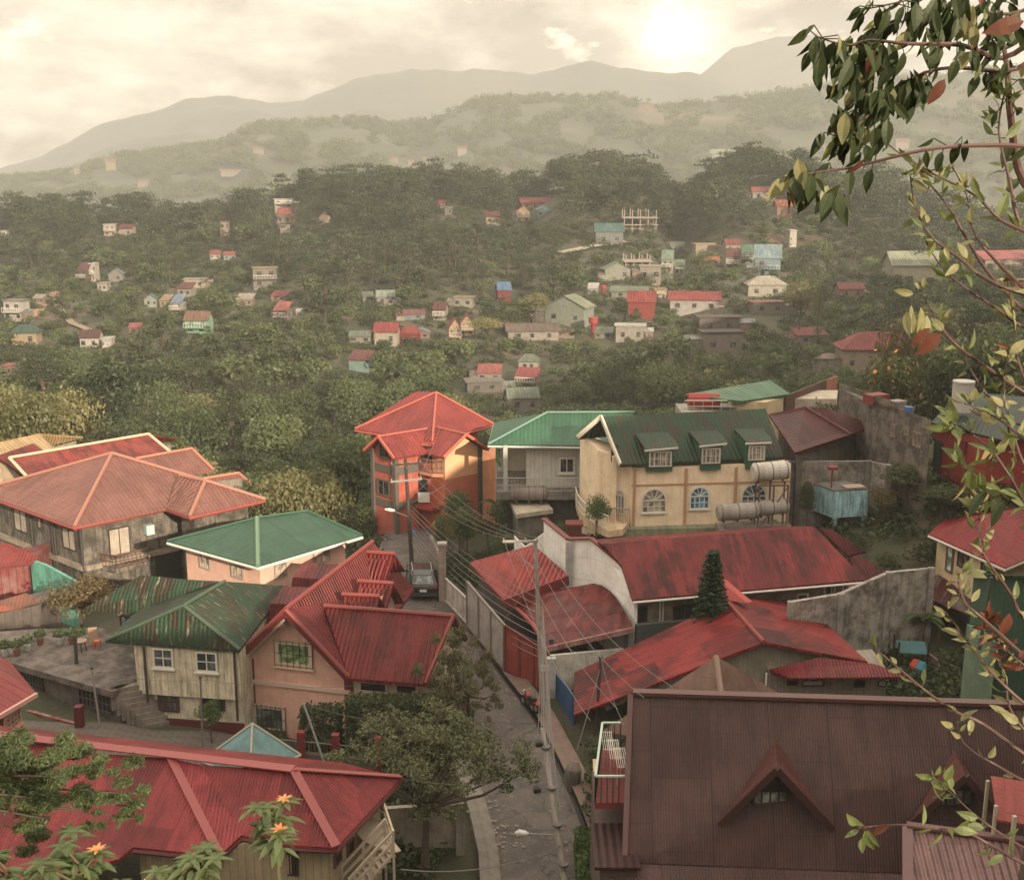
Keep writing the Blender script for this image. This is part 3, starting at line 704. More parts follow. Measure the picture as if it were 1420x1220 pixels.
# ---------------------------------------------------------------- grey-white house with green hip roof (centre)
T = thing('board_house', W(750,700,-25), 'pale grey boarded house with smooth green hip roof and open porch', 'house')
ze = -19
F1, F2 = W(677,616,ze), W(850,618.5,ze); bk = W(685,586,ze); r1, r2 = W(758.6,572,-17.35), W(880,571.5,-17.35)
bk2 = F2+(bk-F1)
GG = roof_mat(srgb(62,104,78), srgb(50,84,62), .4, .3, rough=.45, depth=.02, sheet=1.)
MB().slab([[F1,F2,r2,r1],[F1,r1,bk],[bk,r1,r2,bk2]], .14).build('roof', GG, T); ridgecaps(T, [(r1,r2),(r1,F1)], plain(srgb(130,165,150), .5), .08)
gutter(T, [bk,F1,F2], plain((.5,.5,.45), .4), .08)
bwm = wall_mat((.56,.53,.47), .35, (.2,.18,.15), board=.3)
x0, x1 = W(730.4,655,-20.9), W(822,655,-20.9); yf = 82.9
body(T, [V((x0.x,yf,ze-.1)), V((x1.x,yf,ze-.1)), V((x1.x+.5,yf+6,ze-.1)), V((x0.x,yf+6,ze-.1))], -22.4, bwm)
pl = Plane((x0.x,yf), (x1.x,yf)); window(T, pl, (775,634,797,656), FR_W, glass_mat((.012,.014,.014),.05), 2, 1, .12)
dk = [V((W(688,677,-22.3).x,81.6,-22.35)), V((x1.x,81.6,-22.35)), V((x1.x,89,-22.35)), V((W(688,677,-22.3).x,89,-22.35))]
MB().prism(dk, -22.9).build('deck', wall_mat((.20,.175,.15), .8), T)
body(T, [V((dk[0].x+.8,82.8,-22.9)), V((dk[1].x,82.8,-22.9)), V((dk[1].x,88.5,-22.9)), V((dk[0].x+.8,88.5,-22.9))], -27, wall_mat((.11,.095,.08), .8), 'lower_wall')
railing(T, [dk[3]+V((0,-3,0)), dk[0], dk[1]], 1.05, plain((.32,.31,.28),.5), .22, r=.02, mid=1)
po = MB()
for px in (701,):
    q = W(px,650,-21); po.box((q.x,82.2,-20.7), (.3,.3,3.3))
po.box((dk[0].x+.4,87.5,-20.7),(.25,.25,3.3)); po.build('porch_post', plain((.42,.40,.36),.7), T)
body(T, [V((dk[0].x+.3,87.8,ze-.2)), V((x0.x,87.8,ze-.2)), V((x0.x,88,ze-.2)), V((dk[0].x+.3,88,ze-.2))], -22.35, wall_mat((.66,.60,.46), .2), 'porch_wall')

# ---------------------------------------------------------------- yellow house with green dormer roof
T = thing('yellow_house', W(980,730,-23.2), 'long cream yellow house with green roof, three dormers and arched windows', 'house')
YW = wall_mat((.80,.63,.44), .35, (.34,.22,.13)); YG = roof_mat(srgb(46,72,52), srgb(92,62,50), .7, .3, rough=.6, depth=.025, patch=srgb(60,92,68), pamt=.5)
a0 = W(860.3,644,-18.8); a1 = W(1087,633,-18.8); r0, r1 = W(833.5,577.7,-16.3), W(1061.7,566.5,-16.3); le = W(801,606,-17.9)
bk0 = r0+(r0-a0)*1.0; bk0 = V((le.x, le.y, le.z)); bk1 = r1+V((-1.5,4.,-1.7))
dn = V((0,0,0))
rb = MB().slab([[a0,a1,r1,r0],[r0,r1,bk1,bk0]], .2)
sn = (a1-a0).cross(r0-a0)
def sz(P): return a0.z-(sn.x*(P.x-a0.x)+sn.y*(P.y-a0.y))/sn.z
uy = (a1-a0); uy.z = 0; uy.normalize(); ny = V((uy.y,-uy.x,0))
DM = []; CW0 = W(874.4,730,-23.2); CW1 = W(1092.7,723,-23.2)
for (tl,tr,br_,bl_,wr) in (((880,601.7),(926.5,600),(942,618.6),(895.5,622.8),(900,625.5,930.7,646.8)),((954.6,598.9),(995.5,597.5),(1009.6,613),(971.5,617),(973,621,998.3,642.5)),((1018,595.5),(1058.9,594.6),(1071.5,611.5),(1035,613),(1037.7,617.5,1060,638))):
    pdm = Plane(V((CW0.x,CW0.y,0))+ny*.45, V((CW1.x,CW1.y,0))+ny*.45); q = [onplane(a0,a1,r0,*tl)+V((0,0,.05)), onplane(a0,a1,r0,*tr)+V((0,0,.05)), pdm.on(*br_), pdm.on(*bl_)]
    rb.slab([q], .14)
    f0, f1 = q[3]+uy*.15-ny*.2, q[2]-uy*.35-ny*.2; zd = min(q[2].z,q[3].z)-.16
    dmb = MB().prism([V((f0.x,f0.y,zd)), V((f1.x,f1.y,zd)), V((f1.x,f1.y,zd+.15))-ny*2.2, V((f0.x,f0.y,zd+.15))-ny*2.2], -19.4); DM.append((dmb, f0, f1, wr))
rb.build('roof', YG, T)
MB().beam(r0, a0, .12, .3).beam(r0, bk0, .12, .3).build('barge_board', plain((.62,.56,.44), .6), T)
for dmb, f0, f1, wr in DM:
    q3z = (f0.z-.1, f1.z-.1); d = dmb.build('dormer', plain(srgb(52,84,60), .7), T); pd = Plane(f0, f1); window(T, pd, wr, FR_W, glass_mat((.10,.075,.06),.3), 4, 1, .08, False, bars=5, barmat=FR_W)
    MB().beam(V((f0.x,f0.y,q3z[0]))+pd.n*.22-uy*.2, V((f1.x,f1.y,q3z[1]))+pd.n*.22+uy*.3, .08, .12).build('trim', FR_W, T)
c0 = W(874.4,730,-23.2); c1 = W(1092.7,723,-23.2)
dp = V((-1.2,6.5,0))
ring = [V((c0.x,c0.y,-19.15)), V((c1.x,c1.y,-19.15)), V((c1.x,c1.y,-19.2))+dp, V((c0.x,c0.y,-19.2))+dp]; body(T, ring, -26, YW)
md = V((c0.x,c0.y,0))+dp*.45
MB().prism([V((c0.x+.3,c0.y+.4,-19.3)), V((md.x,md.y,-17.0)), V((c0.x,c0.y,-19.2))+dp, V((c0.x+3,c0.y+5,-19.3))], -20).build('gable_wall', YW, T)
pl = Plane(c0, c1)
ag = glass_mat((.05,.08,.09), .1)
for rc, gm in (((890.4,677.7,923,710),glass_mat((.12,.10,.08),.3)),((956.9,675,982.8,705),glass_mat((.03,.10,.14),.2)),((1028.7,671,1061.7,700),ag)): window(T, pl, rc, FR_W, gm, 4, 2, .1, True, arch=True)
tr = MB(); z_ = pl.on(980,671).z; tr.obox(V((c0.x,c0.y,z_)), pl.u*(c1-c0).length, pl.n*.06, V((0,0,.1)))
for px in (877,948,1017): q = pl.on(px,700); tr.obox(V((q.x,q.y,-24.5)), pl.u*.18, pl.n*.1, V((0,0,5.2)))
tr.build('trim_band', plain((.42,.24,.14), .7), T)
sk = MB().prism([V((c0.x-1.5,c0.y-.6,-23.2)), V((c1.x,c1.y-1.2,-23.2)), V((c1.x,c1.y,-23.2)), V((c0.x-1.5,c0.y+.2,-23.2))], -26); sk.build('plinth', wall_mat((.24,.22,.15), .8, (.06,.08,.03)), T)
def curve_balcony(pts, zf, hh=1.0, th=.45, name='balcony'):
    P_ = [W(x, y, zf) for x, y in pts]; inner = [P_[-1]+V((1.0,.4,0)), V((c0.x+1.2,c0.y+3.5,zf)), P_[0]+V((.8,1.5,0))]
    b_ = MB().prism(P_+inner, zf-th).build(name, wall_mat((.58,.42,.26), .4), T)
    railing(b_, P_, hh, plain((.60,.56,.48),.5), .16, r=.025, mid=1)
curve_balcony([(803,640),(806,646),(815,655),(826,663),(838,669),(850,673)], -20.7)
curve_balcony([(798,694),(801,705),(808,715),(820,724),(832,731),(843,736)], -22.9)
pg = Plane((c0.x,c0.y), (c0.x+dp.x,c0.y+dp.y))
cb = MB()
for xx, yy in ((829,640),(846,650)): q = W(xx,yy,-20.2); cb.box((q.x,76.6+(.8 if xx<840 else 0),-21), (.3,.3,5)) 
cb.build('column', YW, T)
mw = W(838,655,-20); body(T, [V((mw.x-.5,77.4,-18.3)), V((c0.x+.3,c0.y+.3,-18.9)), V((c0.x+.3,c0.y+4,-18.9)), V((mw.x-1.5,81,-17.8))], -25, YW, 'inner_wall')
pi = Plane((mw.x-.5,77.4), (c0.x+.3,c0.y+.3)); window(T, pi, (848,616,858,640), FR_D, DARK, 1, 1, .06, False); window(T, pi, (853,680,866,712), FR_W, glass_mat((.10,.09,.08),.3), 3, 1, .08, False, arch=True)
aw = [W(838,704,-22.1), W(844,714,-22.6), W(870,698,-22.3), W(862,690,-21.7)]; MB().slab([aw], .06).build('awning', roof_mat((.50,.46,.40), pitch=.25, amt=.2), T)
railing(T, [W(842,728,-23.1), W(873,730,-23.1)], 1.2, plain((.25,.21,.17),.6), .14, r=.03)
# ---------------------------------------------------------------- long dark-red roof with moss, centre right
T = thing('long_low_house', W(1000,850,-27.5), 'long low house with wide weathered red roof in front of the yellow house', 'house')
ze = -24
e0, e1_ = W(877,831,ze), W(1200,803.5,ze); r0, r1 = W(836,754,-21.4), W(1129,730,-21.4); k0 = W(861.7,783.5,-22.15)
b0, b1 = W(819.4,744,-22.0), W(1090,725,-22.0)
MR = roof_mat(srgb(142,52,52), srgb(60,26,26), .8, .26, rough=.5, depth=.018, patch=srgb(96,34,34), pamt=.6)
k1 = e1_+(r1-e1_)*.6
r0 = onplane(e0,e1_,r1,836,754); k0 = onplane(e0,e1_,r1,861.7,783.5); b0 = r0+V((-.6,1.9,-.35)); b1 = r1+V((-1.8,1.4,-.4))
MB().slab([[e0,e1_,r1,r0,k0],[r0,r1,b1,b0]], .16).build('roof', MR, T)
gutter(T, [e0+V((0,-.1,0)),e1_+V((0,-.1,0))], FR_W, .07)
wm = wall_mat((.26,.20,.15), .7)
A, B = e0+V((.2,1.0,-.2)), e1_+V((-.8,.9,-.2))
MB().prism([V((A.x,A.y,ze-.1)), V((B.x,B.y,ze-.1)), V((B.x-1,B.y+6,ze+.2)), V((A.x-1.5,A.y+6,ze+.2))], -29).build('wall', wm, T)
pl = Plane(A, B); 
for rc in ((884,841,897,862),(933,838,965,866)): window(T, pl, rc, FR_D, DARK, 2, 1, .06, False)
window(T, pl, (1142,809.5,1157.5,824), FR_W, glass_mat((.015,.012,.012)), 1, 1, .1); window(T, pl, (1104,822,1120,842), FR_W, glass_mat((.015,.012,.012)), 1, 1, .1)
MB().beam(A+V((0,-1.2,-2.2)), A+(B-A)*.33+V((0,-1.2,-2.2)), .3, 1.9).build('green_screen', wall_mat((.035,.05,.042), .6), T)
pp = MB()
for px in (915,919,1151,1166): q = pl.on(px,835); pp.tube([V((q.x,q.y-.2,-27)), V((q.x,q.y-.2,ze-.2))], .05)
pp.build('downpipe', FR_W, T)
# side roofs at its right end
T = thing('side_shed', W(1200,790,-27), 'dark red roofed shed in two steps at the right end of the long low house', 'shed')
q1 = quad([(1135,731),(1152,733),(1201,764),(1176,770)], [-21.9,-22.1,-23.6,-23.6]); q2 = quad([(1178,773),(1190,769),(1233,795),(1232,818),(1195,822)], [-23.3,-23.3,-24.3,-25.0,-25.0])
DR = roof_mat(srgb(98,34,34), srgb(52,22,22), .7, .26, rough=.55)
MB().slab([q1], .12).slab([q2], .12).build('roof', DR, T)
wq = [q2[4]+V((-.3,.6,-.15)), q2[3]+V((-.3,.5,-.15)), q2[3]+V((-.6,4,-.15)), q2[4]+V((-.6,4,-.15))]
MB().prism(wq, -29).build('wall', wall_mat((.32,.17,.11), .6, board=.5), T)

# ---------------------------------------------------------------- white fire wall
T = thing('fire_wall', W(830,860,-27), 'tall stepped white boundary wall beside the arched red garage roof', 'wall')
WW = wall_mat((.84,.80,.73), .25, (.22,.19,.16), hboard=1.4)
P0 = WY(754,720,73.5); P1 = WY(788.5,748,68.6); P2 = WY(819.5,747,68.2); P3 = WY(862.5,782.5,66.2); P4 = WY(873,826,65.2); P5 = WY(879.5,838,64.9)
def wallstrip(tops, zb, th, mat, name, par):
    b = MB()
    for p, q in zip(tops, tops[1:]):
        d = V((q.x-p.x,q.y-p.y,0)); n = V((d.y,-d.x,0)).normalized()
        if n.y > 0: n = -n
        b._add([p, q, q-n*th, p-n*th]+[V((k.x,k.y,zb)) for k in (p, q, q-n*th, p-n*th)], [(0,1,2,3),(4,5,6,7),(0,1,5,4),(1,2,6,5),(2,3,7,6),(3,0,4,7)])
    return b.build(name, mat, par)
wallstrip([P0,P1], -28, .2, WW, 'panel', T); wallstrip([P1,P2], -29, .2, WW, 'panel', T)
pan = MB(); dd = (P3-P2)
for ps in ((P2,P3,P4,P5),):
    n = V((-1,-.2,0)).normalized()
    ring = [V(p) for p in ps]+[V((P5.x,P5.y,-29)), V((P2.x,P2.y,-29))]
    m_ = len(ring); o2 = [p-n*.2 for p in ring]
    pan._add(ring+o2, [tuple(range(m_)), tuple(range(2*m_-1,m_-1,-1))]+[(i, (i+1)%m_, m_+(i+1)%m_, m_+i) for i in range(m_)])
pan.build('panel', WW, T)
cp = MB()
for p, q in ((P0,P1),(P1,P2),(P2,P3)): cp.beam(p+V((0,0,.05)), q+V((0,0,.05)), .34, .1)
cp.build('coping', plain(srgb(112,62,54), .8), T)
MB().box((P1.x+.05,P1.y-.05,-25.5), (.45,.45,7.4)).build('pillar', wall_mat((.40,.38,.35), .4), T)
pq = W(754,722,P0.z); w2 = [V((P0.x,P0.y+.2,P0.z-1.0)), V((P0.x-1.2,P0.y+.4,P0.z-2.0)), V((P0.x-1.9,P0.y+.5,P0.z-1.3))]
wallstrip(w2, -27, .2, WW, 'curved_end', T)
c = W(794,745,-24.2); T = thing('red_pillar', V((c.x,75.0,-25.5)), 'short dark red square pillar behind the white boundary wall', 'pillar')
MB().box((c.x*1.0,75.0,-24.2), (.95,.9,3.0)).build('shaft', plain(srgb(90,34,32), .8), T); MB().box((c.x,75.0,-22.65), (1.15,1.1,.16)).build('cap', plain(srgb(104,44,40), .8), T)

# ---------------------------------------------------------------- red shed with ribbed roof behind the gate
T = thing('ribbed_shed', W(720,820,-27), 'shed with bright red ribbed single slope roof beside the white boundary wall', 'shed')
q = [W(652,779,-23.8), W(740,755,-22.9), W(788.5,797.5,-23.9), W(699,831,-24.6)]
u_ = (q[1]-q[0])
MB().slab([q], .14).build('roof', roof_mat(srgb(168,64,58), srgb(90,34,34), .45, .28, rough=.45, depth=.05), T)
MB().beam(q[3]+V((0,0,-.3)), q[2]+V((0,0,-.3)), .1, .6).beam(q[0]+V((0,0,-.15)), q[3]+V((0,0,-.15)), .12, .25).build('fascia', plain(srgb(110,38,38), .6), T)
iq = inset(q, .35); body(T, [V((p.x,p.y,q[k].z-.2)) for k, p in enumerate(iq)], -29, wall_mat((.10,.085,.075), .7))

# ---------------------------------------------------------------- garage with curved roof
T = thing('arched_garage', W(790,900,-28.5), 'garage with curved rusty red sheet roof behind the red metal gate', 'garage')
La = [WY(700.5,831,67.3), WY(713,836,66.9), WY(724.5,845,66.2), WY(740,861,65.0), WY(752.7,880,63.6), WY(757,897,62.6)]
Ra = [WY(823,808.5,67.7), WY(834,811,67.2), WY(845.6,818.6,66.7), WY(855,829,66.0), WY(866,847,65.0), WY(879,869.5,63.9)]
bb = MB(); vv = []; n = len(La)
for p in La+Ra: vv.append(p)
for p in La+Ra: vv.append(p-V((0,0,.1)))
fs = [(i,i+1,n+i+1,n+i) for i in range(n-1)]+[(2*n+i+1,2*n+i,3*n+i,3*n+i+1) for i in range(n-1)]+[(i,i+1,2*n+i+1,2*n+i) for i in range(n-1)]+[(n+i,n+i+1,3*n+i+1,3*n+i) for i in range(n-1)]+[(0,n,3*n,2*n),(n-1,2*n-1,4*n-1,3*n-1)]
bb._add(vv, fs); bb.build('roof', roof_mat(srgb(106,42,40), srgb(62,30,30), .7, .9, rough=.35, depth=.03, patch=srgb(150,64,58), pamt=.9, sheet=1.3), T)
MB().beam(La[-1]+V((0,-.05,-.12)), Ra[-1]+V((0,-.05,-.12)), .12, .3).build('fascia', wall_mat(srgb(124,62,58), .6, (.4,.35,.3)), T)
ls = MB()                                                  # the red lunette left of the vault
ls.tube([p+V((-.1,-.1,-.1)) for p in La], .12, 6); ls.build('arch_rib', plain(srgb(150,64,56), .6), T)
pos = MB()
for p in (La[-1]+V((.3,.4,0)), Ra[-1]+V((-.4,.3,0)), (La[-1]+Ra[-1])/2+V((0,.3,0))): pos.box((p.x,p.y,-27.8), (.25,.25,4.0))
pos.build('post', plain((.05,.045,.04), .8), T)
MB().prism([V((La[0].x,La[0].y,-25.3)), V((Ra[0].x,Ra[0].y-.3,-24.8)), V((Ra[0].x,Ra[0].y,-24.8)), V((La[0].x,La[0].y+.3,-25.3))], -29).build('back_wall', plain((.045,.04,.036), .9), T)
# low white wall + gates along the lane
def panelwall(name, label, cat, tops, bots, th, mat, ribs=0, ribmat=None, parent=None, pname='panel'):
    T = thing(name, (tops[0]+bots[0])/2, label, cat)
    b = MB(); d = tops[-1]-tops[0]; nn = V((d.y,-d.x,0)).normalized()
    if nn.dot(-tops[0]) < 0: nn = -nn
    for i in range(len(tops)-1):
        a, b_, c_, d_ = tops[i], tops[i+1], bots[i+1], bots[i]
        b._add([a,b_,c_,d_]+[k-nn*th for k in (a,b_,c_,d_)], [(0,1,2,3),(7,6,5,4),(0,1,5,4),(1,2,6,5),(2,3,7,6),(3,0,4,7)])
    b.build(pname, mat, T)
    if ribs:
        rb = MB()
        for k in range(ribs+1):
            f = k/ribs; a = tops[0]+(tops[-1]-tops[0])*f; c_ = bots[0]+(bots[-1]-bots[0])*f; rb.beam(a+nn*.03, c_+nn*.03, .1, .08)
        rb.beam(tops[0]+nn*.04, tops[-1]+nn*.04, .1, .1); rb.beam(bots[0]+nn*.04+V((0,0,.1)), bots[-1]+nn*.04+V((0,0,.1)), .1, .1)
        rb.build('frame', ribmat or mat, T)
    return T, nn
def drop(px, pyb, pyt, z):               # foot on the ground and the point above it
    b_ = W(px, pyb, z); t_ = WY(px, pyt, b_.y); return b_, V((b_.x, b_.y, t_.z))
b1, t1 = drop(764,965,909,-28.75); b2_ = V((W(877,930,-27.2).x, 64.2, -29)); t2 = V((b2_.x, b2_.y, WY(877,899,64.2).z))
panelwall('boundary_wall', 'low stained white wall under the curved garage roof beside the blue gate', 'wall', [t1,t2], [V((t1.x,t1.y,-30)),V((t2.x,t2.y,-30))], .2, wall_mat((.55,.50,.43), .5))
MB().box((t1.x,t1.y-.1,-28.2), (.5,.4,3.6)).build('gate_post', wall_mat((.45,.43,.40),.4), bpy.data.objects['boundary_wall'])
g0b, g0t = drop(701,930,867,-28.05); g1b, g1t = drop(761,962,905,-28.7)
redm = wall_mat(srgb(142,62,54), .4, srgb(90,36,32), board=.0)
panelwall('metal_gate', 'tall red sheet metal gate on the lane in front of the arched garage', 'gate', [g0t,g1t], [g0b,g1b], .08, redm, 3, plain(srgb(110,42,38), .6))
h0b, h0t = drop(648,868,806,-27.2); h1b, h1t = drop(699,929,866,-28.05)
panelwall('panel_fence', 'grey white fence of tall metal panels between the red gate and low white gate', 'fence', [h0t,h1t], [h0b,h1b], .1, wall_mat((.36,.32,.28), .5, (.12,.09,.08)), 3, plain((.16,.13,.115), .7))
k0b, k0t = drop(614,829,797,-26.85); k1b, k1t = drop(650,868,831,-27.25)
panelwall('white_gate', 'low white metal gate on the lane beside the parked black car', 'gate', [k0t,k1t], [k0b,k1b], .06, wall_mat((.52,.48,.43), .5, (.14,.08,.06)), 5, plain((.46,.42,.38), .7))
p0b, p0t = drop(614,832,755,-26.85)
T = thing('gate_pillar', p0b, 'square weathered pillar at the far end of the low white gate', 'pillar'); MB().box((p0b.x,p0b.y,(p0b.z+p0t.z)/2-.2), (.45,.45,p0t.z-p0b.z+.4)).build('shaft', wall_mat((.32,.24,.19), .6), T); MB().box((p0b.x,p0b.y,p0t.z+.06), (.6,.6,.14)).build('cap', wall_mat((.36,.3,.25), .6), T)
m0b, m0t = drop(596,775,742,-26.8)
panelwall('garden_wall', 'stained garden wall along the lane beyond the gate pillar', 'wall', [m0t,p0t-V((0,0,1.2))], [m0b-V((0,0,.5)),p0b-V((0,0,.5))], .2, wall_mat((.24,.19,.15), .8))
j0b, j0t = drop(767,961,931,-28.7); j1b, j1t = drop(795,1007,980,-29.1)
j0t = WY(768,931,j0b.y); 
panelwall('blue_gate', 'bright blue corrugated sheet gate beside the patchy red roof', 'gate', [j0t, V((j1b.x-.1,j1b.y,j1b.z+1.9))], [j0b,j1b], .06, wall_mat((.035,.10,.24), .4, (.02,.04,.09), board=.3))

# ---------------------------------------------------------------- patchy red gable roof
T = thing('patchy_roof_house', W(1060,960,-28), 'house with broad patched bright and dark red gable roof next to the Norfolk pine', 'house')
PR = roof_mat(srgb(150,50,48), srgb(66,24,26), .55, .26, rough=.42, depth=.018, patch=srgb(70,22,24), pamt=1.0, sheet=2.2)
rb_, rf_ = W(1007,834,-24), W(1059,890,-24); ef = W(795.6,991,-27.5); eb = W(796.5,932,-27.2); rbk = W(1008,812,-24)
r_e, r_b = W(1203,917,-25.4), W(1112,833,-25.4); pt = W(1030,811,-24.05)
rbk = rf_+(rb_-rf_)*1.12; r_b = onplane(rf_,r_e,rbk,1112,833)
MB().slab([[rb_,rf_,ef,eb]], .14).slab([[rf_,r_e,r_b,rbk]], .14).build('roof', PR, T)
ridgecaps(T, [(rb_,rf_)], plain(srgb(160,70,58), .5), .12); 
fw = [W(998.8,804.7,-23.4), W(998.8,831,-24.2), W(1036,836,-23.9)]
MB()._add(fw+[p+V((.35,.25,0)) for p in fw], [(0,1,2),(5,4,3),(0,1,4,3),(1,2,5,4),(2,0,3,5)]).build('parapet', plain(srgb(158,56,52), .6), T)
cor = wall_mat((.26,.225,.17), .6, (.10,.07,.05), board=.22)
gl_, gr_ = W(905,960,-26.1), W(1196,925,-25.55)
q0 = V((gl_.x, 57.8, -26.15)); q1 = V((rf_.x-.1, 58.6, -24.2)); q2 = V((r_e.x-.8, 59.6, -25.5))
MB().prism([q0,q1,q2,q2+V((-1,7,0)),q1+V((-1,6,0)),q0+V((-.5,3,0))], -31).build('wall', cor, T)
# lean-to
LT = roof_mat(srgb(124,42,44), srgb(70,26,28), .5, .18, rough=.3, depth=.03)
t0, t1_, t2_ = W(1066.6,927.5,-25.35), W(1137,911,-24.95), W(1216,921,-25.2); f0, f1, f2 = W(1072,933,-25.5), W(1096,940,-25.5), W(1264,938,-25.5)
MB().slab([[t0,t1_,t2_,f2,f1,f0]], .12).build('lean_to_roof', LT, T)
z0 = W(1069,940,-25.6); z1_ = W(1240,941,-25.6); lw = [V((z0.x+.1,58.1,-25.6)), V((z1_.x,58.3,-25.6)), V((z1_.x,61,-25.6)), V((z0.x+.1,60,-25.6))]
MB().prism(lw, -31).build('lean_to_wall', wall_mat((.25,.22,.17), .7, (.12,.06,.045), board=.35), T)
pl = Plane(lw[0], lw[1])
for rc, g_ in (((1091,939.5,1106,949),DARK),((1111.6,942,1141.5,950.5),plain((.42,.38,.33),.6)),((1184,941,1199,952),DARK),((1217,942,1229.5,951),plain((.36,.32,.28),.6))): window(T, pl, rc, FR_D, g_, 1, 1, .05, False)
MB().tube([V((z0.x-.15,57.6,-29)), V((z0.x-.15,57.6,-25.5))], .05).build('downpipe', FR_W, T)
T = thing('polycarbonate_awning', W(870,980,-27.5), 'awning of white striped translucent sheets propped beside the patchy red roof', 'awning')
WS = roof_mat((.62,.60,.54), (.1,.09,.08), .2, .22, rough=.3, depth=.05, sheet=.6)
MB().slab([quad([(832,972),(905,944.8),(909,953),(841,984)], [-27.4,-26.6,-26.8,-27.7])], .04).build('sheet', WS, T)
MB().slab([quad([(876,965),(900,955),(906,960),(880,980)], [-27.5,-27.1,-27.3,-27.9])], .04).build('sheet', WS, T)
q = W(862,985,-28.4); MB().tube([q+V((0,0,-2)), q+V((0,0,.7))], .05).tube([W(835,976,-27.6), W(835,976,-27.6)+V((0,0,-2.2))], .05).build('post', plain((.05,.045,.04)), T)
# tan pyramid
T = thing('pyramid_roof_house', W(994,960,-27), 'small pyramid roof of tan sheeting rising behind the ridge of the dark brown roof', 'house')
D0 = 49.0; apx = WY(993.3,909.5,D0); sc = 2.9
cn = [V((apx.x-5.0,D0-.5,-24.2)), V((apx.x+.2,D0-2.9,-24.2)), V((apx.x+5.2,D0+.4,-24.2)), V((apx.x-.2,D0+3.6,-24.2))]
MB().slab([[cn[0],cn[1],apx],[cn[1],cn[2],apx],[cn[2],cn[3],apx],[cn[3],cn[0],apx]], .12).build('roof', roof_mat(srgb(128,98,84), srgb(96,68,60), .3, .35, rough=.5, depth=.012), T)
ridgecaps(T, [(apx,cn[1])], plain(srgb(168,136,116), .5), .14); body(T, [V((p.x,p.y,-24.35)) for p in inset(cn, .5)], -31, wall_mat((.2,.17,.14), .6))

# ---------------------------------------------------------------- dark brown A-frame roof, bottom right
T = thing('brown_roof_house', W(1100,1200,-29), 'large steep dark brown corrugated roof with two triangular dormers filling the lower right', 'house')
BR = roof_mat(srgb(94,68,63), srgb(70,52,48), .4, .105, rough=.5, depth=.010, sheet=2.2, patch=srgb(84,54,50), pamt=.5)
r0 = W(878,961,-19.5); r1 = W(1420,978,-19.5); r1 = r0+(r1-r0)*1.25
e0 = W(870,1195,-24.45); e1_ = W(1420,1216,-24.7); e1_ = e0+(e1_-e0)*1.25
bk0, bk1 = r0+V((.3,4.0,-5.0)), r1+V((.3,4.0,-5.0))
s0, s1 = e0+V((-.75,-1.8,-1.1)), e1_+V((0,-1.8,-1.1))
MB().slab([[r0,r1,e1_,e0],[r0,r1,bk1,bk0]], .16).slab([[e0+V((-.8,.1,0)),e1_+V((0,.1,0)),s1,s0]], .14).build('roof', BR, T)
dk = plain(srgb(84,50,46), .5)
MB().beam(r0+V((0,0,.05)), r1+V((0,0,.05)), .4, .14).beam(r0+V((-.1,0,-.05)), e0+V((-.1,0,-.05)), .2, .22).build('barge_board', dk, T)
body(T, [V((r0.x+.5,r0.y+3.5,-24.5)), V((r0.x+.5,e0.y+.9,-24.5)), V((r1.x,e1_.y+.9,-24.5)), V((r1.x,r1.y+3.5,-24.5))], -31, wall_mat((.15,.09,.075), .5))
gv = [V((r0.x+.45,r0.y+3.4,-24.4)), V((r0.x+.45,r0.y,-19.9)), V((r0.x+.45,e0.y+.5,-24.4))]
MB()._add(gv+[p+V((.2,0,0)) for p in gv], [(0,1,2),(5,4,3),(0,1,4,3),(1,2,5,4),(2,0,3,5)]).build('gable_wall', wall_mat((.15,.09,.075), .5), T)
sn2 = (r1-r0).cross(e0-r0)
def bz_(P): return r0.z-(sn2.x*(P.x-r0.x)+sn2.y*(P.y-r0.y))/sn2.z
def onroof(px, py):
    d = ray(px, py); t = r0.dot(sn2)/d.dot(sn2); return d*t
for (top, pk_, l_, r_) in (((1076,1026.5),(1077,1064),(996,1142),(1153,1149)),((1323,1042),(1339,1074),(1258,1142),(1386,1137))):
    tp, lp, rp = onroof(*top), onroof(*l_), onroof(*r_)
    pkp = WY(pk_[0], pk_[1], (lp.y+rp.y)/2-.25)
    lp2, rp2 = lp+V((0,-.2,.15)), rp+V((0,-.2,.15))
    d_ = MB().slab([[tp+V((0,0,.05)),pkp,lp2],[tp+V((0,0,.05)),pkp,rp2]], .12).build('dormer', roof_mat(srgb(104,66,60), srgb(70,44,42), .3, .5, rough=.45, depth=.01), T)
    fb = MB().beam(lp2+V((0,-.05,-.05)), pkp+V((0,-.05,-.05)), .12, .26).beam(pkp+V((0,-.05,-.05)), rp2+V((0,-.05,-.05)), .12, .26).build('barge_board', plain(srgb(64,38,36), .5), d_)
    y_ = (lp.y+rp.y)/2+.55; cx_ = pkp.x
    w_ = (rp.x-lp.x)/2*.66; zb_ = lp.z+.1; zt_ = pkp.z-.55
    wl_ = [V((cx_-w_,y_,zb_-.5)), V((cx_+w_,y_,zb_-.5)), V((cx_,y_,zt_))]
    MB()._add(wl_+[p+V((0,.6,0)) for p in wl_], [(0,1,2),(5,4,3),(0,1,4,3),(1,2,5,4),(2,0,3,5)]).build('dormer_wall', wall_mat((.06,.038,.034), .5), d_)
    window3(d_, V((cx_-.62,y_,zb_+.35)), V((1,0,0)), V((0,-1,0)), 1.24, .72, FR_D, glass_mat((.10,.10,.09),.12), 4, 1, .06, False)
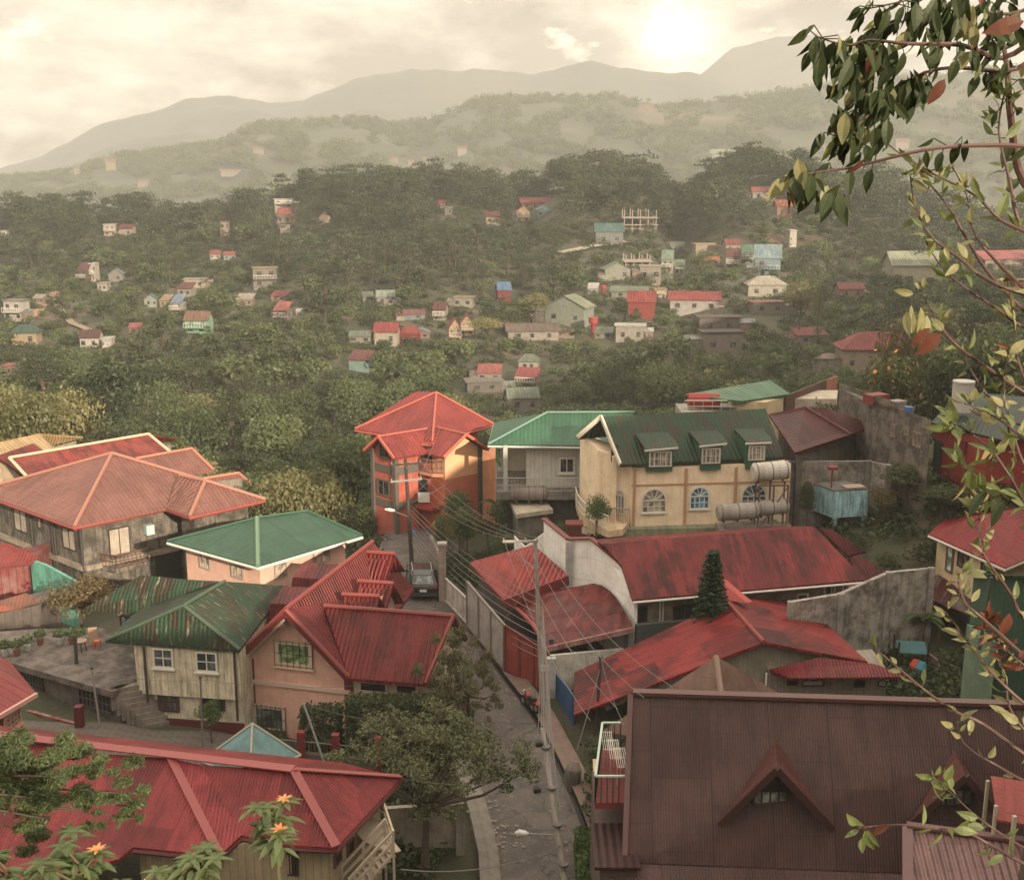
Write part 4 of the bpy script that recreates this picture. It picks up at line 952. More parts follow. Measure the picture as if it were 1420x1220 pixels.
# balcony at the left end
zf = -23.2; xa, xb = 3.0, 4.45; ya, yb = 40.6, 45.0
pb = thing('x', (0,0,0), 'x', 'x'); bpy.data.objects.remove(pb)
MB().prism([V((W(826,1077,-22.1).x,ya,zf)), V((xb,ya,zf)), V((xb,yb,zf)), V((W(836,1006,-22.1).x,yb,zf))], zf-.25).build('balcony', wall_mat(srgb(120,44,42), .5, hboard=.3), T)
A_, B_, C_, D_ = V((xb,ya,zf)), V((W(826,1077,-22.1).x,ya,zf)), V((W(836,1006,-22.1).x,yb,zf)), V((xb,yb,zf))
rl = MB(); Z = V((0,0,1.1))
for p, q in ((A_,B_),(B_,C_),(C_,D_)): rl.beam(p+Z, q+Z, .09, .06)
rl.build('handrail', plain((.42,.50,.40), .5), T)
rl = MB()
for p, q in ((A_,B_),(B_,C_),(C_,D_)):
    n = int((q-p).length/.2)
    for k in range(n+1): c_ = p+(q-p)*k/n; rl.beam(c_, c_+Z*.97, .045, .045)
rl.build('railing', plain((.03,.055,.04), .6), T)
body(T, [V((3.15,38.2,-24.3)), V((4.5,38.2,-24.3)), V((4.5,45,-24.3)), V((3.3,45,-24.3))], -31, wall_mat((.10,.06,.05), .5, hboard=.25), 'annex')
MB().slab([[V((2.95,38.0,-24.25)), V((4.6,38.0,-24.25)), V((4.6,40.7,-24.1)), V((2.95,40.7,-24.1))]], .12).build('annex_roof', roof_mat(srgb(66,40,38), pitch=.3, amt=.2), T)
for k, (xx, yy) in enumerate(((W(843,1030,-22.4).x,44.0),(W(852,1040,-22.4).x,43.3),(W(861,1050,-22.4).x,42.6))):
    T_ = thing('drying_rack', V((xx,yy,zf)), ('white wire drying rack nearest the back rail of the balcony','white wire drying rack in the middle of the three on the balcony','white wire drying rack nearest the brown roof on the balcony')[k], 'rack', 'drying racks on the balcony')
    b = MB()
    for j in range(6): b.beam((xx-.2+.08*j,yy-.75,zf+.75), (xx-.2+.08*j,yy+.75,zf+.85), .018, .018)
    for yy2 in (-.75,0,.75): b.beam((xx-.22,yy+yy2,zf+.8), (xx+.22,yy+yy2,zf+.8), .02, .02)
    b.build('rack_top', FR_W, T_); b = MB()
    for sx_, sy_ in ((-.2,-.7),(.2,-.7),(-.2,.7),(.2,.7)): b.beam((xx+sx_,yy+sy_,zf), (xx+sx_,yy+sy_,zf+.8), .02, .02)
    b.build('leg', FR_W, T_)

# lower mauve annex + red scrap bottom right
T = thing('mauve_shed', W(1330,1200,-27), 'mauve corrugated lean-to roof with broad brown border at the lower right corner', 'shed')
zz = -21.9
q = quad([(1252,1144),(1440,1168),(1470,1290),(1254,1290)], [zz,zz,zz-1.2,zz-1.2])
MB().slab([q], .12).build('roof', roof_mat(srgb(150,116,112), srgb(96,66,62), .3, .26, rough=.5, depth=.05), T)
bm_ = plain(srgb(96,62,60), .5)
MB().beam(q[0]+V((.1,-.1,.08)), q[1]+V((0,-.1,.08)), .32, .1).beam(q[0]+V((.12,-.1,.06)), q[3]+V((.12,0,.06)), .34, .1).build('border', bm_, T)
body(T, [V((p.x,p.y,q[k].z-.2)) for k, p in enumerate(inset(q, .3))], -31, wall_mat((.12,.08,.07), .5))
T = thing('red_sheet_shed', W(1400,1150,-25), 'shed with faded pink red sheet roof and pale posts at the right edge', 'shed')
zz = -20.4
q = quad([(1374,1075),(1460,1090),(1470,1150),(1383,1136)], [zz,zz,zz-.7,zz-.7]); MB().slab([q], .08).build('roof', roof_mat(srgb(160,80,74), srgb(110,60,54), .4, .5, rough=.6, depth=.01, sheet=.7), T)
pb = MB()
for k, p in enumerate(((1405,1150),(1425,1160))): c_ = W(*p, zz-.8); pb.box((c_.x,c_.y,-23.5), (.12,.12,5.6))
for p in q: pb.box((p.x,p.y+.2,-24), (.1,.1,6.6))
pb.build('post', plain((.42,.36,.27), .7), T)

# ---------------------------------------------------------------- bottom-left red roof
T = thing('board_lodge', W(420,1200,-28), 'rambling board house under faded red corrugated roof with several hips at the lower left', 'house')
zr, ze = -22.7, -24.5
RR = roof_mat(srgb(158,60,62), srgb(96,36,36), .45, .14, rough=.4, depth=.02, patch=srgb(124,42,44), pamt=.8, sheet=1.6)
ra = W(104,1027,zr); rc_ = W(406.6,1068,zr); rb_ = W(236.6,1051,zr-.05); rbl = W(30,1017,zr)
tip = W(556,1078,ze); c2_ = W(466,1175,ze); v1 = W(184.5,1174,ze); v1t = W(128,1044,zr-.15); h1 = W(304,1186,ze); v2t = W(279,1060.5,zr-.12); v2 = W(335,1157.5,ze+.25)
v0 = W(248,1184,ze); m1 = W(397,1171,ze)
lb0, lb1 = W(-20,1250,ze-.4), W(165,1190,ze-.2)
ext = W(-260,990,zr)
bk = V((.3,4.2,-1.9))
MB().slab([[rbl,v1t,v1,lb1,lb0,W(-260,1230,ze-.4),ext],[v1t,rb_,h1,v1],[rb_,v2t,v2,h1],[v2t,rc_,c2_,m1,v2],[rc_,tip,c2_],[rc_,rc_+bk+V((1,0,0)),tip],[ext,rbl,rc_,rc_+bk+V((1,0,0)),ext+bk]], .14).build('roof', RR, T)
cpm = plain(srgb(138,60,57), .5)
def cap2(p, q, w): return MB().beam(V(p)+V((0,0,.07)), V(q)+V((0,0,.07)), w, .05)
for p, q, w in ((ext,rc_,.5),(rb_,h1,.34),(rc_,c2_,.36),(rc_,tip,.3)): cap2(p, q, w).build('ridge_cap', cpm, T)
gutter(T, [v1,h1,v2,m1,c2_,tip], plain(srgb(84,34,34), .5), .10)
lodge = wall_mat((.36,.28,.17), .5, (.12,.09,.06), board=.3)
w0, w1, w2_ = m1+V((.2,.6,0)), c2_+V((-.35,.75,0)), tip+V((-.9,.1,0)); w1.z = w0.z = w2_.z = ze-.05
body(T, [v1+V((0,.6,0)), h1+V((0,.6,0)), w0, w1, w2_, w2_+V((-5,1.5,0)), V((v1.x,v1.y+4,ze))], -30.5, lodge)
pl = Plane(w0, w1); pr = Plane(w1, w2_)
window(T, pl, (378,1180,414,1212), FR_D, DARK, 6, 1, .08, False, barmat=FR_W); window(T, pr, (462,1180,472,1198), plain((.16,.07,.05),.7), DARK, 1, 1, .05, False); window(T, pr, (480,1164,489,1184), plain((.16,.07,.05),.7), DARK, 1, 1, .05, False)
# outside stair on the right side
T = thing('outside_stair', W(520,1180,-27.5), 'pale wooden outside stair and railing on the right side of the lower left house', 'stair')
d0, d1 = W(498,1158,-25.6), W(540,1188,-25.9)
p0_, p1_ = W(480,1240,-27.2), W(540,1175,-25.7)
wd = plain((.40,.32,.23), .8); n_ = (p1_-p0_); lat = V((n_.y,-n_.x,0)).normalized()*.9
b = MB()
for k in range(10): c_ = p0_+n_*(k/9); b.obox(c_-lat*.5, lat, V((n_.x,n_.y,0)).normalized()*.3, V((0,0,.05)))
b.build('tread', wd, T)
b = MB()
for o_ in (lat*.5, -lat*.5):
    for h_ in (.0, .5, .95): b.beam(p0_+o_+V((0,0,h_)), p1_+o_+V((0,0,h_)), .07, .1)
b.build('railing', wd, T)
b = MB()
for o_ in (lat*.5, -lat*.5):
    for f_ in (0, .5, 1): c_ = p0_+n_*f_+o_; b.beam(V((c_.x,c_.y,gz(c_.x,c_.y))), c_+V((0,0,1)), .09, .09)
b.build('post', wd, T)
pf = [p1_+lat*.5, p1_+lat*.5+V((-.6,2.2,0)), p1_+V((-2.4,2.6,0)), p1_-lat*.5+V((-.8,0,0))]; MB().prism(pf, p1_.z-.12).build('landing', wd, T)
railing(T, [pf[0],pf[1],pf[2]], .95, wd, .5, r=.03, mid=1)

# ---------------------------------------------------------------- red tiled roof at the left edge, terrace, steps
T = thing('tiled_porch_house', W(10,1000,-27), 'house with pinkish red square tiled roof and lattice windows cut by the left edge', 'house')
ze = -24.2
a_, b_, c_ = W(-60,890,-22.4), W(51,961.5,ze), W(-40,1015,ze)
MB().slab([[a_,b_,c_],[a_,b_,b_+V((-3,4,0))]], .16).build('roof', roof_mat(srgb(160,68,64), srgb(110,44,44), .3, .5, rough=.35, tile=.5, depth=.05), T)
MB().beam(b_+V((0,0,-.05)), c_+V((0,0,-.05)), .14, .2).build('fascia', plain((.55,.30,.24), .5), T)
i0, i1 = b_+V((-.9,.2,-.2)), c_+V((.0,.9,-.2))
body(T, [i0, i1, i1+V((-3,2,0)), i0+V((-3,3,0))], -30, wall_mat(srgb(130,58,50), .4))
pl = Plane(i1, i0); window(T, pl, (2,985,28,1012), plain((.52,.30,.22),.6), glass_mat((.10,.07,.06),.3), 5, 4, .1, True)
window(T, pl, (2,968,26,980), plain((.52,.30,.22),.6), DARK, 3, 1, .08, False)

T = thing('roof_terrace', W(90,960,-28), 'flat stained concrete roof terrace with barred openings below, left of the cream house', 'terrace')
zt = -26.4
fl_, fr_ = W(-40,905,zt), W(156,959,zt); rr = W(188,944,zt); rb2 = W(192,896,zt); bb_ = W(126,893,zt); bl_ = W(45,886,zt); ll = W(-40,903,zt)
tm = wall_mat((.15,.118,.096), .85, (.05,.04,.034), big=1.1, streak=.2)
fl_ = W(-60,898,zt)
MB().prism([fl_,fr_,rr,rb2,W(140,870,zt),W(45,872,zt),W(-60,880,zt)], zt-.35).build('slab', tm, T)
dn_ = wall_mat((.115,.095,.08), .9, (.03,.026,.022))
u_ = (fr_-fl_).normalized(); nn = V((u_.y,-u_.x,0))
if nn.y > 0: nn = -nn
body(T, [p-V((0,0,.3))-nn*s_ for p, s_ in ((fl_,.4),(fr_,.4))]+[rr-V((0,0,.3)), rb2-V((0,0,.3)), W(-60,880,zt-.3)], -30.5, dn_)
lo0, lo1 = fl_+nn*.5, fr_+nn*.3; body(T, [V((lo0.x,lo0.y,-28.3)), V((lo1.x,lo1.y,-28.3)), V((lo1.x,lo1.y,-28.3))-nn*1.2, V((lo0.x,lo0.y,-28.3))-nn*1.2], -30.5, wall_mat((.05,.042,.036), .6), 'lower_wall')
pl = Plane(fl_-nn*.4, fr_-nn*.4)
for rc in ((0,922,13,940),(28,928,60,962),(112,958,155,982)): window(T, pl, rc, FR_D, DARK, 1, 1, .05, False, bars=8, barmat=plain((.13,.10,.085),.8))
cs = MB()
for k in range(9):                       # stone steps from the terrace down to the lane
    f_ = k/9; c_ = W(176,950,zt)*(1-f_)+W(238,1012,-29.0)*f_
    cs.box((c_.x, c_.y, c_.z-.6-.0), (1.7,.42,1.2), .45)
T = thing('stone_steps', W(200,990,-28.5), 'worn concrete steps descending from the roof terrace to the cream house', 'steps')
cs.build('step', wall_mat((.22,.185,.15), .6, (.05,.04,.035)), T)
# low red wall in the alley below the terrace
w0 = W(30,1000,-28.6); w1 = W(112,1018,-28.6)
T2, _ = panelwall('low_red_wall', 'low red painted wall with peeling white patches in the alley under the terrace', 'wall', [WY(32,984,w0.y), WY(110,1005,w1.y)], [w0,w1], .2, wall_mat(srgb(112,40,38), .7, (.36,.27,.22), streak=.1))
MB().box((w1.x,w1.y,w1.z+.6), (.4,.4,2.0)).build('end_post', plain(srgb(96,32,32),.7), T2)
# alley paving
al = [W(60,1010,-28.5), W(150,1000,-28.6), W(260,1030,-28.8), W(390,1060,-28.9), W(300,1075,-28.9), W(60,1040,-28.6)]
grid_mesh('pavement', wall_mat((.13,.105,.085), .8, (.035,.03,.026)), [[(-27+.75*i, 52+.6*j, gz(-27+.75*i, 52+.6*j)+.07) for i in range(24)] for j in range(10)])

# ---------------------------------------------------------------- upper middle: slab hut with tank, concrete walls, blue tank house
T = thing('water_hut', W(738,740,-26), 'small concrete hut with flat pale slab roof below the boarded house porch', 'hut')
zc = -23.3
a_, b_, c_, d_ = W(707,697,zc), W(756,696,zc), W(767,706,zc), W(716,713,zc)
a_, b_ = a_+V((0,.5,0)), b_+V((0,.5,0))
MB().slab([[a_,b_,c_,d_]], .3).build('roof', wall_mat((.42,.36,.28), .4), T)
body(T, [d_+V((.1,.3,-.3)), c_+V((-.3,.3,-.3)), b_+V((-.3,-.1,-.3)), a_+V((.2,-.1,-.3))], -27.5, wall_mat((.20,.175,.14), .8, (.05,.06,.035)))
def tank(label, p, q, r, mat, feet, cat='water tank', name='water_tank', group=None):
    p, q = V(p), V(q); T = thing(name, (p+q)/2-V((0,0,r)), label, cat, group); d = (q-p).normalized()
    MB().tube([p-d*.12, p, q, q+d*.12], [r*.75, r, r, r*.75], 20).build('tank_body', mat, T, smooth=False)
    b = MB()
    for f in (.05,.5,.95): c = p+(q-p)*f; b.tube([c-d*.03, c+d*.03], r+.015, 20)
    b.build('hoop', plain((.10,.07,.055), .7), T)
    if feet:
        b = MB()
        for f in (.12,.5,.88): c = p+(q-p)*f; b.box((c.x,c.y,c.z-r-feet/2+.08), (.14,.5,feet+.1))
        b.build('leg', plain((.10,.06,.045), .8), T)
    return T
yk = a_.y-.9
tank('rusty grey cylindrical water tank lying on the concrete hut roof', (WY(711,684,yk)), (WY(756,683,yk)), .52, wall_mat((.24,.20,.175), .8, (.10,.07,.055)), .3)
q0, q1 = W(1047,655,-19.4), W(1090,652,-19.4)
tank('pale cylindrical water tank raised on a steel frame beside the yellow house', (WY(1046,655,75.3)), (WY(1091,651,75.6)), .62, wall_mat((.50,.46,.40), .5, (.16,.10,.075)), .1)
T = thing('steel_stand', V((W(1068,700,-23).x,75.4,-23.3)), 'rusty steel frame carrying the pale water tank', 'stand')
b = MB(); fx0, fx1 = WY(1046,655,75.3).x+.3, WY(1091,651,75.6).x
for x_ in (fx0,(fx0+fx1)/2,fx1):
    for y_ in (74.9,76.0): b.beam((x_,y_,-23.2),(x_,y_,-20.05),.1,.1)
for z_ in (-20.05,-21.6): b.beam((fx0,74.9,z_),(fx1,74.9,z_),.1,.1)
b.beam((fx0,74.9,-23.1),(fx1,74.9,-20.1),.07,.07); b.beam((fx1,74.9,-23.1),(fx0,74.9,-21.6),.07,.07); b.build('frame', plain((.12,.075,.055), .8), T)
gm = wall_mat((.30,.27,.235), .6, (.12,.09,.07))
tank('rusty grey water tank lying at the foot of the yellow house, left one of two', (WY(997,711,74.6)), (WY(1048,707,74.9)), .55, gm, .1, group='tanks at the foot of the yellow house')
tank('rusty grey water tank lying behind low grating, right one of two', (WY(1050,705,75.0)), (WY(1090,701,75.3)), .5, gm, .1, group='tanks at the foot of the yellow house')
T = thing('tank_platform', W(1060,730,-23), 'grey concrete platform under the tanks beside the yellow house', 'platform')
MB().prism([V((WY(1000,722,74).x,73.6,-22.95)), V((WY(1092,712,74).x,74.0,-22.95)), V((WY(1092,712,74).x,77,-22.95)), V((WY(1000,722,74).x,76.2,-22.95))], -27).build('slab', wall_mat((.26,.23,.20), .7), T)
railing(T, [V((WY(1024,722,73.8).x,73.7,-22.95)), V((WY(1092,712,74).x,74.0,-22.95))], .5, plain((.16,.14,.12),.7), .12, r=.015)
def cwall(label, tops, D, zb, col=(.27,.235,.20), name='concrete_wall', th=.25, dirt=.8):
    P = [WY(x, y, d) for (x, y), d in zip(tops, D)]
    T = thing(name, V((P[0].x,P[0].y,zb)), label, 'wall'); wallstrip(P, zb, th, wall_mat(col, dirt, (.09,.07,.06), streak=.45, big=.9), 'panel', T)
    MB_ = MB()
    for p in P: MB_.box((p.x,p.y,(p.z+zb)/2), (.35,.35,p.z-zb+.1))
    MB_.build('pier', wall_mat(tuple(c*.85 for c in col), .8), T); return T
cwall('tall bare concrete retaining wall behind the blue tank house', [(1093,640),(1204,639.5)], [77.6,79.5], -26)
cwall('short concrete wall section with patched panel right of the blue tank house', [(1206,640),(1232,645)], [79.6,77.5], -26, (.34,.30,.25))
cwall('streaky plastered wall running down behind the patchy red roof', [(1097,835),(1166,824),(1233,794),(1292,788)], [63.5,64.5,66.5,67.5], -30, (.38,.34,.29))
T = thing('tank_house', W(1165,720,-24), 'peeling light blue boxy cistern house with flat mossy top', 'cistern')
zc = -20.9
a_, b_, c_ = W(1122.8,670,zc), W(1156.5,682,zc), W(1205,679.5,zc); d_ = a_+(c_-b_)
bw = wall_mat((.36,.58,.62), .6, (.05,.05,.045), board=.4, streak=1.)
body(T, [a_,b_,c_,d_], -22.7, bw); MB().slab([[V((p.x,p.y,zc+.12)) for p in (a_,b_,c_,d_)]], .11).build('top_slab', wall_mat((.16,.155,.13), .8), T)
b = MB()
for p in (b_,c_,a_): b.box((p.x+(.2 if p is not c_ else -.2),p.y+.2,-24.2), (.3,.3,3.2))
b.build('post', plain((.20,.30,.30), .8), T)
hq = W(1185,676,zc+.2); MB().box((hq.x,hq.y+.3,zc+.2),(1.4,.8,.1),.2).build('hatch', plain((.36,.26,.20),.7), T)
T = thing('small_red_stand', W(1157,690,-21), 'little red pipe stand on top of the blue cistern house', 'stand')
hq = W(1156,680,zc+.1); MB().tube([V((hq.x,hq.y+.6,zc+.1)), V((hq.x,hq.y+.6,zc+1.5))], .05).box((hq.x,hq.y+.6,zc+1.5),(.6,.5,.2)).build('frame', plain(srgb(120,50,44),.7), T)

T = thing('maroon_roof_house', W(1130,620,-21), 'dark maroon hip roofed house behind the concrete retaining wall', 'house')
z0, z1_ = -18.2, -16.7
L, F_, R_ = W(1066,574,z0+.9), W(1102,627.5,z0), W(1180,602,z0); ap = W(1116,563.7,z1_); R2 = W(1212,590,z0+.1); rt = W(1148,566,z1_)
DM_ = roof_mat(srgb(88,36,34), srgb(50,26,24), .6, .26, rough=.5)
MB().slab([[L,F_,R_,ap],[ap,R_,R2,rt]], .15).build('roof', DM_, T); ridgecaps(T, [(ap,R_)], plain(srgb(120,66,56),.6), .08)
body(T, [F_+V((.4,.9,-.2)), R_+V((-.4,.8,-.2)), R2+V((0,2,-.2)), V((L.x+1,L.y+1,z0-.2))], -25, wall_mat((.14,.11,.09), .7))

T = thing('green_roof_lodge', W(1030,560,-20), 'pale green sheet roofed house with open deck and red tarpaulin behind the yellow house', 'house')
D0 = 90; zz = lambda x, y, d=D0: WY(x, y, d)
a_, b_, c_, d_ = zz(948,547,88), zz(1068,527,92), zz(1096,546,89), zz(1028,556,86)
MB().slab([[a_,b_,c_,d_]], .15).build('roof', roof_mat(srgb(88,124,92), srgb(62,94,68), .4, .4, rough=.5), T)
body(T, [V((d_.x-.2,86.6,d_.z-.15)), V((zz(1063,556,86.6).x,86.6,d_.z-.2)), V((c_.x-.5,89,c_.z-.3)), V((b_.x-.5,91,b_.z-.6)), V((d_.x-.2,90,d_.z-.2))], -24, wall_mat((.55,.42,.25), .4))
tb = MB(); t0 = zz(955,562,87.2); t1_ = zz(998,565,87.2)
MB().tube([V((t0.x,87.6,t0.z+.3)), V((t1_.x,87.6,t1_.z+.4))], [.55,.6], 10).build('tarpaulin', plain(srgb(150,50,46),.7), T)
MB().prism([V((t0.x-.6,86.4,t0.z-.4)), V((d_.x,86.4,t0.z-.4)), V((d_.x,90,t0.z-.4)), V((t0.x-.6,90,t0.z-.4))], -24).build('deck', wall_mat((.35,.32,.27), .6), T)
railing(T, [V((t0.x-.4,86.5,t0.z-.4)), V((d_.x,86.5,t0.z-.4))], .9, FR_W, .6, r=.025, mid=1)
T = thing('long_wall', WY(1120,540,95), 'dark rusty sheet wall with a pale yard in front, right of the pale green roof', 'wall')
P_ = [WY(1090,549,90), WY(1128,534,96), WY(1160,521,101)]; wallstrip(P_, -24, .15, wall_mat(srgb(92,56,44), .7), 'panel', T)
wallstrip([WY(1145,527,99)+V((0,-.3,0)), WY(1160,521,101)+V((0,-.3,0))], -22, .1, wall_mat(srgb(170,110,84), .4), 'inner_panel', T)
T = thing('pale_terrace', WY(1120,560,93), 'pale concrete yard slab beside the dark rusty sheet wall', 'terrace')
MB().prism([WY(1090,553,92), WY(1160,553,92), WY(1162,541,97), WY(1130,541,97)], -26).build('slab', wall_mat((.45,.37,.28), .4), T)

T = thing('grey_block_house', W(1260,640,-22), 'old streaked grey concrete block house with flat roof full of junk', 'house')
D1, D2 = 80, 76
a_, b_ = WY(1213,563,81), WY(1290,590,76); th_ = V((9,6,0))
zt = (a_.z+b_.z)/2; a_.z = b_.z = zt
a_ = W(1213,563,zt); b_ = W(1291,590,zt); perp = V((-.6,7,0))
gbm = wall_mat((.17,.135,.105), .9, (.05,.04,.032), board=0, streak=.5, big=1.)
body(T, [a_,b_,b_+perp,a_+perp], -24, gbm)
pl = Plane(a_, b_)
for rc in ((1236,588,1243,606),(1256,592,1262,604),(1267,599,1279,620)): window(T, pl, rc, plain((.24,.18,.14),.8), glass_mat((.09,.07,.06),.4), 2, 1, .06, False)
pb = MB(); d_ = (b_-a_)
pb.obox(a_, d_, perp*.03, V((0,0,.35))); pb.obox(a_, d_*.45, perp*.02, V((0,0,.75))); pb.obox(a_+perp, d_, -perp*.03, V((0,0,.4))); pb.build('parapet', gbm, T)
for k, (f, g, nm, lb, ct, sz_, cl_) in enumerate(((.35,.45,'junk_crate','red brown crate in the clutter on the flat grey roof','crate',(1.5,1,.7),srgb(120,52,44)),(.62,.3,'white_sheet','crumpled pale sheet lying on the flat grey roof','sheet',(1.3,.8,.12),(.5,.46,.4)),(.78,.5,'grey_box','square grey box in the clutter on the flat grey roof','box',(1.0,.8,.7),(.22,.19,.16)),(.88,.35,'blue_drum','small blue drum on the flat grey roof','drum',(.5,.5,.6),(.05,.12,.25)))):
    c_ = a_+d_*f+perp*g; o = MB(); 
    if nm == 'blue_drum': o.tube([c_+V((0,0,.02)), c_+V((0,0,.6))], .3, 14)
    elif nm == 'white_sheet': o.poly([c_, c_+V((1.2,.1,.25)), c_+V((1.3,.9,.05)), c_+V((.5,.7,.3)), c_+V((.1,.8,.02))]); o.poly([c_+V((0,0,-.05)), c_+V((.1,.8,-.05)), c_+V((1.3,.9,0)), c_+V((1.2,.1,.1))])
    else:
        o.box((c_.x,c_.y,c_.z+sz_[2]/2), sz_, .5); 
        for j in range(3): o.box((c_.x,c_.y,c_.z+.1+.25*j), (sz_[0]+.06,sz_[1]+.06,.08), .5)
    tag(o.build(nm, plain(cl_, .7)), lb, ct)
c_ = WY(1335,550,80); T = thing('roof_tank', V((c_.x,c_.y,c_.z-1)), 'upright pale cylindrical tank on the flat roof at the right', 'water tank')
MB().tube([c_-V((0,0,1)), c_+V((0,0,.85)), c_+V((0,0,1.0))], [.72,.72,.6], 18).build('tank_body', wall_mat((.46,.42,.36), .4), T); MB().tube([c_+V((0,0,.95)), c_+V((0,0,1.1))], .74, 18).build('lid', plain((.42,.38,.33)), T)

T = thing('red_board_house', W(1330,640,-22), 'red boarded house with dark green corrugated roof next to the grey block house', 'house')
zt = -16.8
a_, b_ = W(1297,584,zt), W(1372,606,zt); c_ = W(1430,596,zt); p_ = V((3.4,7,0))
MB().slab([[a_+V((-.4,-.4,0)), b_+V((.6,-.6,-.05)), c_+V((2,0,0)), c_+V((3,6,1.0)), a_+V((4,6.5,.9))]], .14).build('roof', roof_mat(srgb(54,66,52), srgb(40,44,38), .5, .3), T)
body(T, [a_+V((.1,.2,-.2)), b_+V((0,.2,-.2)), c_+V((2,.5,-.2)), c_+V((2,5,-.2)), a_+V((3,6,-.2))], -24, wall_mat(srgb(152,54,46), .4, srgb(90,32,30), board=.5))
pl = Plane(a_, b_); window(T, pl, (1329,610,1340,626), plain(srgb(120,40,36),.6), plain(srgb(110,40,36),.6), 1, 1, .06, False); window(T, pl, (1301,612,1307,630), FR_D, plain((.25,.25,.22)), 1, 1, .05, False)
q = pl.on(1297,600); MB().obox(V((q.x-.05,q.y-.12,-24)), pl.u*.7, V((0,.1,0)), V((0,0,6.0))).build('door_panel', plain(srgb(40,58,46),.7), T)

T = thing('right_cream_house', W(1340,820,-26), 'cream house with red hip roof and white gutter at the right edge', 'house')
ze = -22
L, F_ = W(1288,740,ze), W(1394,787,ze); ap = W(1360.5,713.8,-20.4); R_ = W(1480,750,ze)
MB().slab([[L,F_,ap],[F_,R_,R_+V((2,5,0)),ap+V((3,1.5,0)),ap],[ap,L,L+V((4,6,0)),ap+V((3,1.5,0))]], .15).build('roof', roof_mat(srgb(150,52,52), srgb(96,36,36), .4, .26, rough=.45), T)
gutter(T, [L,F_,R_], plain((.62,.56,.48),.4), .09)
A, B = L+V((.75,.5,-.15)), F_+V((-.1,.95,-.15)); C_ = R_+V((0,.8,-.15))
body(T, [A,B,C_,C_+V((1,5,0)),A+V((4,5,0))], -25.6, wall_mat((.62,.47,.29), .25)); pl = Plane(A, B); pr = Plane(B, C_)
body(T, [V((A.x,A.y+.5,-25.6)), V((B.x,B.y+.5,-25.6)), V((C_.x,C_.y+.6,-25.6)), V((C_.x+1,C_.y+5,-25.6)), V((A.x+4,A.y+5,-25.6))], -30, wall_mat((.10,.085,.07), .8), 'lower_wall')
window(T, pl, (1313,756,1323,794), plain((.16,.08,.06),.6), glass_mat((.18,.22,.20),.2), 1, 2, .12, False); window(T, pl, (1329,764,1344,788), FR_D, glass_mat((.06,.04,.035),.3), 2, 1, .08, False); window(T, pl, (1361,778,1382,802), FR_D, glass_mat((.03,.03,.03),.2), 3, 1, .08, False)
q = quad([(1255,817),(1301,796),(1366,838),(1360,858)], [-25.0,-24.6,-25.0,-25.6]); MB().slab([q], .1).build('lean_to_roof', roof_mat(srgb(84,40,36), (.3,.27,.23), .8, .26), T)
b = MB()
for p in (q[0],q[3]): b.box((p.x+.1,p.y+.2,-27.4), (.1,.1,4.6))
b.build('post', plain((.25,.22,.19),.7), T)

T = thing('green_sheet_shed', W(1395,900,-28), 'dark green corrugated sheet shed with pale green lower wall at the right edge', 'shed')
a_, b_ = WY(1377,797,57.5), WY(1440,800,56.5); 
MB().prism([a_,b_,b_+V((0,2.4,-.95)),a_+V((0,2.4,-.95))], -29.5).build('wall', wall_mat((.035,.085,.05), .5, (.02,.04,.025), board=.25), T)
MB().slab([[a_+V((-.3,-.2,.1)), b_+V((0,-.2,.1)), b_+V((0,2.6,-.8)), a_+V((-.3,2.6,-.8))]], .1).build('roof', roof_mat(srgb(50,84,62), pitch=.25), T)
c_ = WY(1356,880,57); d_ = WY(1383,880,56); MB().prism([V((c_.x,57,c_.z)), V((d_.x,56,c_.z)), V((d_.x,58,c_.z)), V((c_.x,58.5,c_.z))], -29.5).build('annex', wall_mat((.13,.19,.12), .4), T)
MB().beam(WY(1375,800,55.8), WY(1358,900,55.8)+V((0,0,0)), .14, .14).build('brace', plain((.05,.06,.045)), T)
# clutter yard right of the patchy roof
for k, (x_, y_, lb, cl_, zz_) in enumerate(((1245,862,'leaning pale corrugated sheet in the cluttered yard by the banana plants',(.42,.38,.33),-27.5),(1262,893,'slatted grey panel fence in the cluttered yard',(.28,.23,.19),-28))):
    p0, p1 = W(x_-14,y_-6,zz_), W(x_+20,y_+10,zz_-.2)
    if k == 0: T = thing('roof_sheet', p0, lb, 'sheet'); MB().slab([[p0,p1,p1+V((-1.2,1.0,.3)),p0+V((-1.0,1.0,.3))]], .05).build('sheet', roof_mat(cl_, pitch=.2), T); MB().box((p0.x,p0.y+.4,p0.z-1.1),(.08,.08,2.2)).box((p1.x-.4,p1.y+.4,p1.z-1.1),(.08,.08,2.2)).build('post', FR_D, T)
    else: T, _ = panelwall('slat_fence', lb, 'fence', [W(1238,868,-27.4), W(1300,915,-27.6)], [W(1238,868,-27.4)-V((0,0,1.6)), W(1300,915,-27.6)-V((0,0,1.8))], .06, wall_mat(cl_, .6, board=0, hboard=.16), 4, plain((.22,.12,.09)))
c_ = W(1262,922,-28.2); T = thing('blue_tarp_stall', c_, 'small lean-to covered with a blue and green tarpaulin in the yard', 'stall')
MB().slab([[c_+V((-.9,-.5,1.0)), c_+V((.8,-.5,.9)), c_+V((.9,.4,1.3)), c_+V((-.8,.4,1.4))]], .06).build('tarpaulin', wall_mat((.05,.12,.15), .8, (.03,.10,.04), hboard=.5), T)
b = MB()
for sx_, sy_ in ((-.9,-.5),(.8,-.5),(.9,.7),(-.8,.7)): b.box((c_.x+sx_,c_.y+sy_,c_.z+.5),(.08,.08,2.3))
b.build('post', FR_D, T)
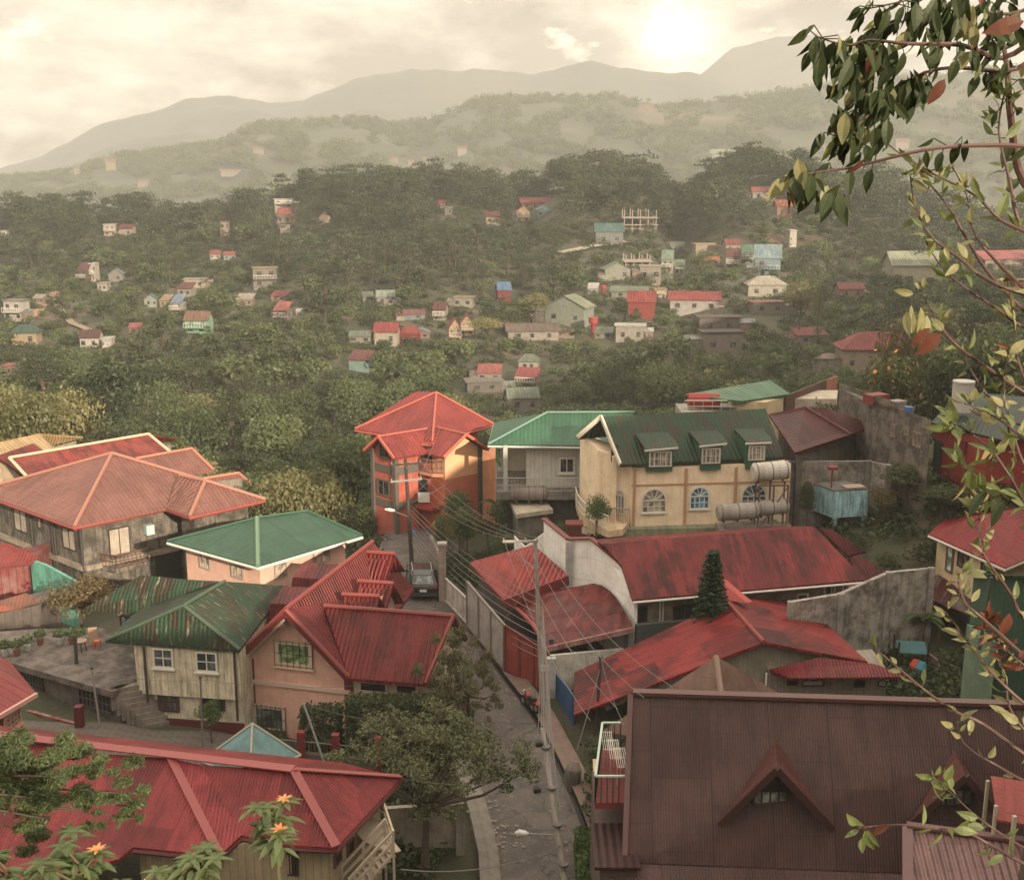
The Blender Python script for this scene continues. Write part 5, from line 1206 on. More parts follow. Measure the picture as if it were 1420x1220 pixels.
for k, (x_, cl_, lb) in enumerate(((1268,srgb(170,60,40),'red bundle under the blue tarpaulin'),(1276,srgb(60,120,130),'turquoise drum beside the blue tarpaulin stall'))):
    q = W(x_,934+3*k,-28.4); tag(MB().tube([q, q+V((0,0,.5)), q+V((.1,.05,.85))], [.32,.36,.2], 10).build('bundle' if k == 0 else 'drum', plain(cl_,.7)), lb, 'bundle' if k == 0 else 'drum')

# left: sheds, teal wall
T = thing('red_sheet_hut', W(20,800,-28), 'red sheet metal hut with lean-to roof at the left edge below the grey house', 'hut')
q = quad([(-30,748),(14,754),(54,772),(42,782),(-30,790)], [-25.2,-25.2,-25.6,-26,-26])
MB().slab([q], .1).build('roof', roof_mat(srgb(140,58,54), pitch=.26, amt=.3), T)
p0, p1 = W(-30,795,-26.2), W(40,784,-26.2); body(T, [p0+V((0,.4,0)),p1+V((-.3,.5,0)),p1+V((-.3,5,0)),p0+V((0,5,0))], -30, wall_mat(srgb(118,42,42), .5, (.25,.22,.19), board=.5))
T = thing('teal_wall', W(70,810,-28), 'turquoise painted wall between the red hut and the bushy tree', 'wall')
wallstrip([WY(42,776,77), WY(62,783,76), WY(104,806,73)], -30, .2, wall_mat((.12,.36,.27), .5), 'panel', T)
T = thing('rusty_sheet_hut', W(25,850,-28), 'rickety hut with rusty striped sheet roof above the terrace plants', 'hut')
q = quad([(-20,838),(36,822),(58,833),(16,846),(-20,850)], [-25.9,-25.6,-25.9,-26.2,-26.3])
MB().slab([q], .08).build('roof', roof_mat(srgb(150,84,66), (.14,.12,.09), .6, .22, patch=(.12,.11,.08), pamt=.8), T)
p0, p1 = W(-20,856,-26.4), W(56,838,-26.1); body(T, [p0,p1,p1+V((0,3,0)),p0+V((0,3,0))], -29, wall_mat((.11,.085,.07), .9, board=.5))

# teal glass pyramid roof
T = thing('teal_skylight', W(345,1050,-28), 'worn teal pyramid shed roof with pale frame beyond the lower left red roof', 'shed')
apx = WY(350,1003.5,49.5); z_ = apx.z-1.6
cn = [V((apx.x-2.3,49.0,z_)), V((apx.x+.3,47.2,z_)), V((apx.x+2.1,49.6,z_)), V((apx.x-.2,51.5,z_))]
MB().slab([[cn[0],cn[1],apx],[cn[1],cn[2],apx],[cn[2],cn[3],apx],[cn[3],cn[0],apx]], .08).build('roof', wall_mat((.12,.22,.22), .6, (.06,.08,.08)), T)
ridgecaps(T, [(apx,c) for c in cn]+[(cn[0],cn[1]),(cn[1],cn[2])], plain((.30,.28,.22),.6), .06, 'frame')
body(T, [V((p.x,p.y,z_-.1)) for p in inset(cn,.2)], -30.5, plain((.12,.12,.11),.7))
# ---------------------------------------------------------------- foliage generators
RG_ = np.random.default_rng(11)
def leafquads(P, Nn, size, aspect=.55, jitter=.3, rng=RG_, droop=0., tri=False):
    n = len(P); s = size*(1+jitter*(rng.random(n)-.5)*2)
    a = rng.normal(size=(n,3)); 
    if droop: a[:,2] -= droop*2; 
    a -= (a*Nn).sum(1)[:,None]*Nn; a /= np.linalg.norm(a,axis=1)[:,None]+1e-9
    b = np.cross(Nn, a); A = a*s[:,None]*.5; Bq = b*s[:,None]*.5*aspect
    V_ = np.stack([P-A, P+Bq, P+A, P-Bq], 1).reshape(-1,3); F_ = np.arange(4*n).reshape(n,4); return V_, F_
def crown(blobs, n, size, rng, aspect=.6, shell=.55, droop=0., up=.35, rnd=.8):
    vol = np.array([b[3]*b[4]*b[5] for b in blobs])**.67; cnt = np.maximum(6, (n*vol/vol.sum()).astype(int)); Ps = []; Ns = []
    for b, c in zip(blobs, cnt):
        d = rng.normal(size=(c,3)); d /= np.linalg.norm(d,axis=1)[:,None]
        low = d[:,2] < -.3; d[low,2] *= .4
        r = shell+(1-shell)*rng.random(c)**.6 + (rng.random(c) < .1)*rng.random(c)*.25
        Ps.append(np.array(b[:3])+d*r[:,None]*np.array(b[3:6]))
        m = d*.6+rng.normal(size=(c,3))*rnd*.6+np.array([0,0,up]); Ns.append(m/np.linalg.norm(m,axis=1)[:,None])
    return leafquads(np.concatenate(Ps), np.concatenate(Ns), size, aspect, rng=rng, droop=droop)
def np_mesh(name, V_, F_, mat, tint=None):
    me = bpy.data.meshes.new(name); n, m = len(V_), len(F_)
    me.vertices.add(n); me.vertices.foreach_set('co', V_.astype(np.float32).ravel())
    me.loops.add(m*4); me.loops.foreach_set('vertex_index', F_.astype(np.int32).ravel())
    me.polygons.add(m); me.polygons.foreach_set('loop_start', np.arange(0,4*m,4,dtype=np.int32)); me.update(calc_edges=True)
    if tint is not None:
        at = me.attributes.new('tint', 'FLOAT', 'POINT'); at.data.foreach_set('value', tint.astype(np.float32))
    me.materials.append(mat); return me
def broad_blobs(rng, H=8., Wd=7., nb=14, ch=.62, base=.34):
    cz = H*(base+ch/2); bl = []
    for k in range(nb):
        d = rng.normal(size=3); d /= np.linalg.norm(d); rr = .62*rng.random()**.35
        r = Wd*.5*(.30+.22*rng.random())
        bl.append((d[0]*rr*Wd*.5, d[1]*rr*Wd*.5, cz+d[2]*rr*H*ch*.5, r, r, r*.75))
    bl.append((0,0,cz,Wd*.28,Wd*.28,H*ch*.36)); return bl
def pine_blobs(rng, H=11., Wd=7., nb=15):
    bl = []
    for k in range(nb):
        f = rng.random()**.7; z = H*(.38+.6*f); rad = Wd*.5*(1-.55*f)*rng.random()**.5; a = rng.random()*6.28
        r = Wd*(.15+.13*rng.random()); bl.append((math.cos(a)*rad, math.sin(a)*rad, z, r*1.25, r*1.25, r*.45))
    bl.append((0,0,H*.97,Wd*.13,Wd*.13,Wd*.12)); return bl
def trunk_mesh(bl, H, r, rng, mat=None, n=6, limbs=6, top=.75):
    b = MB(); base = V((0,0,-.6)); fork = V((rng.normal()*.02*H, rng.normal()*.02*H, H*.3)); tp = V((rng.normal()*.03*H, rng.normal()*.03*H, H*top))
    b.tube([base, V((0,0,.1)), fork, tp], [r*1.35, r, r*.8, r*.25], n)
    for k in rng.choice(len(bl), min(limbs, len(bl)), replace=False):
        q = V(bl[k][:3]); st = fork.lerp(tp, rng.random()*.6); mid = st.lerp(q, .5)+V((0,0,-.04*H)); b.tube([st, mid, q], [r*.5, r*.3, r*.1], 5)
    me = bpy.data.meshes.new('trunk'); me.from_pydata([tuple(v) for v in b.v], [], b.f); me.materials.append(mat or BARK); return me
G_DARK = leaf_mat((.016,.028,.012), (.070,.085,.034), nscale=.15)
G_MID = leaf_mat((.014,.028,.014), (.125,.150,.065), nscale=.12)
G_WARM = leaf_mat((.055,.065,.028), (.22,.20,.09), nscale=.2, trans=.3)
G_PINE = leaf_mat((.012,.022,.012), (.062,.074,.036), nscale=.12, trans=.2)
G_BRN = leaf_mat((.055,.055,.024), (.15,.105,.05), trans=.3, nscale=.5)
G_FLW = leaf_mat((.020,.032,.012), (.070,.075,.026), (.55,.22,.05), .05, nscale=.5)
G_RED = leaf_mat((.022,.034,.013), (.08,.08,.03), (.42,.03,.025), .10, nscale=.5)
G_GRN = leaf_mat((.030,.060,.018), (.10,.14,.045), nscale=.5)
def protos(kind, k, nl, ls, mat, seed):
    out = []
    for i in range(k):
        rng = np.random.default_rng(seed+i)
        if kind == 'pine': bl = pine_blobs(rng); H = 11.; V_, F_ = crown(bl, nl, ls, rng, .45, .35, up=.5); tm = trunk_mesh(bl, H, .22, rng, top=.95, limbs=7)
        elif kind == 'broad': bl = broad_blobs(rng, nb=11+i*2, Wd=6+rng.random()*2); H = 8.; V_, F_ = crown(bl, nl, ls, rng); tm = trunk_mesh(bl, H, .2, rng)
        elif kind == 'column': 
            bl = [(rng.normal()*.3, rng.normal()*.3, z, 1.2*(1.15-z/13), 1.2*(1.15-z/13), 1.3) for z in np.linspace(1.5, 10.5, 9)]; V_, F_ = crown(bl, nl, ls, rng, .35, .3, up=.1); tm = trunk_mesh(bl, 10., .16, rng, top=.9)
        out.append((V_, F_, np_mesh('crown', V_, F_, mat), tm))
    return out
def place(pr, loc, s, rz, label, cat, group=None, name='tree', cmat=None, trunk=True, cname='crown'):
    r = thing(name, loc, label, cat, group); r.rotation_euler = (0, 0, rz); r.scale = s if isinstance(s, tuple) else (s, s, s)
    me = pr[2]
    if cmat is not None and me.materials[0] != cmat: me = me.copy(); me.materials[0] = cmat
    c = bpy.data.objects.new(cname, me); COL.objects.link(c); c.parent = r
    if trunk: t_ = bpy.data.objects.new('trunk', pr[3]); COL.objects.link(t_); t_.parent = r
    return r

# ---------------------------------------------------------------- houses across the valley
LB = []          # screen rectangles kept clear of nearer trees
def midhouse(x0, y0, x1, y1, typ, rc, wc, label, rz=0., name='house', cat='house', nf=1, roofh=.42, hitp=None, windows=True):
    x0, x1 = x0+(x1-x0)*.05, x1-(x1-x0)*.05; cx = (x0+x1)/2; P_ = hitp or hit(cx, y1)
    if not hitp and P_.y > 500: P_ = WY(cx, y1, 418)
    s = P_.length/FPX
    LB.append((x0-3, y0-2, x1+3, y1+3, P_.y))
    w = (x1-x0)*s; H = (y1-y0)*s*1.02; dp = max(w*.55, 4.) if not hitp else max(w*.25, 3.); rh = H*roofh if typ in ('gable','hip','gfront','shed') else .3
    wh = H-rh*.75; T = thing(name, P_, label, cat); 
    u = V((math.cos(rz), math.sin(rz), 0)); v_ = V((-u.y, u.x, 0)); c = P_+v_*dp/2; z0 = P_.z; zt = z0+wh
    def q(a, b, z): p = c+u*a*w/2+v_*b*dp/2; return V((p.x, p.y, z))
    k = .9; wc = tuple(c*(.56 if not hitp else .34) for c in wc); gl0 = sum(rc)/3; rc = tuple((c*.8+gl0*.2)*.85 for c in rc); hr = random.Random(int(x0*7+y0)); u = V((math.cos(rz+hr.uniform(-.22,.22)), math.sin(rz+hr.uniform(-.22,.22)), 0)).normalized(); v_ = V((-u.y, u.x, 0))
    wm_ = wall_mat(wc, .45, tuple(x*.3 for x in wc))
    MB().prism([q(-k,-k,zt), q(k,-k,zt), q(k,k,zt), q(-k,k,zt)], (z0-2.5 if hitp else min(z0-2.5, gz(P_.x,P_.y)-2.5))).build('wall', wm_, T)
    rm = roof_mat(rc, tuple(x*.45 for x in rc), .45, .5, rough=.6, depth=.03)
    b = MB()
    if typ == 'gable': b.slab([[q(-1,-1,zt),q(1,-1,zt),q(1,0,zt+rh),q(-1,0,zt+rh)],[q(-1,0,zt+rh),q(1,0,zt+rh),q(1,1,zt),q(-1,1,zt)]], .15)
    elif typ == 'gfront': b.slab([[q(-1,-1,zt),q(0,-1,zt+rh),q(0,1,zt+rh),q(-1,1,zt)],[q(0,-1,zt+rh),q(1,-1,zt),q(1,1,zt),q(0,1,zt+rh)]], .15)
    elif typ == 'hip': b.slab([[q(-1,-1,zt),q(1,-1,zt),q(.4,0,zt+rh),q(-.4,0,zt+rh)],[q(1,-1,zt),q(1,1,zt),q(.4,0,zt+rh)],[q(-1,-1,zt),q(-.4,0,zt+rh),q(-1,1,zt)],[q(-1,1,zt),q(1,1,zt),q(.4,0,zt+rh),q(-.4,0,zt+rh)]], .15)
    elif typ == 'shed': b.slab([[q(-1,-1,zt),q(1,-1,zt),q(1,1,zt+rh),q(-1,1,zt+rh)]], .15)
    else: b.slab([[q(-1,-1,zt+.3),q(1,-1,zt+.3),q(1,1,zt+.3),q(-1,1,zt+.3)]], .25)
    b.build('roof', rm, T)
    if typ == 'gfront':
        g = MB(); tri = [q(-k,-k,zt-.05), q(k,-k,zt-.05), q(0,-k,zt+rh*.9)]; t2 = [p+v_*.3 for p in tri]; g._add(tri+t2, [(0,1,2),(5,4,3),(0,1,4,3),(1,2,5,4),(2,0,3,5)]); g.build('gable_wall', wm_, T)
    if typ == 'gable':
        for sx_ in (-1, 1):
            g = MB(); tri = [q(sx_*k,-k,zt-.05), q(sx_*k,k,zt-.05), q(sx_*k,0,zt+rh*.9)]; t2 = [p-u*.3*sx_ for p in tri]; g._add(tri+t2, [(0,1,2),(5,4,3),(0,1,4,3),(1,2,5,4),(2,0,3,5)]); g.build('gable_wall', wm_, T)
    if windows:
        fl = nf; fh = wh/fl; n = max(2, int(w*.9/3.2)); dk_ = glass_mat((.03,.028,.025), .2)
        for f in range(fl):
            for i in range(n):
                a = -k+2*k*(i+.5)/n; o = q(a,-k,z0+fh*(f+.35)); ww = min(1.1, w*.8/n*.45)*hr.uniform(.7,1.15); o = o+u*hr.uniform(-.3,.3)
                if hr.random() < .15: continue
                m_ = MB().obox(o-u*ww/2-v_*.04, u*ww, v_*.08, V((0,0,min(1.0,fh*.38)))); m_.build('window', dk_, T)
    if not hitp and hr.random() < .75 and w > 4.5:
        sd_ = hr.choice((-1, 1)); aw = w*hr.uniform(.25,.4); ah = wh*hr.uniform(.45,.75); e0 = c+u*sd_*(w*.45+aw*.5)-v_*dp*hr.uniform(0,.3); ad = dp*hr.uniform(.4,.7)
        R4 = [e0-u*aw/2-v_*ad/2, e0+u*aw/2-v_*ad/2, e0+u*aw/2+v_*ad/2, e0-u*aw/2+v_*ad/2]; ac = hr.choice((GY,(.30,.22,.17),(.38,.33,.26)))
        MB().prism([V((p.x,p.y,z0+ah)) for p in R4], z0-2.5).build('annex', wall_mat(tuple(x_*.7 for x_ in ac), .6), T)
        MB().slab([[V((p.x+(p.x-e0.x)*.12, p.y+(p.y-e0.y)*.12, z0+ah+(.1 if i_ < 2 else .6))) for i_, p in enumerate(R4)]], .1).build('annex_roof', roof_mat(hr.choice((rc, (.20,.14,.11), (.25,.24,.22))), (.08,.05,.04), .6, .5), T)
    if not hitp and nf == 2 and typ != 'frame':
        bz0 = z0+wh*.5; B4 = [q(-.85,-.95,bz0), q(.85,-.95,bz0), q(.85,-.95,bz0)-v_*1.1, q(-.85,-.95,bz0)-v_*1.1]; MB().prism(B4, bz0-.2).build('balcony', wm_, T)
        b = MB(); b.beam(B4[2]+V((0,0,.9)), B4[3]+V((0,0,.9)), .1, .1)
        for k_ in range(9): c_ = B4[3].lerp(B4[2], k_/8); b.beam(c_, c_+V((0,0,.9)), .06, .06)
        b.build('railing', FR_W, T)
    return T
GY = (.26,.23,.19); BE = (.42,.34,.24); WHT = (.60,.56,.48); SAG = srgb(122,132,108); PKR = srgb(176,84,72); OCH = srgb(168,140,98); TEAL = srgb(84,120,112); MAR = srgb(112,58,50)
def frame_house(x0, y0, x1, y1, label, nx=5, nf=3):
    cx = (x0+x1)/2; P_ = hit(cx, y1); P_ = P_ if P_.y < 500 else WY(cx, y1, 418); s = P_.length/FPX; LB.append((x0-3,y0-2,x1+3,y1+3,P_.y)); w = (x1-x0)*s; H = (y1-y0)*s; T = thing('unfinished_building', P_, label, 'building')
    m_ = plain((.26,.22,.18), .8); b = MB(); dp = 7
    for i in range(nx):
        for j in (0, 1): b.box((P_.x-w/2+w*i/(nx-1), P_.y+dp*j, P_.z+H/2-.5), (.28,.28,H+1))
    b.build('column', m_, T); b = MB()
    for f in range(1, nf): b.box((P_.x, P_.y+dp/2, P_.z+H*f/nf*.95), (w+1.2, dp+1, .3))
    b.build('floor_slab', m_, T); MB().box((P_.x,P_.y+dp/2+.6,P_.z+H/nf/2-1), (w*.95,dp*.8,H/nf+2)).build('wall', wall_mat((.20,.17,.14),.7), T); return T
R_1 = srgb(158,58,52)
MID = [
(5,420,35,446,'flat',GY,WHT,'white square two storey block at the far left beside the red dirt road',0,2),
(16,456,55,479,'hip',srgb(70,100,84),(.50,.38,.24),'cream house with dark green hip roof low at the far left',.2,1),
(0,509,16,521,'flat',PKR,(.4,.3,.24),'tiny pinkish hut at the left edge among sunlit trees',0,1),
(110,463,140,484,'gable',srgb(100,62,54),WHT,'white house with maroon brown roof below the curved left path',.1,1),
(139,471,154,482,'flat',WHT,WHT,'small plain white box house right of the maroon roofed white house',0,1),
(176,451,195,462,'gable',PKR,(.3,.22,.18),'little pink roofed shed alone in the left valley scrub',0,1),
(254,437,293,463,'gable',srgb(140,100,80),(.30,.50,.36),'mint green two storey house with brown roof and central gable',0,2),
(197,411,216,426,'gfront',TEAL,(.36,.38,.33),'small teal gabled house left of the blue roofed shed',0,1),
(221,413,236,427,'shed',OCH,BE,'low tan shed just left of the blue roofed shed',0,1),
(237,414,254,437,'shed',srgb(120,138,160),(.46,.42,.36),'narrow tall house with pale blue sheet roof',0,2),
(252,388,287,400,'flat',BE,(.52,.44,.32),'upper long beige house with a row of small windows',0,1),
(245,396,268,412,'shed',MAR,(.38,.34,.28),'maroon roofed house in front of the long beige house',0,1),
(148,376,170,391,'gfront',srgb(126,140,124),(.30,.28,.24),'pale gabled house on stilts on the upper left slope',0,1),
(124,368,133,392,'flat',WHT,(.60,.52,.42),'tall narrow pale wall house in sun on the upper left slope',0,2),
(107,370,123,394,'shed',srgb(100,60,54),(.15,.12,.10),'dark unfinished house left of the tall narrow pale one',0,2),
(134,394,149,404,'flat',BE,(.5,.45,.38),'tiny pale hut below the stilted gabled house',0,1),
(142,313,160,328,'flat',WHT,(.56,.48,.38),'white house half hidden by pines on the left ridge, left of two',0,2),
(164,314,186,327,'gable',MAR,(.5,.4,.31),'white house with brown roof half hidden by pines on the left ridge, right of two',0,1),
(0,321,9,328,'flat',WHT,WHT,'tiny white building at the left edge under the ridge pines',0,1),
(303,308,318,320,'flat',MAR,(.4,.32,.26),'brownish block among trees on the left saddle',0,1),
(289,350,305,360,'shed',PKR,(.55,.5,.42),'salmon roofed hut left of three on the red cut slope',0,1),
(308,351,326,361,'gable',PKR,(.36,.4,.4),'salmon roofed hut right of three on the red cut slope',0,1),
(326,411,352,425,'shed',BE,(.34,.26,.21),'brown house with pale sheet roof left of the small red roofed pair',0,1),
(46,411,63,421,'gable',BE,(.3,.26,.2),'small tan house above the red dirt road',0,1),
(347,373,386,400,'flat',OCH,(.30,.27,.22),'two storey open house with broad pale flat roof in the middle left valley',0,2),
(375,407,401,419,'shed',R_1,(.42,.32,.24),'small house with bright red sheet roof above the patchwork hut',0,1),
(379,424,402,447,'shed',PKR,(.36,.29,.24),'patchwork two level hut with rust and blue roof',0,2),
(408,431,418,438,'flat',WHT,(.5,.46,.4),'tiny white hut right of the patchwork hut',0,1),
(377,277,407,288,'flat',WHT,(.62,.58,.48),'long white building on the ridge beside the dark cypress',0,2),
(384,292,407,312,'gable',PKR,(.44,.36,.28),'upper pink roofed house on the ridge left of centre',0,1),
(386,314,402,330,'flat',BE,(.5,.42,.33),'pale two storey house just below the upper pink roofed one',0,2),
(440,296,458,315,'gfront',R_1,(.46,.36,.28),'red roofed house deep in the ridge pines at left of centre',0,1),
(607,279,618,289,'gable',R_1,(.48,.4,.33),'tiny red roofed house at the tree line above centre',0,1),
(616,288,628,298,'flat',WHT,(.55,.5,.42),'tiny white house below the tree line right of the tiny red roof',0,1),
(672,296,694,312,'gable',MAR,(.48,.38,.3),'pinkish house in the ridge pines left of the long red roofed one',0,1),
(500,408,518,421,'shed',SAG,(.3,.29,.25),'sage roofed low shed left of two in the centre valley',0,1),
(519,406,549,425,'gable',srgb(150,160,142),(.34,.31,.26),'pale green roofed low house right of two in the centre valley',0,1),
(555,432,590,444,'gable',srgb(140,82,72),(.24,.28,.27),'low reddish roofed house with blue laundry behind the big red one',0,1),
(600,423,621,445,'gable',MAR,(.38,.34,.28),'concrete house with maroon roof above centre valley',0,2),
(628,413,660,426,'flat',srgb(160,148,116),(.40,.36,.29),'flat tan roofed house above the red gabled house',0,1),
(517,452,556,480,'gable',R_1,(.50,.43,.34),'house with big bright red roof and white shutters at centre',.05,1),
(550,456,583,478,'hip',R_1,srgb(140,50,46),'red walled annex joined to the right of the bright red roof',-.1,1),
(572,458,597,470,'gfront',srgb(132,140,150),(.30,.20,.17),'small brown gabled house with grey blue roof right of the red annex',0,1),
(636,440,658,466,'gfront',R_1,(.50,.36,.24),'peach gabled two storey house with red roof',0,2),
(619,446,640,477,'gfront',R_1,(.54,.40,.27),'narrow peach wing with red gable left of the peach gabled house',0,2),
(477,492,512,515,'shed',srgb(124,62,54),(.25,.36,.32),'dark red single slope roof above the central treetops',-.4,1),
(482,462,517,476,'gable',SAG,(.35,.32,.27),'grey green roofed long hut left of the big bright red roof',0,1),
(660,511,698,531,'shed',PKR,(.42,.33,.26),'house with pinkish red sheet roof above the orange house',0,1),
(714,516,750,536,'shed',R_1,(.36,.29,.24),'two level grey house with red sheet roof right of the pinkish roof',0,2),
(718,495,751,515,'hip',SAG,(.48,.45,.38),'white house with grey green flat roof above the red sheet roof',0,1),
(698,543,750,572,'gable',SAG,(.30,.27,.22),'pale green sheet roofed house just behind the orange house',0,1),
(640,529,700,545,'flat',GY,(.20,.17,.14),'long grey weathered shack under the pinkish red roof',0,1),
(690,395,713,419,'gable',srgb(88,124,158),srgb(140,54,50),'red house with light blue roof above the central valley',.3,1),
(717,277,766,292,'gable',R_1,(.36,.2,.17),'long red roofed house on the ridge at centre',0,1),
(714,288,737,308,'gfront',R_1,(.56,.42,.28),'cream gabled house with red roof below the long ridge one',0,2),
(741,288,767,301,'gfront',srgb(110,140,146),(.28,.36,.38),'pale blue gabled house below the long ridge one, right side',0,1),
(822,314,868,340,'gable',TEAL,(.26,.27,.24),'bluish grey house cluster under the unfinished frame',0,1),
(836,367,880,389,'gfront',srgb(118,136,104),(.36,.35,.28),'green roofed gabled house with small attic windows in the right valley',.3,1),
(917,352,936,380,'shed',srgb(128,148,122),(.42,.40,.32),'left of the stacked sage roofed houses',0,2),
(934,364,952,383,'shed',srgb(120,140,110),(.50,.47,.38),'lowest of the stacked sage roofed houses with cream wall',0,1),
(925,338,957,352,'shed',srgb(150,160,132),(.42,.38,.3),'topmost sage roofed house of the stack',0,1),
(960,339,994,353,'flat',srgb(190,150,116),(.45,.35,.26),'house with sunlit beige flat roof behind the lone tall tree',0,1),
(1003,335,1028,351,'gable',srgb(146,74,62),(.40,.35,.28),'house with small red roof right of the beige flat roof',0,1),
(1006,349,1027,374,'gable',srgb(112,70,60),(.38,.35,.29),'brown roofed two storey house below the small red roof',0,2),
(975,358,1000,368,'gable',srgb(184,96,64),(.4,.3,.24),'orange roofed low house beside the lone tall tree',0,1),
(1028,344,1048,368,'gable',srgb(96,124,100),(.24,.26,.22),'dark green roofed house left of the blue sunlit one',0,2),
(747,415,821,452,'gfront',srgb(148,152,120),(.34,.36,.29),'large sage green house with broad striped gable roof in the mid valley',-.35,1),
(868,409,913,442,'gable',R_1,srgb(156,66,58),'red house with bright red roof and white gabled dormer',0,1),
(926,409,1007,433,'gable',R_1,(.50,.46,.42),'long white walled house with bright red roof in the mid valley',.05,1),
(845,400,905,414,'gable',SAG,(.32,.31,.26),'low sage roofed hall behind the red dormer house',0,1),
(905,402,926,420,'flat',OCH,(.58,.48,.33),'pale sunlit block between the two bright red roofs',0,1),
(815,396,832,409,'shed',WHT,(.45,.46,.40),'small white roofed hut left of the red pillar tank',0,1),
(695,453,781,473,'gable',srgb(120,100,84),(.40,.36,.30),'long low brown roofed row house with pale boarded front',0,1),
(852,452,901,475,'flat',WHT,(.42,.38,.31),'flat white roofed house with satellite dish in the mid valley',.1,1),
(823,458,853,470,'shed',SAG,(.3,.28,.23),'low green sheet shed left of the flat white roof',0,1),
(964,441,1032,462,'flat',srgb(104,84,72),(.22,.18,.15),'upper dark flat roofed house of the stained pair right of centre',0,1),
(968,462,1034,492,'flat',srgb(90,72,62),(.34,.28,.22),'lower stained concrete house of the dark pair right of centre',0,1),
(1033,388,1095,413,'hip',srgb(178,166,146),(.50,.46,.37),'pale house with light hip roof and hanging laundry',0,1),
(1042,347,1083,387,'shed',srgb(136,160,162),(.28,.38,.40),'tall blue house with pale sloping roof edge in sun',-.3,2),
(1038,420,1092,436,'flat',srgb(150,90,70),(.28,.24,.19),'low reddish terrace house below the pale hip roof',0,1),
(1099,460,1150,478,'shed',srgb(150,66,60),(.34,.29,.24),'house with dull red sheet roof on tall concrete stilts',0,1),
(1161,396,1203,414,'gable',srgb(150,72,66),(.40,.24,.20),'maroon roofed house right of the bamboo clump',.2,1),
(1229,358,1312,399,'gable',srgb(158,164,132),(.62,.55,.40),'large cream house with pale green roof behind the right hand branches',0,1),
(1352,354,1450,376,'gable',srgb(190,96,92),(.40,.33,.27),'long pink roofed house at the right edge behind branches',0,1),
(1408,392,1450,420,'flat',BE,(.60,.42,.30),'peach house cut by the right edge',0,2),
(1041,262,1078,277,'gable',srgb(160,84,66),(.4,.34,.28),'terracotta roofed house in the pines behind the hanging leaves',0,1),
(1074,281,1100,301,'gable',srgb(184,96,70),(.52,.32,.22),'orange house below the terracotta roof behind the hanging leaves',0,1),
(1092,321,1104,343,'flat',WHT,(.60,.56,.46),'small white open tower house in the right pines',0,3),
(1160,472,1278,520,'hip',R_1,(.50,.38,.26),'near house with red roof and cream walls among flowering trees',-.1,1),
(885,370,920,390,'flat',BE,(.38,.33,.26),'pale rubble coloured house between the green gable and the stack',0,1),
]
for t_ in MID: midhouse(*t_[:4], t_[4], t_[5], t_[6], t_[7], t_[8], nf=t_[9])
frame_house(866, 292, 909, 322, 'unfinished concrete frame of columns and slabs against the ridge pines')
frame_house(868, 354, 901, 371, 'low unfinished pale concrete ruin in the right valley', 4, 2)
for x0,y0,x1,y1,lb in ((816,440,829,468,'red cylindrical tower tank on a stem in the mid valley'),(832,396,841,410,'red upright tank behind the sage house')):
    P_ = hit((x0+x1)/2, y1); s = P_.length/FPX; h = (y1-y0)*s; r = (x1-x0)*s/2; LB.append((x0,y0,x1,y1,P_.y)); T = thing('tower_tank', P_, lb, 'water tank')
    MB().tube([P_+V((0,0,-1)), P_+V((0,0,h*.72))], r*.5, 10).build('stem', plain(srgb(120,44,40),.7), T); MB().tube([P_+V((0,0,h*.7)), P_+V((0,0,h))], r, 14).build('tank_body', plain(srgb(140,50,44),.6), T)
# dirt road and path on the left slope
def strip(pts, w, name, mat):
    P_ = [hit(x, y) for x, y in pts]; rows = []
    Q = []
    for a, b in zip(P_, P_[1:]):
        for k in range(10): Q.append(a.lerp(b, k/10))
    Q.append(P_[-1])
    for i, p in enumerate(Q):
        d = (Q[min(i+1,len(Q)-1)]-Q[max(i-1,0)]); d.z = 0; d.normalize(); n = V((-d.y,d.x,0))
        zc = gz(p.x,p.y)
        rows.append([(p.x+n.x*o, p.y+n.y*o, max(zc, gz(p.x+n.x*o,p.y+n.y*o))+.3) for o in (-w/2,-w/4,0,w/4,w/2)])
    LB.append((min(x for x,_ in pts), min(y for _,y in pts), max(x for x,_ in pts), max(y for _,y in pts), min(p.y for p in P_)))
    return grid_mesh(name, mat, rows, smooth=False)
strip([(34,446),(52,430),(68,417),(84,404)], 3.5, 'dirt_road', ground_mat((.34,.20,.13),(.28,.16,.10),(.22,.13,.09)))
strip([(76,420),(100,450),(118,457),(132,464)], 1.6, 'dirt_path', ground_mat((.28,.20,.14),(.2,.16,.11),(.16,.12,.08)))
strip([(776,352),(800,348),(830,342),(868,336)], 3.0, 'hill_road', ground_mat((.34,.29,.22),(.26,.22,.17),(.2,.17,.12)))
# ---------------------------------------------------------------- forests
PB = protos('broad', 6, 2300, .33, G_MID, 100); PBl = protos('broad', 5, 420, .75, G_MID, 140)
PP = protos('pine', 5, 1900, .34, G_PINE, 200); PPl = protos('pine', 5, 420, .72, G_PINE, 240); PC = protos('column', 2, 900, .4, G_MID, 300)
rng = np.random.default_rng(5)
cand = []
def blocked(x, y, z, h, w):
    a = proj((x, y, z+h)); b = proj((x, y, z)); hw = w*.42/y*FPX
    for (x0,y0,x1,y1,D) in LB:
        if y < D+2 and a[0]+hw > x0+2 and a[0]-hw < x1-2 and a[1] < y0+(y1-y0)*.5 and b[1] > y0-1: return True
        if abs(y-D-3) < 4 and x0-1 < a[0] < x1+1: return True
    return False
cells = {}
def far_enough(x, y, d):
    i, j = int(x//8), int(y//8)
    for a in (-1,0,1):
        for b in (-1,0,1):
            for (u, w) in cells.get((i+a, j+b), ()):
                if (u-x)**2+(w-y)**2 < d*d: return False
    cells.setdefault((i, j), []).append((x, y)); return True
tries = 0
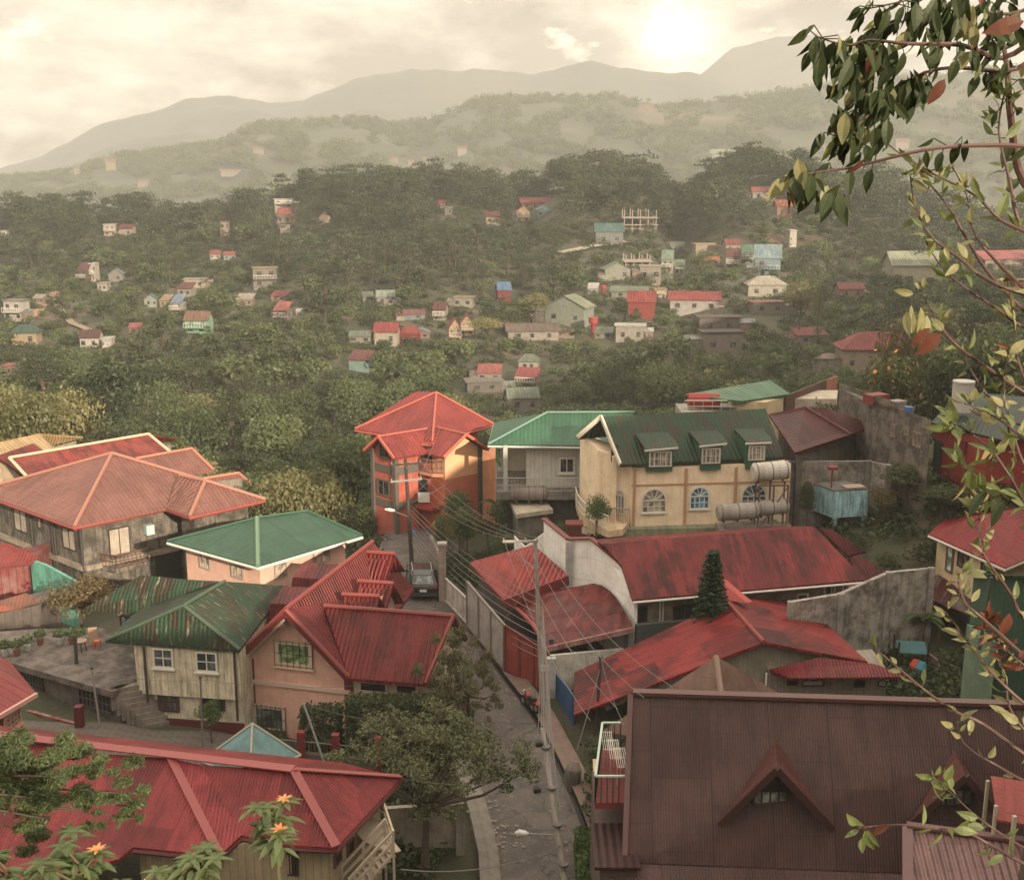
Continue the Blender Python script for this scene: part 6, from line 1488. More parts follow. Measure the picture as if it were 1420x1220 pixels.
while tries < 31000:
    tries += 1
    y = 100+425*rng.random()**.78; x = (rng.random()*2-1)*(.47*y+8)
    px = 710+FPX*x/y; zg = gz(x, y); py = proj((x, y, zg))[1]
    village = 1 if (py > 340 and py < 480 and px > 560 and px < 1230) or (py > 360 and py < 470 and px < 560) else 0
    if village and rng.random() < .08: continue
    if far_enough(x, y, 4.2 if not village else 4.6):
        pine = rng.random() < (.85 if py < 350 else .35 if py < 400 else .12)
        pine = pine or (380 < px < 820 and 290 < py < 425 and rng.random() < .75)
        h = (8.5+6.5*rng.random()) if pine else (4.5+8*rng.random()**1.6)
        if village: h *= .74
        if y < 130: h *= .85
        if rng.random() < .07 and py > 345: h *= 1.6
        w = h*(.62 if pine else .8)
        if y < 118 and px > 690: h *= .6
        if blocked(x, y, zg, h, w):
            h *= .45; w *= .45
            if blocked(x, y, zg, h, w): continue
        cand.append((y, x, zg, h, pine, px, py))
cand.sort(key=lambda c: c[0]/c[3])
nb = {0: 0, 1: 0}; LIM = 230
merged = {0: ([], [], [], [0]), 1: ([], [], [], [0])}
def add_merged(M, pr, x, y, z, s, sz_, rz, tint):
    V_, F_ = pr[0], pr[1]; c, s_ = math.cos(rz), math.sin(rz); A = V_*np.array([s, s, sz_])
    A = np.stack([A[:,0]*c-A[:,1]*s_+x, A[:,0]*s_+A[:,1]*c+y, A[:,2]+z], 1); M[0].append(A); M[1].append(F_+M[3][0]); M[2].append(np.full(len(A), tint)); M[3][0] += len(A)
for (y, x, z, h, pine, px, py) in cand:
    k = 1 if pine else 0; H = 11. if pine else 8.; s = h/H
    if nb[k] < LIM and y < 330:
        nb[k] += 1; near = y < 190
        L_ = (PP if near else PPl) if pine else (PB if near else PBl); pr = L_[int(rng.integers(len(L_)))]
        lb = 'hillside pine of the dark wooded slope across the valley' if pine else 'round leafy tree of the wooded slope across the valley'
        place(pr, (x, y, z), (s*(.85+.4*rng.random()), s*(.85+.4*rng.random()), s), rng.random()*6.28, lb, 'tree', 'pines on the wooded slope' if pine else 'leafy trees on the wooded slope', 'pine_tree' if pine else 'leafy_tree', cmat=(G_WARM if (not pine and rng.random() < .12) else None))
    else:
        L_ = PPl if pine else PBl; add_merged(merged[k], L_[int(rng.integers(len(L_)))], x, y, z, s*(.9+.3*rng.random()), s, rng.random()*6.28, rng.random())
# trees beyond the first crest
for i in range(3000):
    y = 580+430*rng.random(); x = (rng.random()*2-1)*.46*y; z = gz(x, y); add_merged(merged[1 if rng.random() < .5 else 0], (PPl if rng.random() < .5 else PBl)[int(rng.integers(5))], x, y, z, 1.1+.6*rng.random(), .8+.4*rng.random(), rng.random()*6.28, rng.random())
def finish(M, name, mat):
    me = np_mesh(name, np.concatenate(M[0]), np.concatenate(M[1]), mat, np.concatenate(M[2])); o = bpy.data.objects.new(name, me); COL.objects.link(o); return o
tag(finish(merged[0], 'far_leafy_wood', G_MID), 'distant mass of leafy trees filling the slope across the valley', 'woodland', kind='stuff')
tag(finish(merged[1], 'far_pine_wood', G_PINE), 'distant mass of dark pines along the ridge crest', 'woodland', kind='stuff')
# undergrowth
ub = ([], [], [], [0])
sh = []
for i in range(4):
    r_ = np.random.default_rng(400+i); bl = [(r_.normal()*.6, r_.normal()*.6, .4+.3*r_.random(), .8, .8, .6) for _ in range(4)]; sh.append(crown(bl, 95, .34, r_))
NEARB = [(o.location.x, o.location.y) for o in bpy.data.objects if o.parent is None and o.get('category') in ('house','garage','shed')]
for i in range(9000):
    y = 88+370*rng.random()**.8; x = (rng.random()*2-1)*(.47*y+6); z = gz(x, y)
    s = .7+1.1*rng.random()
    if y > 100 and blocked(x, y, z, s*1.2, s*2): continue
    if y < 104 and -42 < x < 36: 
        if any((x-a)**2+(y-b)**2 < 90 for a, b in NEARB): continue
        s *= .7
    add_merged(ub, sh[i % 4], x, y, z-.1, s, s, rng.random()*6, rng.random())
for i in range(1300):                       # garden scrub among the near houses
    x, y = [(rng.uniform(-6,8), rng.uniform(73,80)), (rng.uniform(20,33), rng.uniform(69,78)), (rng.uniform(19,30), rng.uniform(56,64)), (rng.uniform(-12,-7.5), rng.uniform(76,92)), (rng.uniform(-26,-8), rng.uniform(88,100)), (rng.uniform(28,50), rng.uniform(78,100)), (rng.uniform(-9,-4), rng.uniform(44,55)),(rng.uniform(-12,-7), rng.uniform(53.5,56)),(rng.uniform(16,31), rng.uniform(58,66)),(rng.uniform(4.5,7), rng.uniform(48,56))][i % 10]
    if abs(x-lerp(RX, y)) < 2.6: continue
    s = .4+.6*rng.random(); add_merged(ub, sh[i % 4], x, y, gz(x, y)-.05, s, s, rng.random()*6, rng.random())
tag(finish(ub, 'undergrowth', G_DARK), 'low tangled scrub covering the valley slopes and gardens', 'undergrowth', kind='stuff')  # dark leaf colour puts shade into the gaps between tree crowns

# ---------------------------------------------------------------- trees and buildings on the far hill
from mathutils.bvhtree import BVHTree
DG = bpy.context.evaluated_depsgraph_get(); hs = bpy.data.objects['hillside']
bv = BVHTree.FromPolygons([v.co.copy() for v in hs.data.vertices], [tuple(p.vertices) for p in hs.data.polygons])
for (x0,y0,x1,y1,lb,wc) in ((146,223,161,235,'yellow building on the far left hill crest',(.6,.5,.3)),(303,236,346,242,'long pale low building on the far left hill',(.62,.56,.42)),(190,251,208,258,'small cream building on the far left hill',(.6,.52,.4)),(984,210,1050,225,'long white school building with green roof on the far hill',(.66,.62,.50)),(889,146,907,152,'pink house near the crest of the far hill',(.55,.38,.3)),(541,219,552,226,'pale box house left of three on the far hill centre',(.6,.5,.4)),(565,222,576,229,'cream box house in the middle of three on the far hill centre',(.6,.5,.4)),(585,220,594,233,'tall pale house right of three on the far hill centre',(.55,.45,.38)),(633,205,648,214,'white house cluster below the far hill saddle',(.6,.56,.48)),(350,206,366,212,'tiny cream house high on the far left hill',(.6,.52,.4)),(102,232,112,240,'tiny pale house low on the far left hill crest',(.6,.52,.4)),(1140,205,1160,214,'pale far house right of the school building',(.6,.5,.4)),(1240,195,1262,205,'pale far house behind the upper right branches',(.6,.5,.4)),(820,228,836,234,'pale far house below the hill at right of centre',(.6,.5,.4))):
    h_ = bv.ray_cast(V((0,0,0)), ray((x0+x1)/2, y1).normalized())
    if h_[0] is None: continue
    midhouse(x0, y0, x1, y1, 'gable', srgb(150,165,130) if 'green' in lb else srgb(150,110,90), wc, lb, 0, 'far_building', 'building', 1, .35, hitp=h_[0]*(1-4/h_[0].length), windows=('school' in lb))

hb = ([], [], [], [0]); nh = 0
for i in range(8000):
    px = rng.uniform(-60, 1480); top = lerp(SKY_B, px); py = top+(275-top)*rng.random()**1.15
    if MN.noise(V((px/60, py/22, 7)))+.35*MN.noise(V((px/11, py/6, 3))) < -.06 and py > top+12: continue
    h_ = bv.ray_cast(V((0,0,0)), ray(px, py).normalized())
    if h_[0] is None: continue
    s = 1.0+.9*rng.random()
    if any(x0-4 < px < x1+4 and y0-1 < py < y1+9 for (x0,y0,x1,y1,D) in LB if D > 800): continue
    add_merged(hb, sh[i % 4], h_[0].x, h_[0].y, h_[0].z, s*2.7, s*3.6, rng.random()*6, rng.random())
tag(finish(hb, 'far_hill_trees', G_MID), 'scattered distant trees over the hazy far hill', 'woodland', kind='stuff')
# ---------------------------------------------------------------- named single trees and shrubs
def at(px, py, D): p = WY(px, py, D); return V((p.x, p.y, gz(p.x, p.y)))
def single(px, D, ytop, wpx, pr, label, mat, name='leafy_tree', cat='tree', zb=None, group=None):
    p = WY(px, ytop, D); zg = gz(p.x, p.y) if zb is None else zb; h = p.z-zg; w = wpx/FPX*p.length
    Href = 11.3 if any(pr is k for k in PP) else (11. if any(pr is k for k in PC) else 8.2); Wref = 6.6
    return place(pr, (p.x, D, zg), (w/Wref, w/Wref, h/Href), rng.random()*6.28, label, cat, group, name, cmat=mat)
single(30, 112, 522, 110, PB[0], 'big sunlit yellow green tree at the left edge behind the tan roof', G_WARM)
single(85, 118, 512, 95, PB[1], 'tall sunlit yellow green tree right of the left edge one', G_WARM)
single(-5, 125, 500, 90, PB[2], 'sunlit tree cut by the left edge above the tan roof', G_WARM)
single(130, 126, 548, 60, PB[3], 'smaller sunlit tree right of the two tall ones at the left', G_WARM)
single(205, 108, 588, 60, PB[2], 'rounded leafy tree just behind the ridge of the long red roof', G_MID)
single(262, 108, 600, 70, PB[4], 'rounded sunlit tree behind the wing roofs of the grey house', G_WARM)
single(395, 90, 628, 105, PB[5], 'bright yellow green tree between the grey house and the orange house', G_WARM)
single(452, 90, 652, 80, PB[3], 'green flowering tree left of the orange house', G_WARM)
single(350, 92, 640, 70, PB[1], 'leafy tree behind the green hip roof at its left', G_MID)
single(497, 88, 690, 60, PB[0], 'small dark tree between the green hip roof and the orange house', G_DARK)
single(108, 68.5, 788, 95, PB[4], 'small bushy tree beside the turquoise wall left of the cream house', G_BRN)
single(1190, 86, 590, 62, PB[2], 'orange flowering shrub beside the maroon roof', G_FLW, 'flowering_shrub', 'shrub')
single(1262, 77, 632, 70, PB[1], 'grey green bushy tree below the grey block house', G_MID)
single(1222, 76, 668, 55, PB[3], 'smaller bush right of the blue cistern house', G_BRN, 'bush', 'bush')
single(1310, 74, 668, 70, PB[4], 'leafy bush below the red boarded house', G_DARK, 'bush', 'bush')
single(1368, 72, 668, 80, PB[0], 'red flowering bush above the right cream house', G_RED, 'flowering_shrub', 'shrub')
single(1235, 106, 455, 120, PB[1], 'large dark tree with orange blossom behind the flat roof of the grey block house', G_FLW)
single(1310, 108, 430, 130, PB[2], 'large dark tree right of the blossoming one at the right', G_DARK)
single(1385, 100, 440, 120, PB[3], 'large dark tree at the right edge above the roof tank', G_DARK)
single(1165, 104, 500, 70, PB[4], 'dark leafy tree behind the dark rusty sheet wall', G_DARK)
single(1255, 132, 402, 85, PB[5], 'tall tree with golden crown at the right behind the branches', G_BRN)
single(1432, 90, 500, 90, PB[0], 'dark tree cut by the right edge near the flat roofs', G_DARK)
single(1140, 92, 545, 60, PB[0], 'hedge like tree along the pale yard at the right', G_DARK)
single(1085, 96, 556, 50, PB[2], 'small tree between the pale green roof and the maroon roof', G_DARK)
single(972, 285, 346, 50, PP[1], 'lone tall tree standing over the right valley houses', G_MID)
single(1140, 245, 366, 45, PC[0], 'tall bamboo like clump left of the maroon roofed house', G_MID, 'bamboo_clump', 'bamboo')
single(412, 420, 253, 16, PC[1], 'dark slender cypress on the ridge beside the long white building', G_PINE, 'cypress_tree')
single(1112, 250, 376, 50, PB[5], 'yellowish round tree left of the bamboo clump', G_WARM)
single(744, 262, 400, 55, PB[3], 'sunlit feathery tree right of the red house with blue roof', G_WARM)
single(676, 240, 432, 45, PB[1], 'sunlit tree right of the peach gabled house', G_WARM)
single(640, 72.5+4, 684, 55, PB[2], 'shrub in the garden below the orange house', G_MID, 'shrub', 'shrub')
for k, (px, D, yt, w, m_, lb) in enumerate(((648,80,700,42,G_RED,'red flowering bush in the middle of the garden below the orange house'),(676,79,706,36,G_RED,'red flowering bush nearest the hut in the garden'),(612,78,700,30,G_MID,'leafy bush by the lane garden wall'),(692,82,688,38,G_MID,'leafy bush under the porch of the boarded house'),(700,77,735,40,G_MID,'low bush in front of the small hut'),(735,76,748,40,G_GRN,'low green bush behind the ribbed red shed'),(637,82,672,60,G_MID,'broad shrub against the orange house wall'),(774,77.5,716,36,G_MID,'bush beside the short red pillar'))):
    single(px, D, yt, w, PB[k % 6], lb, m_, 'bush', 'bush')
single(828, 75.2, 672, 34, PB[1], 'small leafy tree in front of the curved balconies', G_GRN, 'small_tree', zb=-25)
single(1122, 76.5, 660, 30, PB[0], 'dark creeper bush at the left end of the blue cistern house', G_DARK, 'bush', 'bush')
single(290, 56.4, 962, 46, PB[3], 'leafy bush in front of the cream house door', G_GRN, 'bush', 'bush')
single(372, 57.0, 1012, 60, PB[2], 'dark bush in the salmon house front garden', G_DARK, 'bush', 'bush', zb=-29.5)
single(452, 56.0, 1000, 60, PB[1], 'dark round bush under the ivy hedge', G_DARK, 'bush', 'bush', zb=-29.5)
# hedge with ivy
def hedge(name, boxes, n, size, mat, label, cat):
    P_ = []; 
    for (c, d, m_) in boxes:
        q = rng.random((int(n*m_),3))-.5; f = rng.integers(0,3,len(q)); sg = np.sign(q[np.arange(len(q)),f]); q[np.arange(len(q)),f] = sg*(.5-.08*rng.random(len(q))); q += rng.normal(size=q.shape)*.03
        P_.append(np.array(c)+q*np.array(d))
    P_ = np.concatenate(P_); Nn = rng.normal(size=P_.shape)+np.array([0,-.8,.5]); Nn /= np.linalg.norm(Nn,axis=1)[:,None]
    V_, F_ = leafquads(P_, Nn, size); o = bpy.data.objects.new(name, np_mesh(name, V_, F_, mat)); COL.objects.link(o); tag(o, label, cat)
    return o
h0 = WY(445,985,56.0); h1 = WY(530,970,55.6)
hedge('hedge', [((h0.x,56.0,-28.0),(2.0,1.0,2.6),1),((h1.x+.3,55.7,-27.6),(4.0,1.2,3.2),1.8),((h1.x+2.6,55.5,-28.4),(2.0,1.2,2.0),.8)], 3600, .2, G_DARK, 'dark ivy covered hedge against the salmon house', 'hedge')
g0 = W(817,1135,-29.6)
hedge('fern_hedge', [((3.2,y_,-29.4),(.7,1.1,1.3),.5) for y_ in (43,44.2,45.4,46.6,47.6)], 1600, .3, G_GRN, 'row of green ferny plants between the lane and the brown house', 'hedge')

# broad dark tree above the lane
def special(name, bl, fork, base, r, nleaf, size, mat, label, aspect=.5, droop=0., shell=.4, flower=None):
    T = thing(name, base, label, 'tree'); rg = np.random.default_rng(77)
    bl2 = []
    for q in bl:
        for _ in range(5):
            o3 = rg.normal(size=3)*.52; k3 = .30+.28*rg.random(); bl2.append((q[0]+o3[0]*q[3], q[1]+o3[1]*q[4], q[2]+o3[2]*q[5], q[3]*k3, q[4]*k3, q[5]*k3))
    V_, F_ = crown([(b[0]-base.x, b[1]-base.y, b[2]-base.z)+tuple(b[3:]) for b in bl2], nleaf, size, rg, aspect, shell, droop=droop)
    c = bpy.data.objects.new('crown', np_mesh('crown', V_, F_, mat)); COL.objects.link(c); c.parent = T
    b = MB(); b.tube([base+V((0,0,-.4)), base+V((.1,0,.8)), fork], [r*1.3, r, r*.8], 8)
    for q in bl:
        q_ = V(q[:3]); m_ = fork.lerp(q_, .5)+V((rg.normal()*.2, rg.normal()*.2, -.25)); b.tube([fork, m_, q_], [r*.55, r*.35, r*.1], 6)
    b.build('trunk', BARK, T); return T
bl = []
rg = np.random.default_rng(9)
for (px, py, D, rr) in ((500,1040,48,1.0),(540,1020,48.5,1.2),(585,1010,49,1.3),(630,1012,49,1.25),(672,1028,48.5,1.15),(708,1050,48,1.0),(725,1072,47.5,.7),(560,1055,46.5,1.2),(610,1050,46.5,1.3),(655,1062,46.5,1.2),(600,1090,46.5,1.0),(690,1080,46.8,.9),(480,1058,47.5,.8),(630,1000,50,1.1),(570,1040,48,1.2),(640,1040,48,1.2),(625,1120,46.3,.6),(585,1118,46.5,.6)):
    p = WY(px, py, D); bl.append((p.x, p.y, p.z, rr*1.05, rr*1.05, rr*.75))
bs = WY(586,1200,46.3); special('spreading_tree', bl, WY(592,1120,46.8), V((bs.x,46.3,gz(bs.x,46.3))), .17, 12500, .17, leaf_mat((.020,.030,.013), (.125,.13,.065), nscale=1.2, trans=.25), 'broad spreading dark leaved tree leaning over the lane', .5)
bl = []
for (px, py, D, rr) in ((600,925,56.5,1.0),(640,905,57.5,1.1),(672,930,57.5,.8),(615,960,55.8,1.1),(650,955,56.2,1.2),(680,965,56.5,.7),(598,985,55.5,.9),(640,990,55.5,.9),(660,915,57.5,1.0),(627,930,57,1.0)):
    p = WY(px, py, D); bl.append((p.x, p.y, p.z, rr*.8, rr*.8, rr*1.15))
bs = WY(650,1020,56.4); special('weeping_tree', bl, WY(648,965,56.6), V((bs.x,56.4,gz(bs.x,56.4))), .14, 9000, .24, leaf_mat((.050,.058,.026), (.20,.17,.085), trans=.3, nscale=1.2), 'feathery weeping tree with brownish green foliage beside the salmon house wing', .22, droop=1.0, shell=.2)
# Norfolk pine
tp = WY(990,764,63.2); T = thing('norfolk_pine', V((tp.x,63.2,gz(tp.x,63.2))), 'dark Norfolk Island pine with tiered branches in front of the long low roof', 'tree')
bs = V((tp.x,63.2,gz(tp.x,63.2))); MB().tube([bs, tp], [.16,.03], 7).build('trunk', BARK, T)
Ps = []; Ns = []; rg = np.random.default_rng(3); z = tp.z-.15; k = 0
while z > -25.5:
    f = (tp.z-z)/5.2; rad = .2+1.1*min(1, f)**.8; n = 7
    for j in range(n):
        a = 6.28*(j+.37*k)/n+rg.normal()*.1
        for m_ in range(int(36+rad*60)):
            t_ = rg.random(); rr = rad*t_; w_ = .17*(1-abs(t_-.4))+.04
            Ps.append((tp.x+math.cos(a)*rr+rg.normal()*w_*.5, 63.2+math.sin(a)*rr+rg.normal()*w_*.5, z+.26*t_*t_-.10*t_+rg.normal()*.035)); Ns.append((rg.normal()*.6, rg.normal()*.6, 1))
    z -= .27+.05*f; k += 1
Ns = np.array(Ns); Ns /= np.linalg.norm(Ns,axis=1)[:,None]
V_, F_ = leafquads(np.array(Ps)-np.array(bs), Ns, .20, .5); c = bpy.data.objects.new('crown', np_mesh('crown', V_, F_, leaf_mat((.014,.034,.016), (.045,.080,.034), trans=.15, nscale=2))); COL.objects.link(c); c.parent = T
# banana plants
def banana(px, py, z, h, label, n=8, seed=0):
    p = W(px, py, z); g = p.z; T = thing('banana_plant', V((p.x,p.y,g)), label, 'plant'); rg = np.random.default_rng(seed)
    MB().tube([p+V((0,0,-.8)), p+V((.05,0,h*.5)), p+V((0,.05,h*.62))], [.13,.11,.07], 7).build('stem', plain((.14,.13,.06),.8), T)
    b = MB(); top = p+V((0,0,h*.58))
    for k in range(n):
        a = k*2.4+rg.random(); L_ = h*(.5+.25*rg.random()); el = .9+.4*rg.random(); d = V((math.cos(a),math.sin(a),0)); s_ = V((-d.y,d.x,0)); pts = []
        for i in range(7): t_ = i/6; pts.append((top+d*L_*(t_*.85)+V((0,0,L_*(el*t_-1.05*t_*t_))), .26*math.sin(math.pi*min(.98,t_*.9+.08))+.01))
        for (p0,w0_),(p1,w1_) in zip(pts, pts[1:]): b.poly([p0-s_*w0_+V((0,0,-.05)), p0, p1, p1-s_*w1_+V((0,0,-.05))]); b.poly([p0, p0+s_*w0_+V((0,0,-.05)), p1+s_*w1_+V((0,0,-.05)), p1])
    b.build('leaf', G_GRN, T, recalc=False)
banana(622,752,-25.8,2.4,'young banana plant with one bright upright leaf in the garden',5,1)
banana(1135,640,-21.2,2.2,'banana plant behind the concrete retaining wall',8,2)
banana(1276,905,-28.4,3.4,'tall banana plant left of two in the cluttered yard',9,3); banana(1300,895,-28.4,3.0,'banana plant right of two in the cluttered yard',8,4)
banana(690,725,-25.6,2.2,'drooping banana plant beside the small concrete hut',8,6)
# potted plants on the terrace
for k, (px, py) in enumerate(((8,909),(24,908),(38,902),(56,893),(84,893),(100,892),(112,891))):
    p = W(px, py, -26.38); T = thing('potted_plant', p, ('potted plant at the left end of the terrace edge','second potted plant from the left on the terrace','third potted plant from the left on the terrace','potted plant at the back corner of the terrace','potted plant left of the small terrace table','potted plant behind the small terrace table','potted plant right of the small terrace table')[k], 'plant', 'potted plants on the terrace')
    MB().tube([p, p+V((0,0,.34))], [.16,.21], 10).build('pot', plain(srgb(120,84,66) if k % 2 else (.4,.38,.34), .8), T)
    c = crown([(0,0,.62,.38,.38,.33)], 170, .15, rg); o = bpy.data.objects.new('foliage', np_mesh('foliage', c[0], c[1], G_GRN)); COL.objects.link(o); o.parent = T
# ---------------------------------------------------------------- terrace furniture
p = W(113,903,-26.4); T = thing('small_table', p, 'small round wooden table on the roof terrace', 'table')
MB().tube([p+V((0,0,.6)), p+V((0,0,.66))], .36, 14).build('top', plain((.30,.18,.13),.7), T)
for a in range(4): c = V((math.cos(a*1.57+.4)*.25, math.sin(a*1.57+.4)*.25, 0)); MB().beam(p+c*1.1, p+c*.8+V((0,0,.6)), .05).build('leg', plain((.10,.06,.045),.8), T)
p = W(135,898,-26.4); T = thing('plastic_stool', p, 'orange plastic stool near the cream house on the terrace', 'stool')
MB().box((p.x,p.y,p.z+.42),(.32,.32,.05)).build('seat', plain(srgb(190,92,60),.5), T)
for sx_ in (-1,1):
    for sy_ in (-1,1): MB().beam(p+V((sx_*.16,sy_*.16,0)), p+V((sx_*.13,sy_*.13,.4)), .05).build('leg', plain(srgb(190,92,60),.5), T)
p = W(130,893,-26.4); tag(MB().box((p.x,p.y,p.z+.5),(.5,.12,1.0),.2).build('timber_board', plain((.42,.28,.18),.8)), 'pale brown board leaning by the rear porch on the terrace', 'board')

# ---------------------------------------------------------------- poles and wires
def pole(name, base, top, r0, r1, mat, label, cat='utility pole'):
    T = thing(name, base, label, cat); MB().tube([base+V((0,0,-.5)), top], [r0, r1], 10).build('shaft', mat, T); return T
woodp = plain((.06,.045,.035), .9, 0, .5); concp = wall_mat((.34,.30,.25), .5)
b1 = V((WY(572,795,78.5).x, 78.5, -26.9)); t1 = WY(562,635.5,78.5)
T = pole('utility_pole', b1, t1, .16, .11, woodp, 'tall dark wooden power pole with crossarms in front of the orange house')
ins = plain((.30,.26,.22), .4)
for (ya, xa, yb, xb) in ((645,541.7,642,584),(668,541.7,664,585)):
    a_, b_ = WY(xa,ya,78.4), WY(xb,yb,78.4); ca = MB().beam(a_, b_, .12, .12).build('crossarm', woodp if ya < 650 else plain((.28,.25,.22)), T)
    q = MB()
    for f in (.03,.35,.65,.97): c = a_.lerp(b_, f); q.tube([c+V((0,0,.05)), c+V((0,0,.22))], [.05,.03], 6)
    q.build('insulator', ins, ca)
lamp = MB().tube([WY(565,716,78.4), WY(552,711,77.6), WY(543,707,77.0)], .035, 6).build('lamp_arm', MET, T); c = WY(541,707,76.8); MB().tube([c+V((-.35,0,.05)), c, c+V((.3,0,-.05))], [.06,.13,.08], 8).build('lamp_head', plain((.55,.52,.46),.4), lamp)
MB().box(WY(574,739,78.2),(.2,.15,.35)).build('meter_box', plain((.08,.2,.4),.5), T)
b2 = V((WY(753,985,59.6).x, 59.6, -28.9)); b2.x = WY(754,1002,59.5).x; t2 = WY(742,748,59.5)
T = pole('utility_pole', b2, t2, .16, .10, concp, 'tall pale concrete power pole with crossarm beside the red gate')
a_, b_ = WY(697,750.5,59.4), WY(746,750.5,59.4); ca = MB().beam(a_, b_, .1, .12).build('crossarm', concp, T)
q = MB()
for f in (.03,.35,.65,.97): c = a_.lerp(b_, f); q.tube([c+V((0,0,.05)), c+V((0,0,.2))], [.05,.03], 6)
q.build('insulator', ins, ca)
MB().beam(WY(711,762,59.4), WY(740,788,59.4), .06, .06).build('brace', concp, T)
sg = WY(756,926,59.2); s_ = MB().box(sg, (.42,.04,.32)).build('sign_plate', plain((.50,.55,.46),.6,0,.1), T)
q = MB()
for k in range(3): q.box((sg.x-.02+.0*k, sg.y-.03, sg.z+.08-.08*k), (.30-.05*k,.012,.025))
q.build('sign_lettering', plain((.07,.22,.12)), s_)
b3 = WY(797,1275,43.5); b3.z = gz(b3.x, 43.5)-.1; t3 = WY(752,1008,47.5)
T = pole('utility_pole', b3, t3, .17, .11, concp, 'leaning concrete pole with street lamp in the lower middle of the lane')
pl3 = lambda f: b3.lerp(t3, f)
lq = WY(777,1158,45.6); lh = WY(728,1155,45.3); la = MB().tube([lq, lq.lerp(lh,.6), lh], .03, 6).build('lamp_arm', MET, T)
MB().tube([lh+V((-.42,0,.02)), lh+V((-.25,0,.05)), lh, lh+V((.15,0,-.02))], [.05,.13,.12,.05], 10).build('lamp_head', plain((.62,.60,.55),.35), la)
for k, (px, py) in enumerate(((748,1031),(745,1095))):
    c = WY(px, py, 46.8-.6*k); MB().tube([c+V((-.16,0,0)), c+V((-.05,0,.03)), c+V((.16,0,0))], [.16,.19,.10], 10).build('cable_coil', plain((.015,.014,.013),.5), T)
q = MB()
for f in (.18,.33,.52,.7,.9): c = pl3(f); q.tube([c+V((0,0,-.05)), c+V((0,0,.05))], .21, 10)
q.build('pole_band', plain((.12,.10,.09),.6), T)
# thin poles
def thin(px0, py0, px1, py1, z, label, r=.05, mat=None, name='metal_pole', cat='pole'):
    b_ = W(px0, py0, z); t_ = WY(px1, py1, b_.y); T = thing(name, b_, label, cat); MB().tube([b_+V((0,0,-.3)), t_], r, 7).build('shaft', mat or plain((.26,.23,.20),.7), T); MB().tube([t_, t_+V((0,0,.08))], r*1.5, 7).build('cap', FR_D, T); return b_, t_
pa = thin(141,1022,127,927,-28.7, 'thin grey metal pole in the alley in front of the roof terrace')
pb_ = thin(281,1042,278,940,-28.9, 'thin dark pole between the steps and the cream house bush', .05, plain((.16,.13,.11)))
pc_ = W(449,1056,-27.8); pd_ = WY(421,975,pc_.y); T = thing('metal_pole', V((pc_.x,pc_.y,gz(pc_.x,pc_.y))), 'leaning grey metal pole in front of the salmon house', 'pole'); MB().tube([V((pc_.x+.2,pc_.y,gz(pc_.x,pc_.y)-.2)), pc_, pd_], .055, 7).build('shaft', plain((.28,.30,.29),.5), T)
pe = W(107,955,-27.9); pf = WY(104,880,pe.y); T = thing('wooden_post', V((pe.x,pe.y,-28.6)), 'dark wooden post with meter boxes against the terrace wall', 'post'); MB().tube([V((pe.x,pe.y,-29)), pf], .1, 7).build('shaft', woodp, T); MB().box((pe.x,pe.y-.15,pe.z+.5),(.5,.25,.5)).build('meter_box', plain((.25,.19,.14),.8), T)
pg_ = thin(826,1010,833,912,-28.6, 'dark pole with small insulators in front of the patchy red roof', .08, woodp, 'utility_pole', 'utility pole')
def wire(a, b, sag, label, r=.012, group=None):
    a, b = V(a), V(b); pts = []
    for i in range(15): t_ = i/14; p_ = a.lerp(b, t_); p_.z -= sag*4*t_*(1-t_); pts.append(p_)
    o = MB().tube(pts, r, 4, cap=True).build('power_line', CABLE, None); tag(o, label, 'cable', group); return o
for k in range(4):
    f = (.03,.35,.65,.97)[k]; p1_ = WY(541.7,645,78.4).lerp(WY(584,642,78.4), f)+V((0,0,.2)); p2_ = a_.lerp(b_, f)+V((0,0,.18)); wire(p1_, p2_, .9, 'top power line strung between the crossarms of the two tall poles', .012, 'crossarm lines between the tall poles')
    wire(p2_, V((p2_.x+3+.3*k, 36, -17.6+.4*k)), .9, 'upper power line running from the pale pole crossarm out of the bottom of the frame', .012, 'crossarm lines to the lower right')
for k in range(9):
    p1_ = V((b1.x, 78.4, -22.4-.33*k)); p2_ = V((b2.x-.1+.03*k, 59.4, -22.2-.42*k)); wire(p1_, p2_, .5+.09*k, 'telecom cable of the bundle between the dark pole and the pale pole', .014+.004*(k % 3), 'bundled cables along the lane')
    wire(p2_, t3.lerp(b3, .02+.05*k)+V((-.2+.05*k,.1,0)), .25+.05*k, 'cable of the bundle dropping from the tall pale pole to the leaning pole', .013+.004*(k % 3), 'bundled cables between the pale poles')
for k in range(3): wire(V((b1.x,78.5,-21.4-.4*k)), WY(610+20*k,592+25*k,88), .4, 'service wire from the dark pole to the orange house', .012, 'service wires to the orange house')
wire(pl3(.42), WY(556,1205,40), .5, 'thick pale cable crossing the lane toward the lower left house', .028)
wire(pl3(.30), WY(600,1225,38), .4, 'second cable below the thick pale one at the lower left', .014)
wire(t3.lerp(b3,.25), WY(560,1080,46), .3, 'thin cable from the leaning pole into the spreading tree', .012)
wire(pl3(.22), WY(690,1240,38), .3, 'lowest cable fanning from the leaning pole', .012)
wire(pa[1], WY(278,942,pb_[0].y), .3, 'thin cable between the two alley poles', .010); wire(WY(278,942,pb_[0].y), WY(700,915,59), .9, 'long thin cable crossing the salmon house front', .010)
wire(pd_, WY(590,1000,55), .35, 'thin cable from the leaning grey pole to the hedge', .010)
wire(WY(741,795,59.5), W(660,905,-25), .3, 'stay wire from the pale pole toward the panel fence', .010)
wire(WY(750,870,59.5), W(742,975,-28.4), .05, 'steep drop wire beside the red gate', .010)
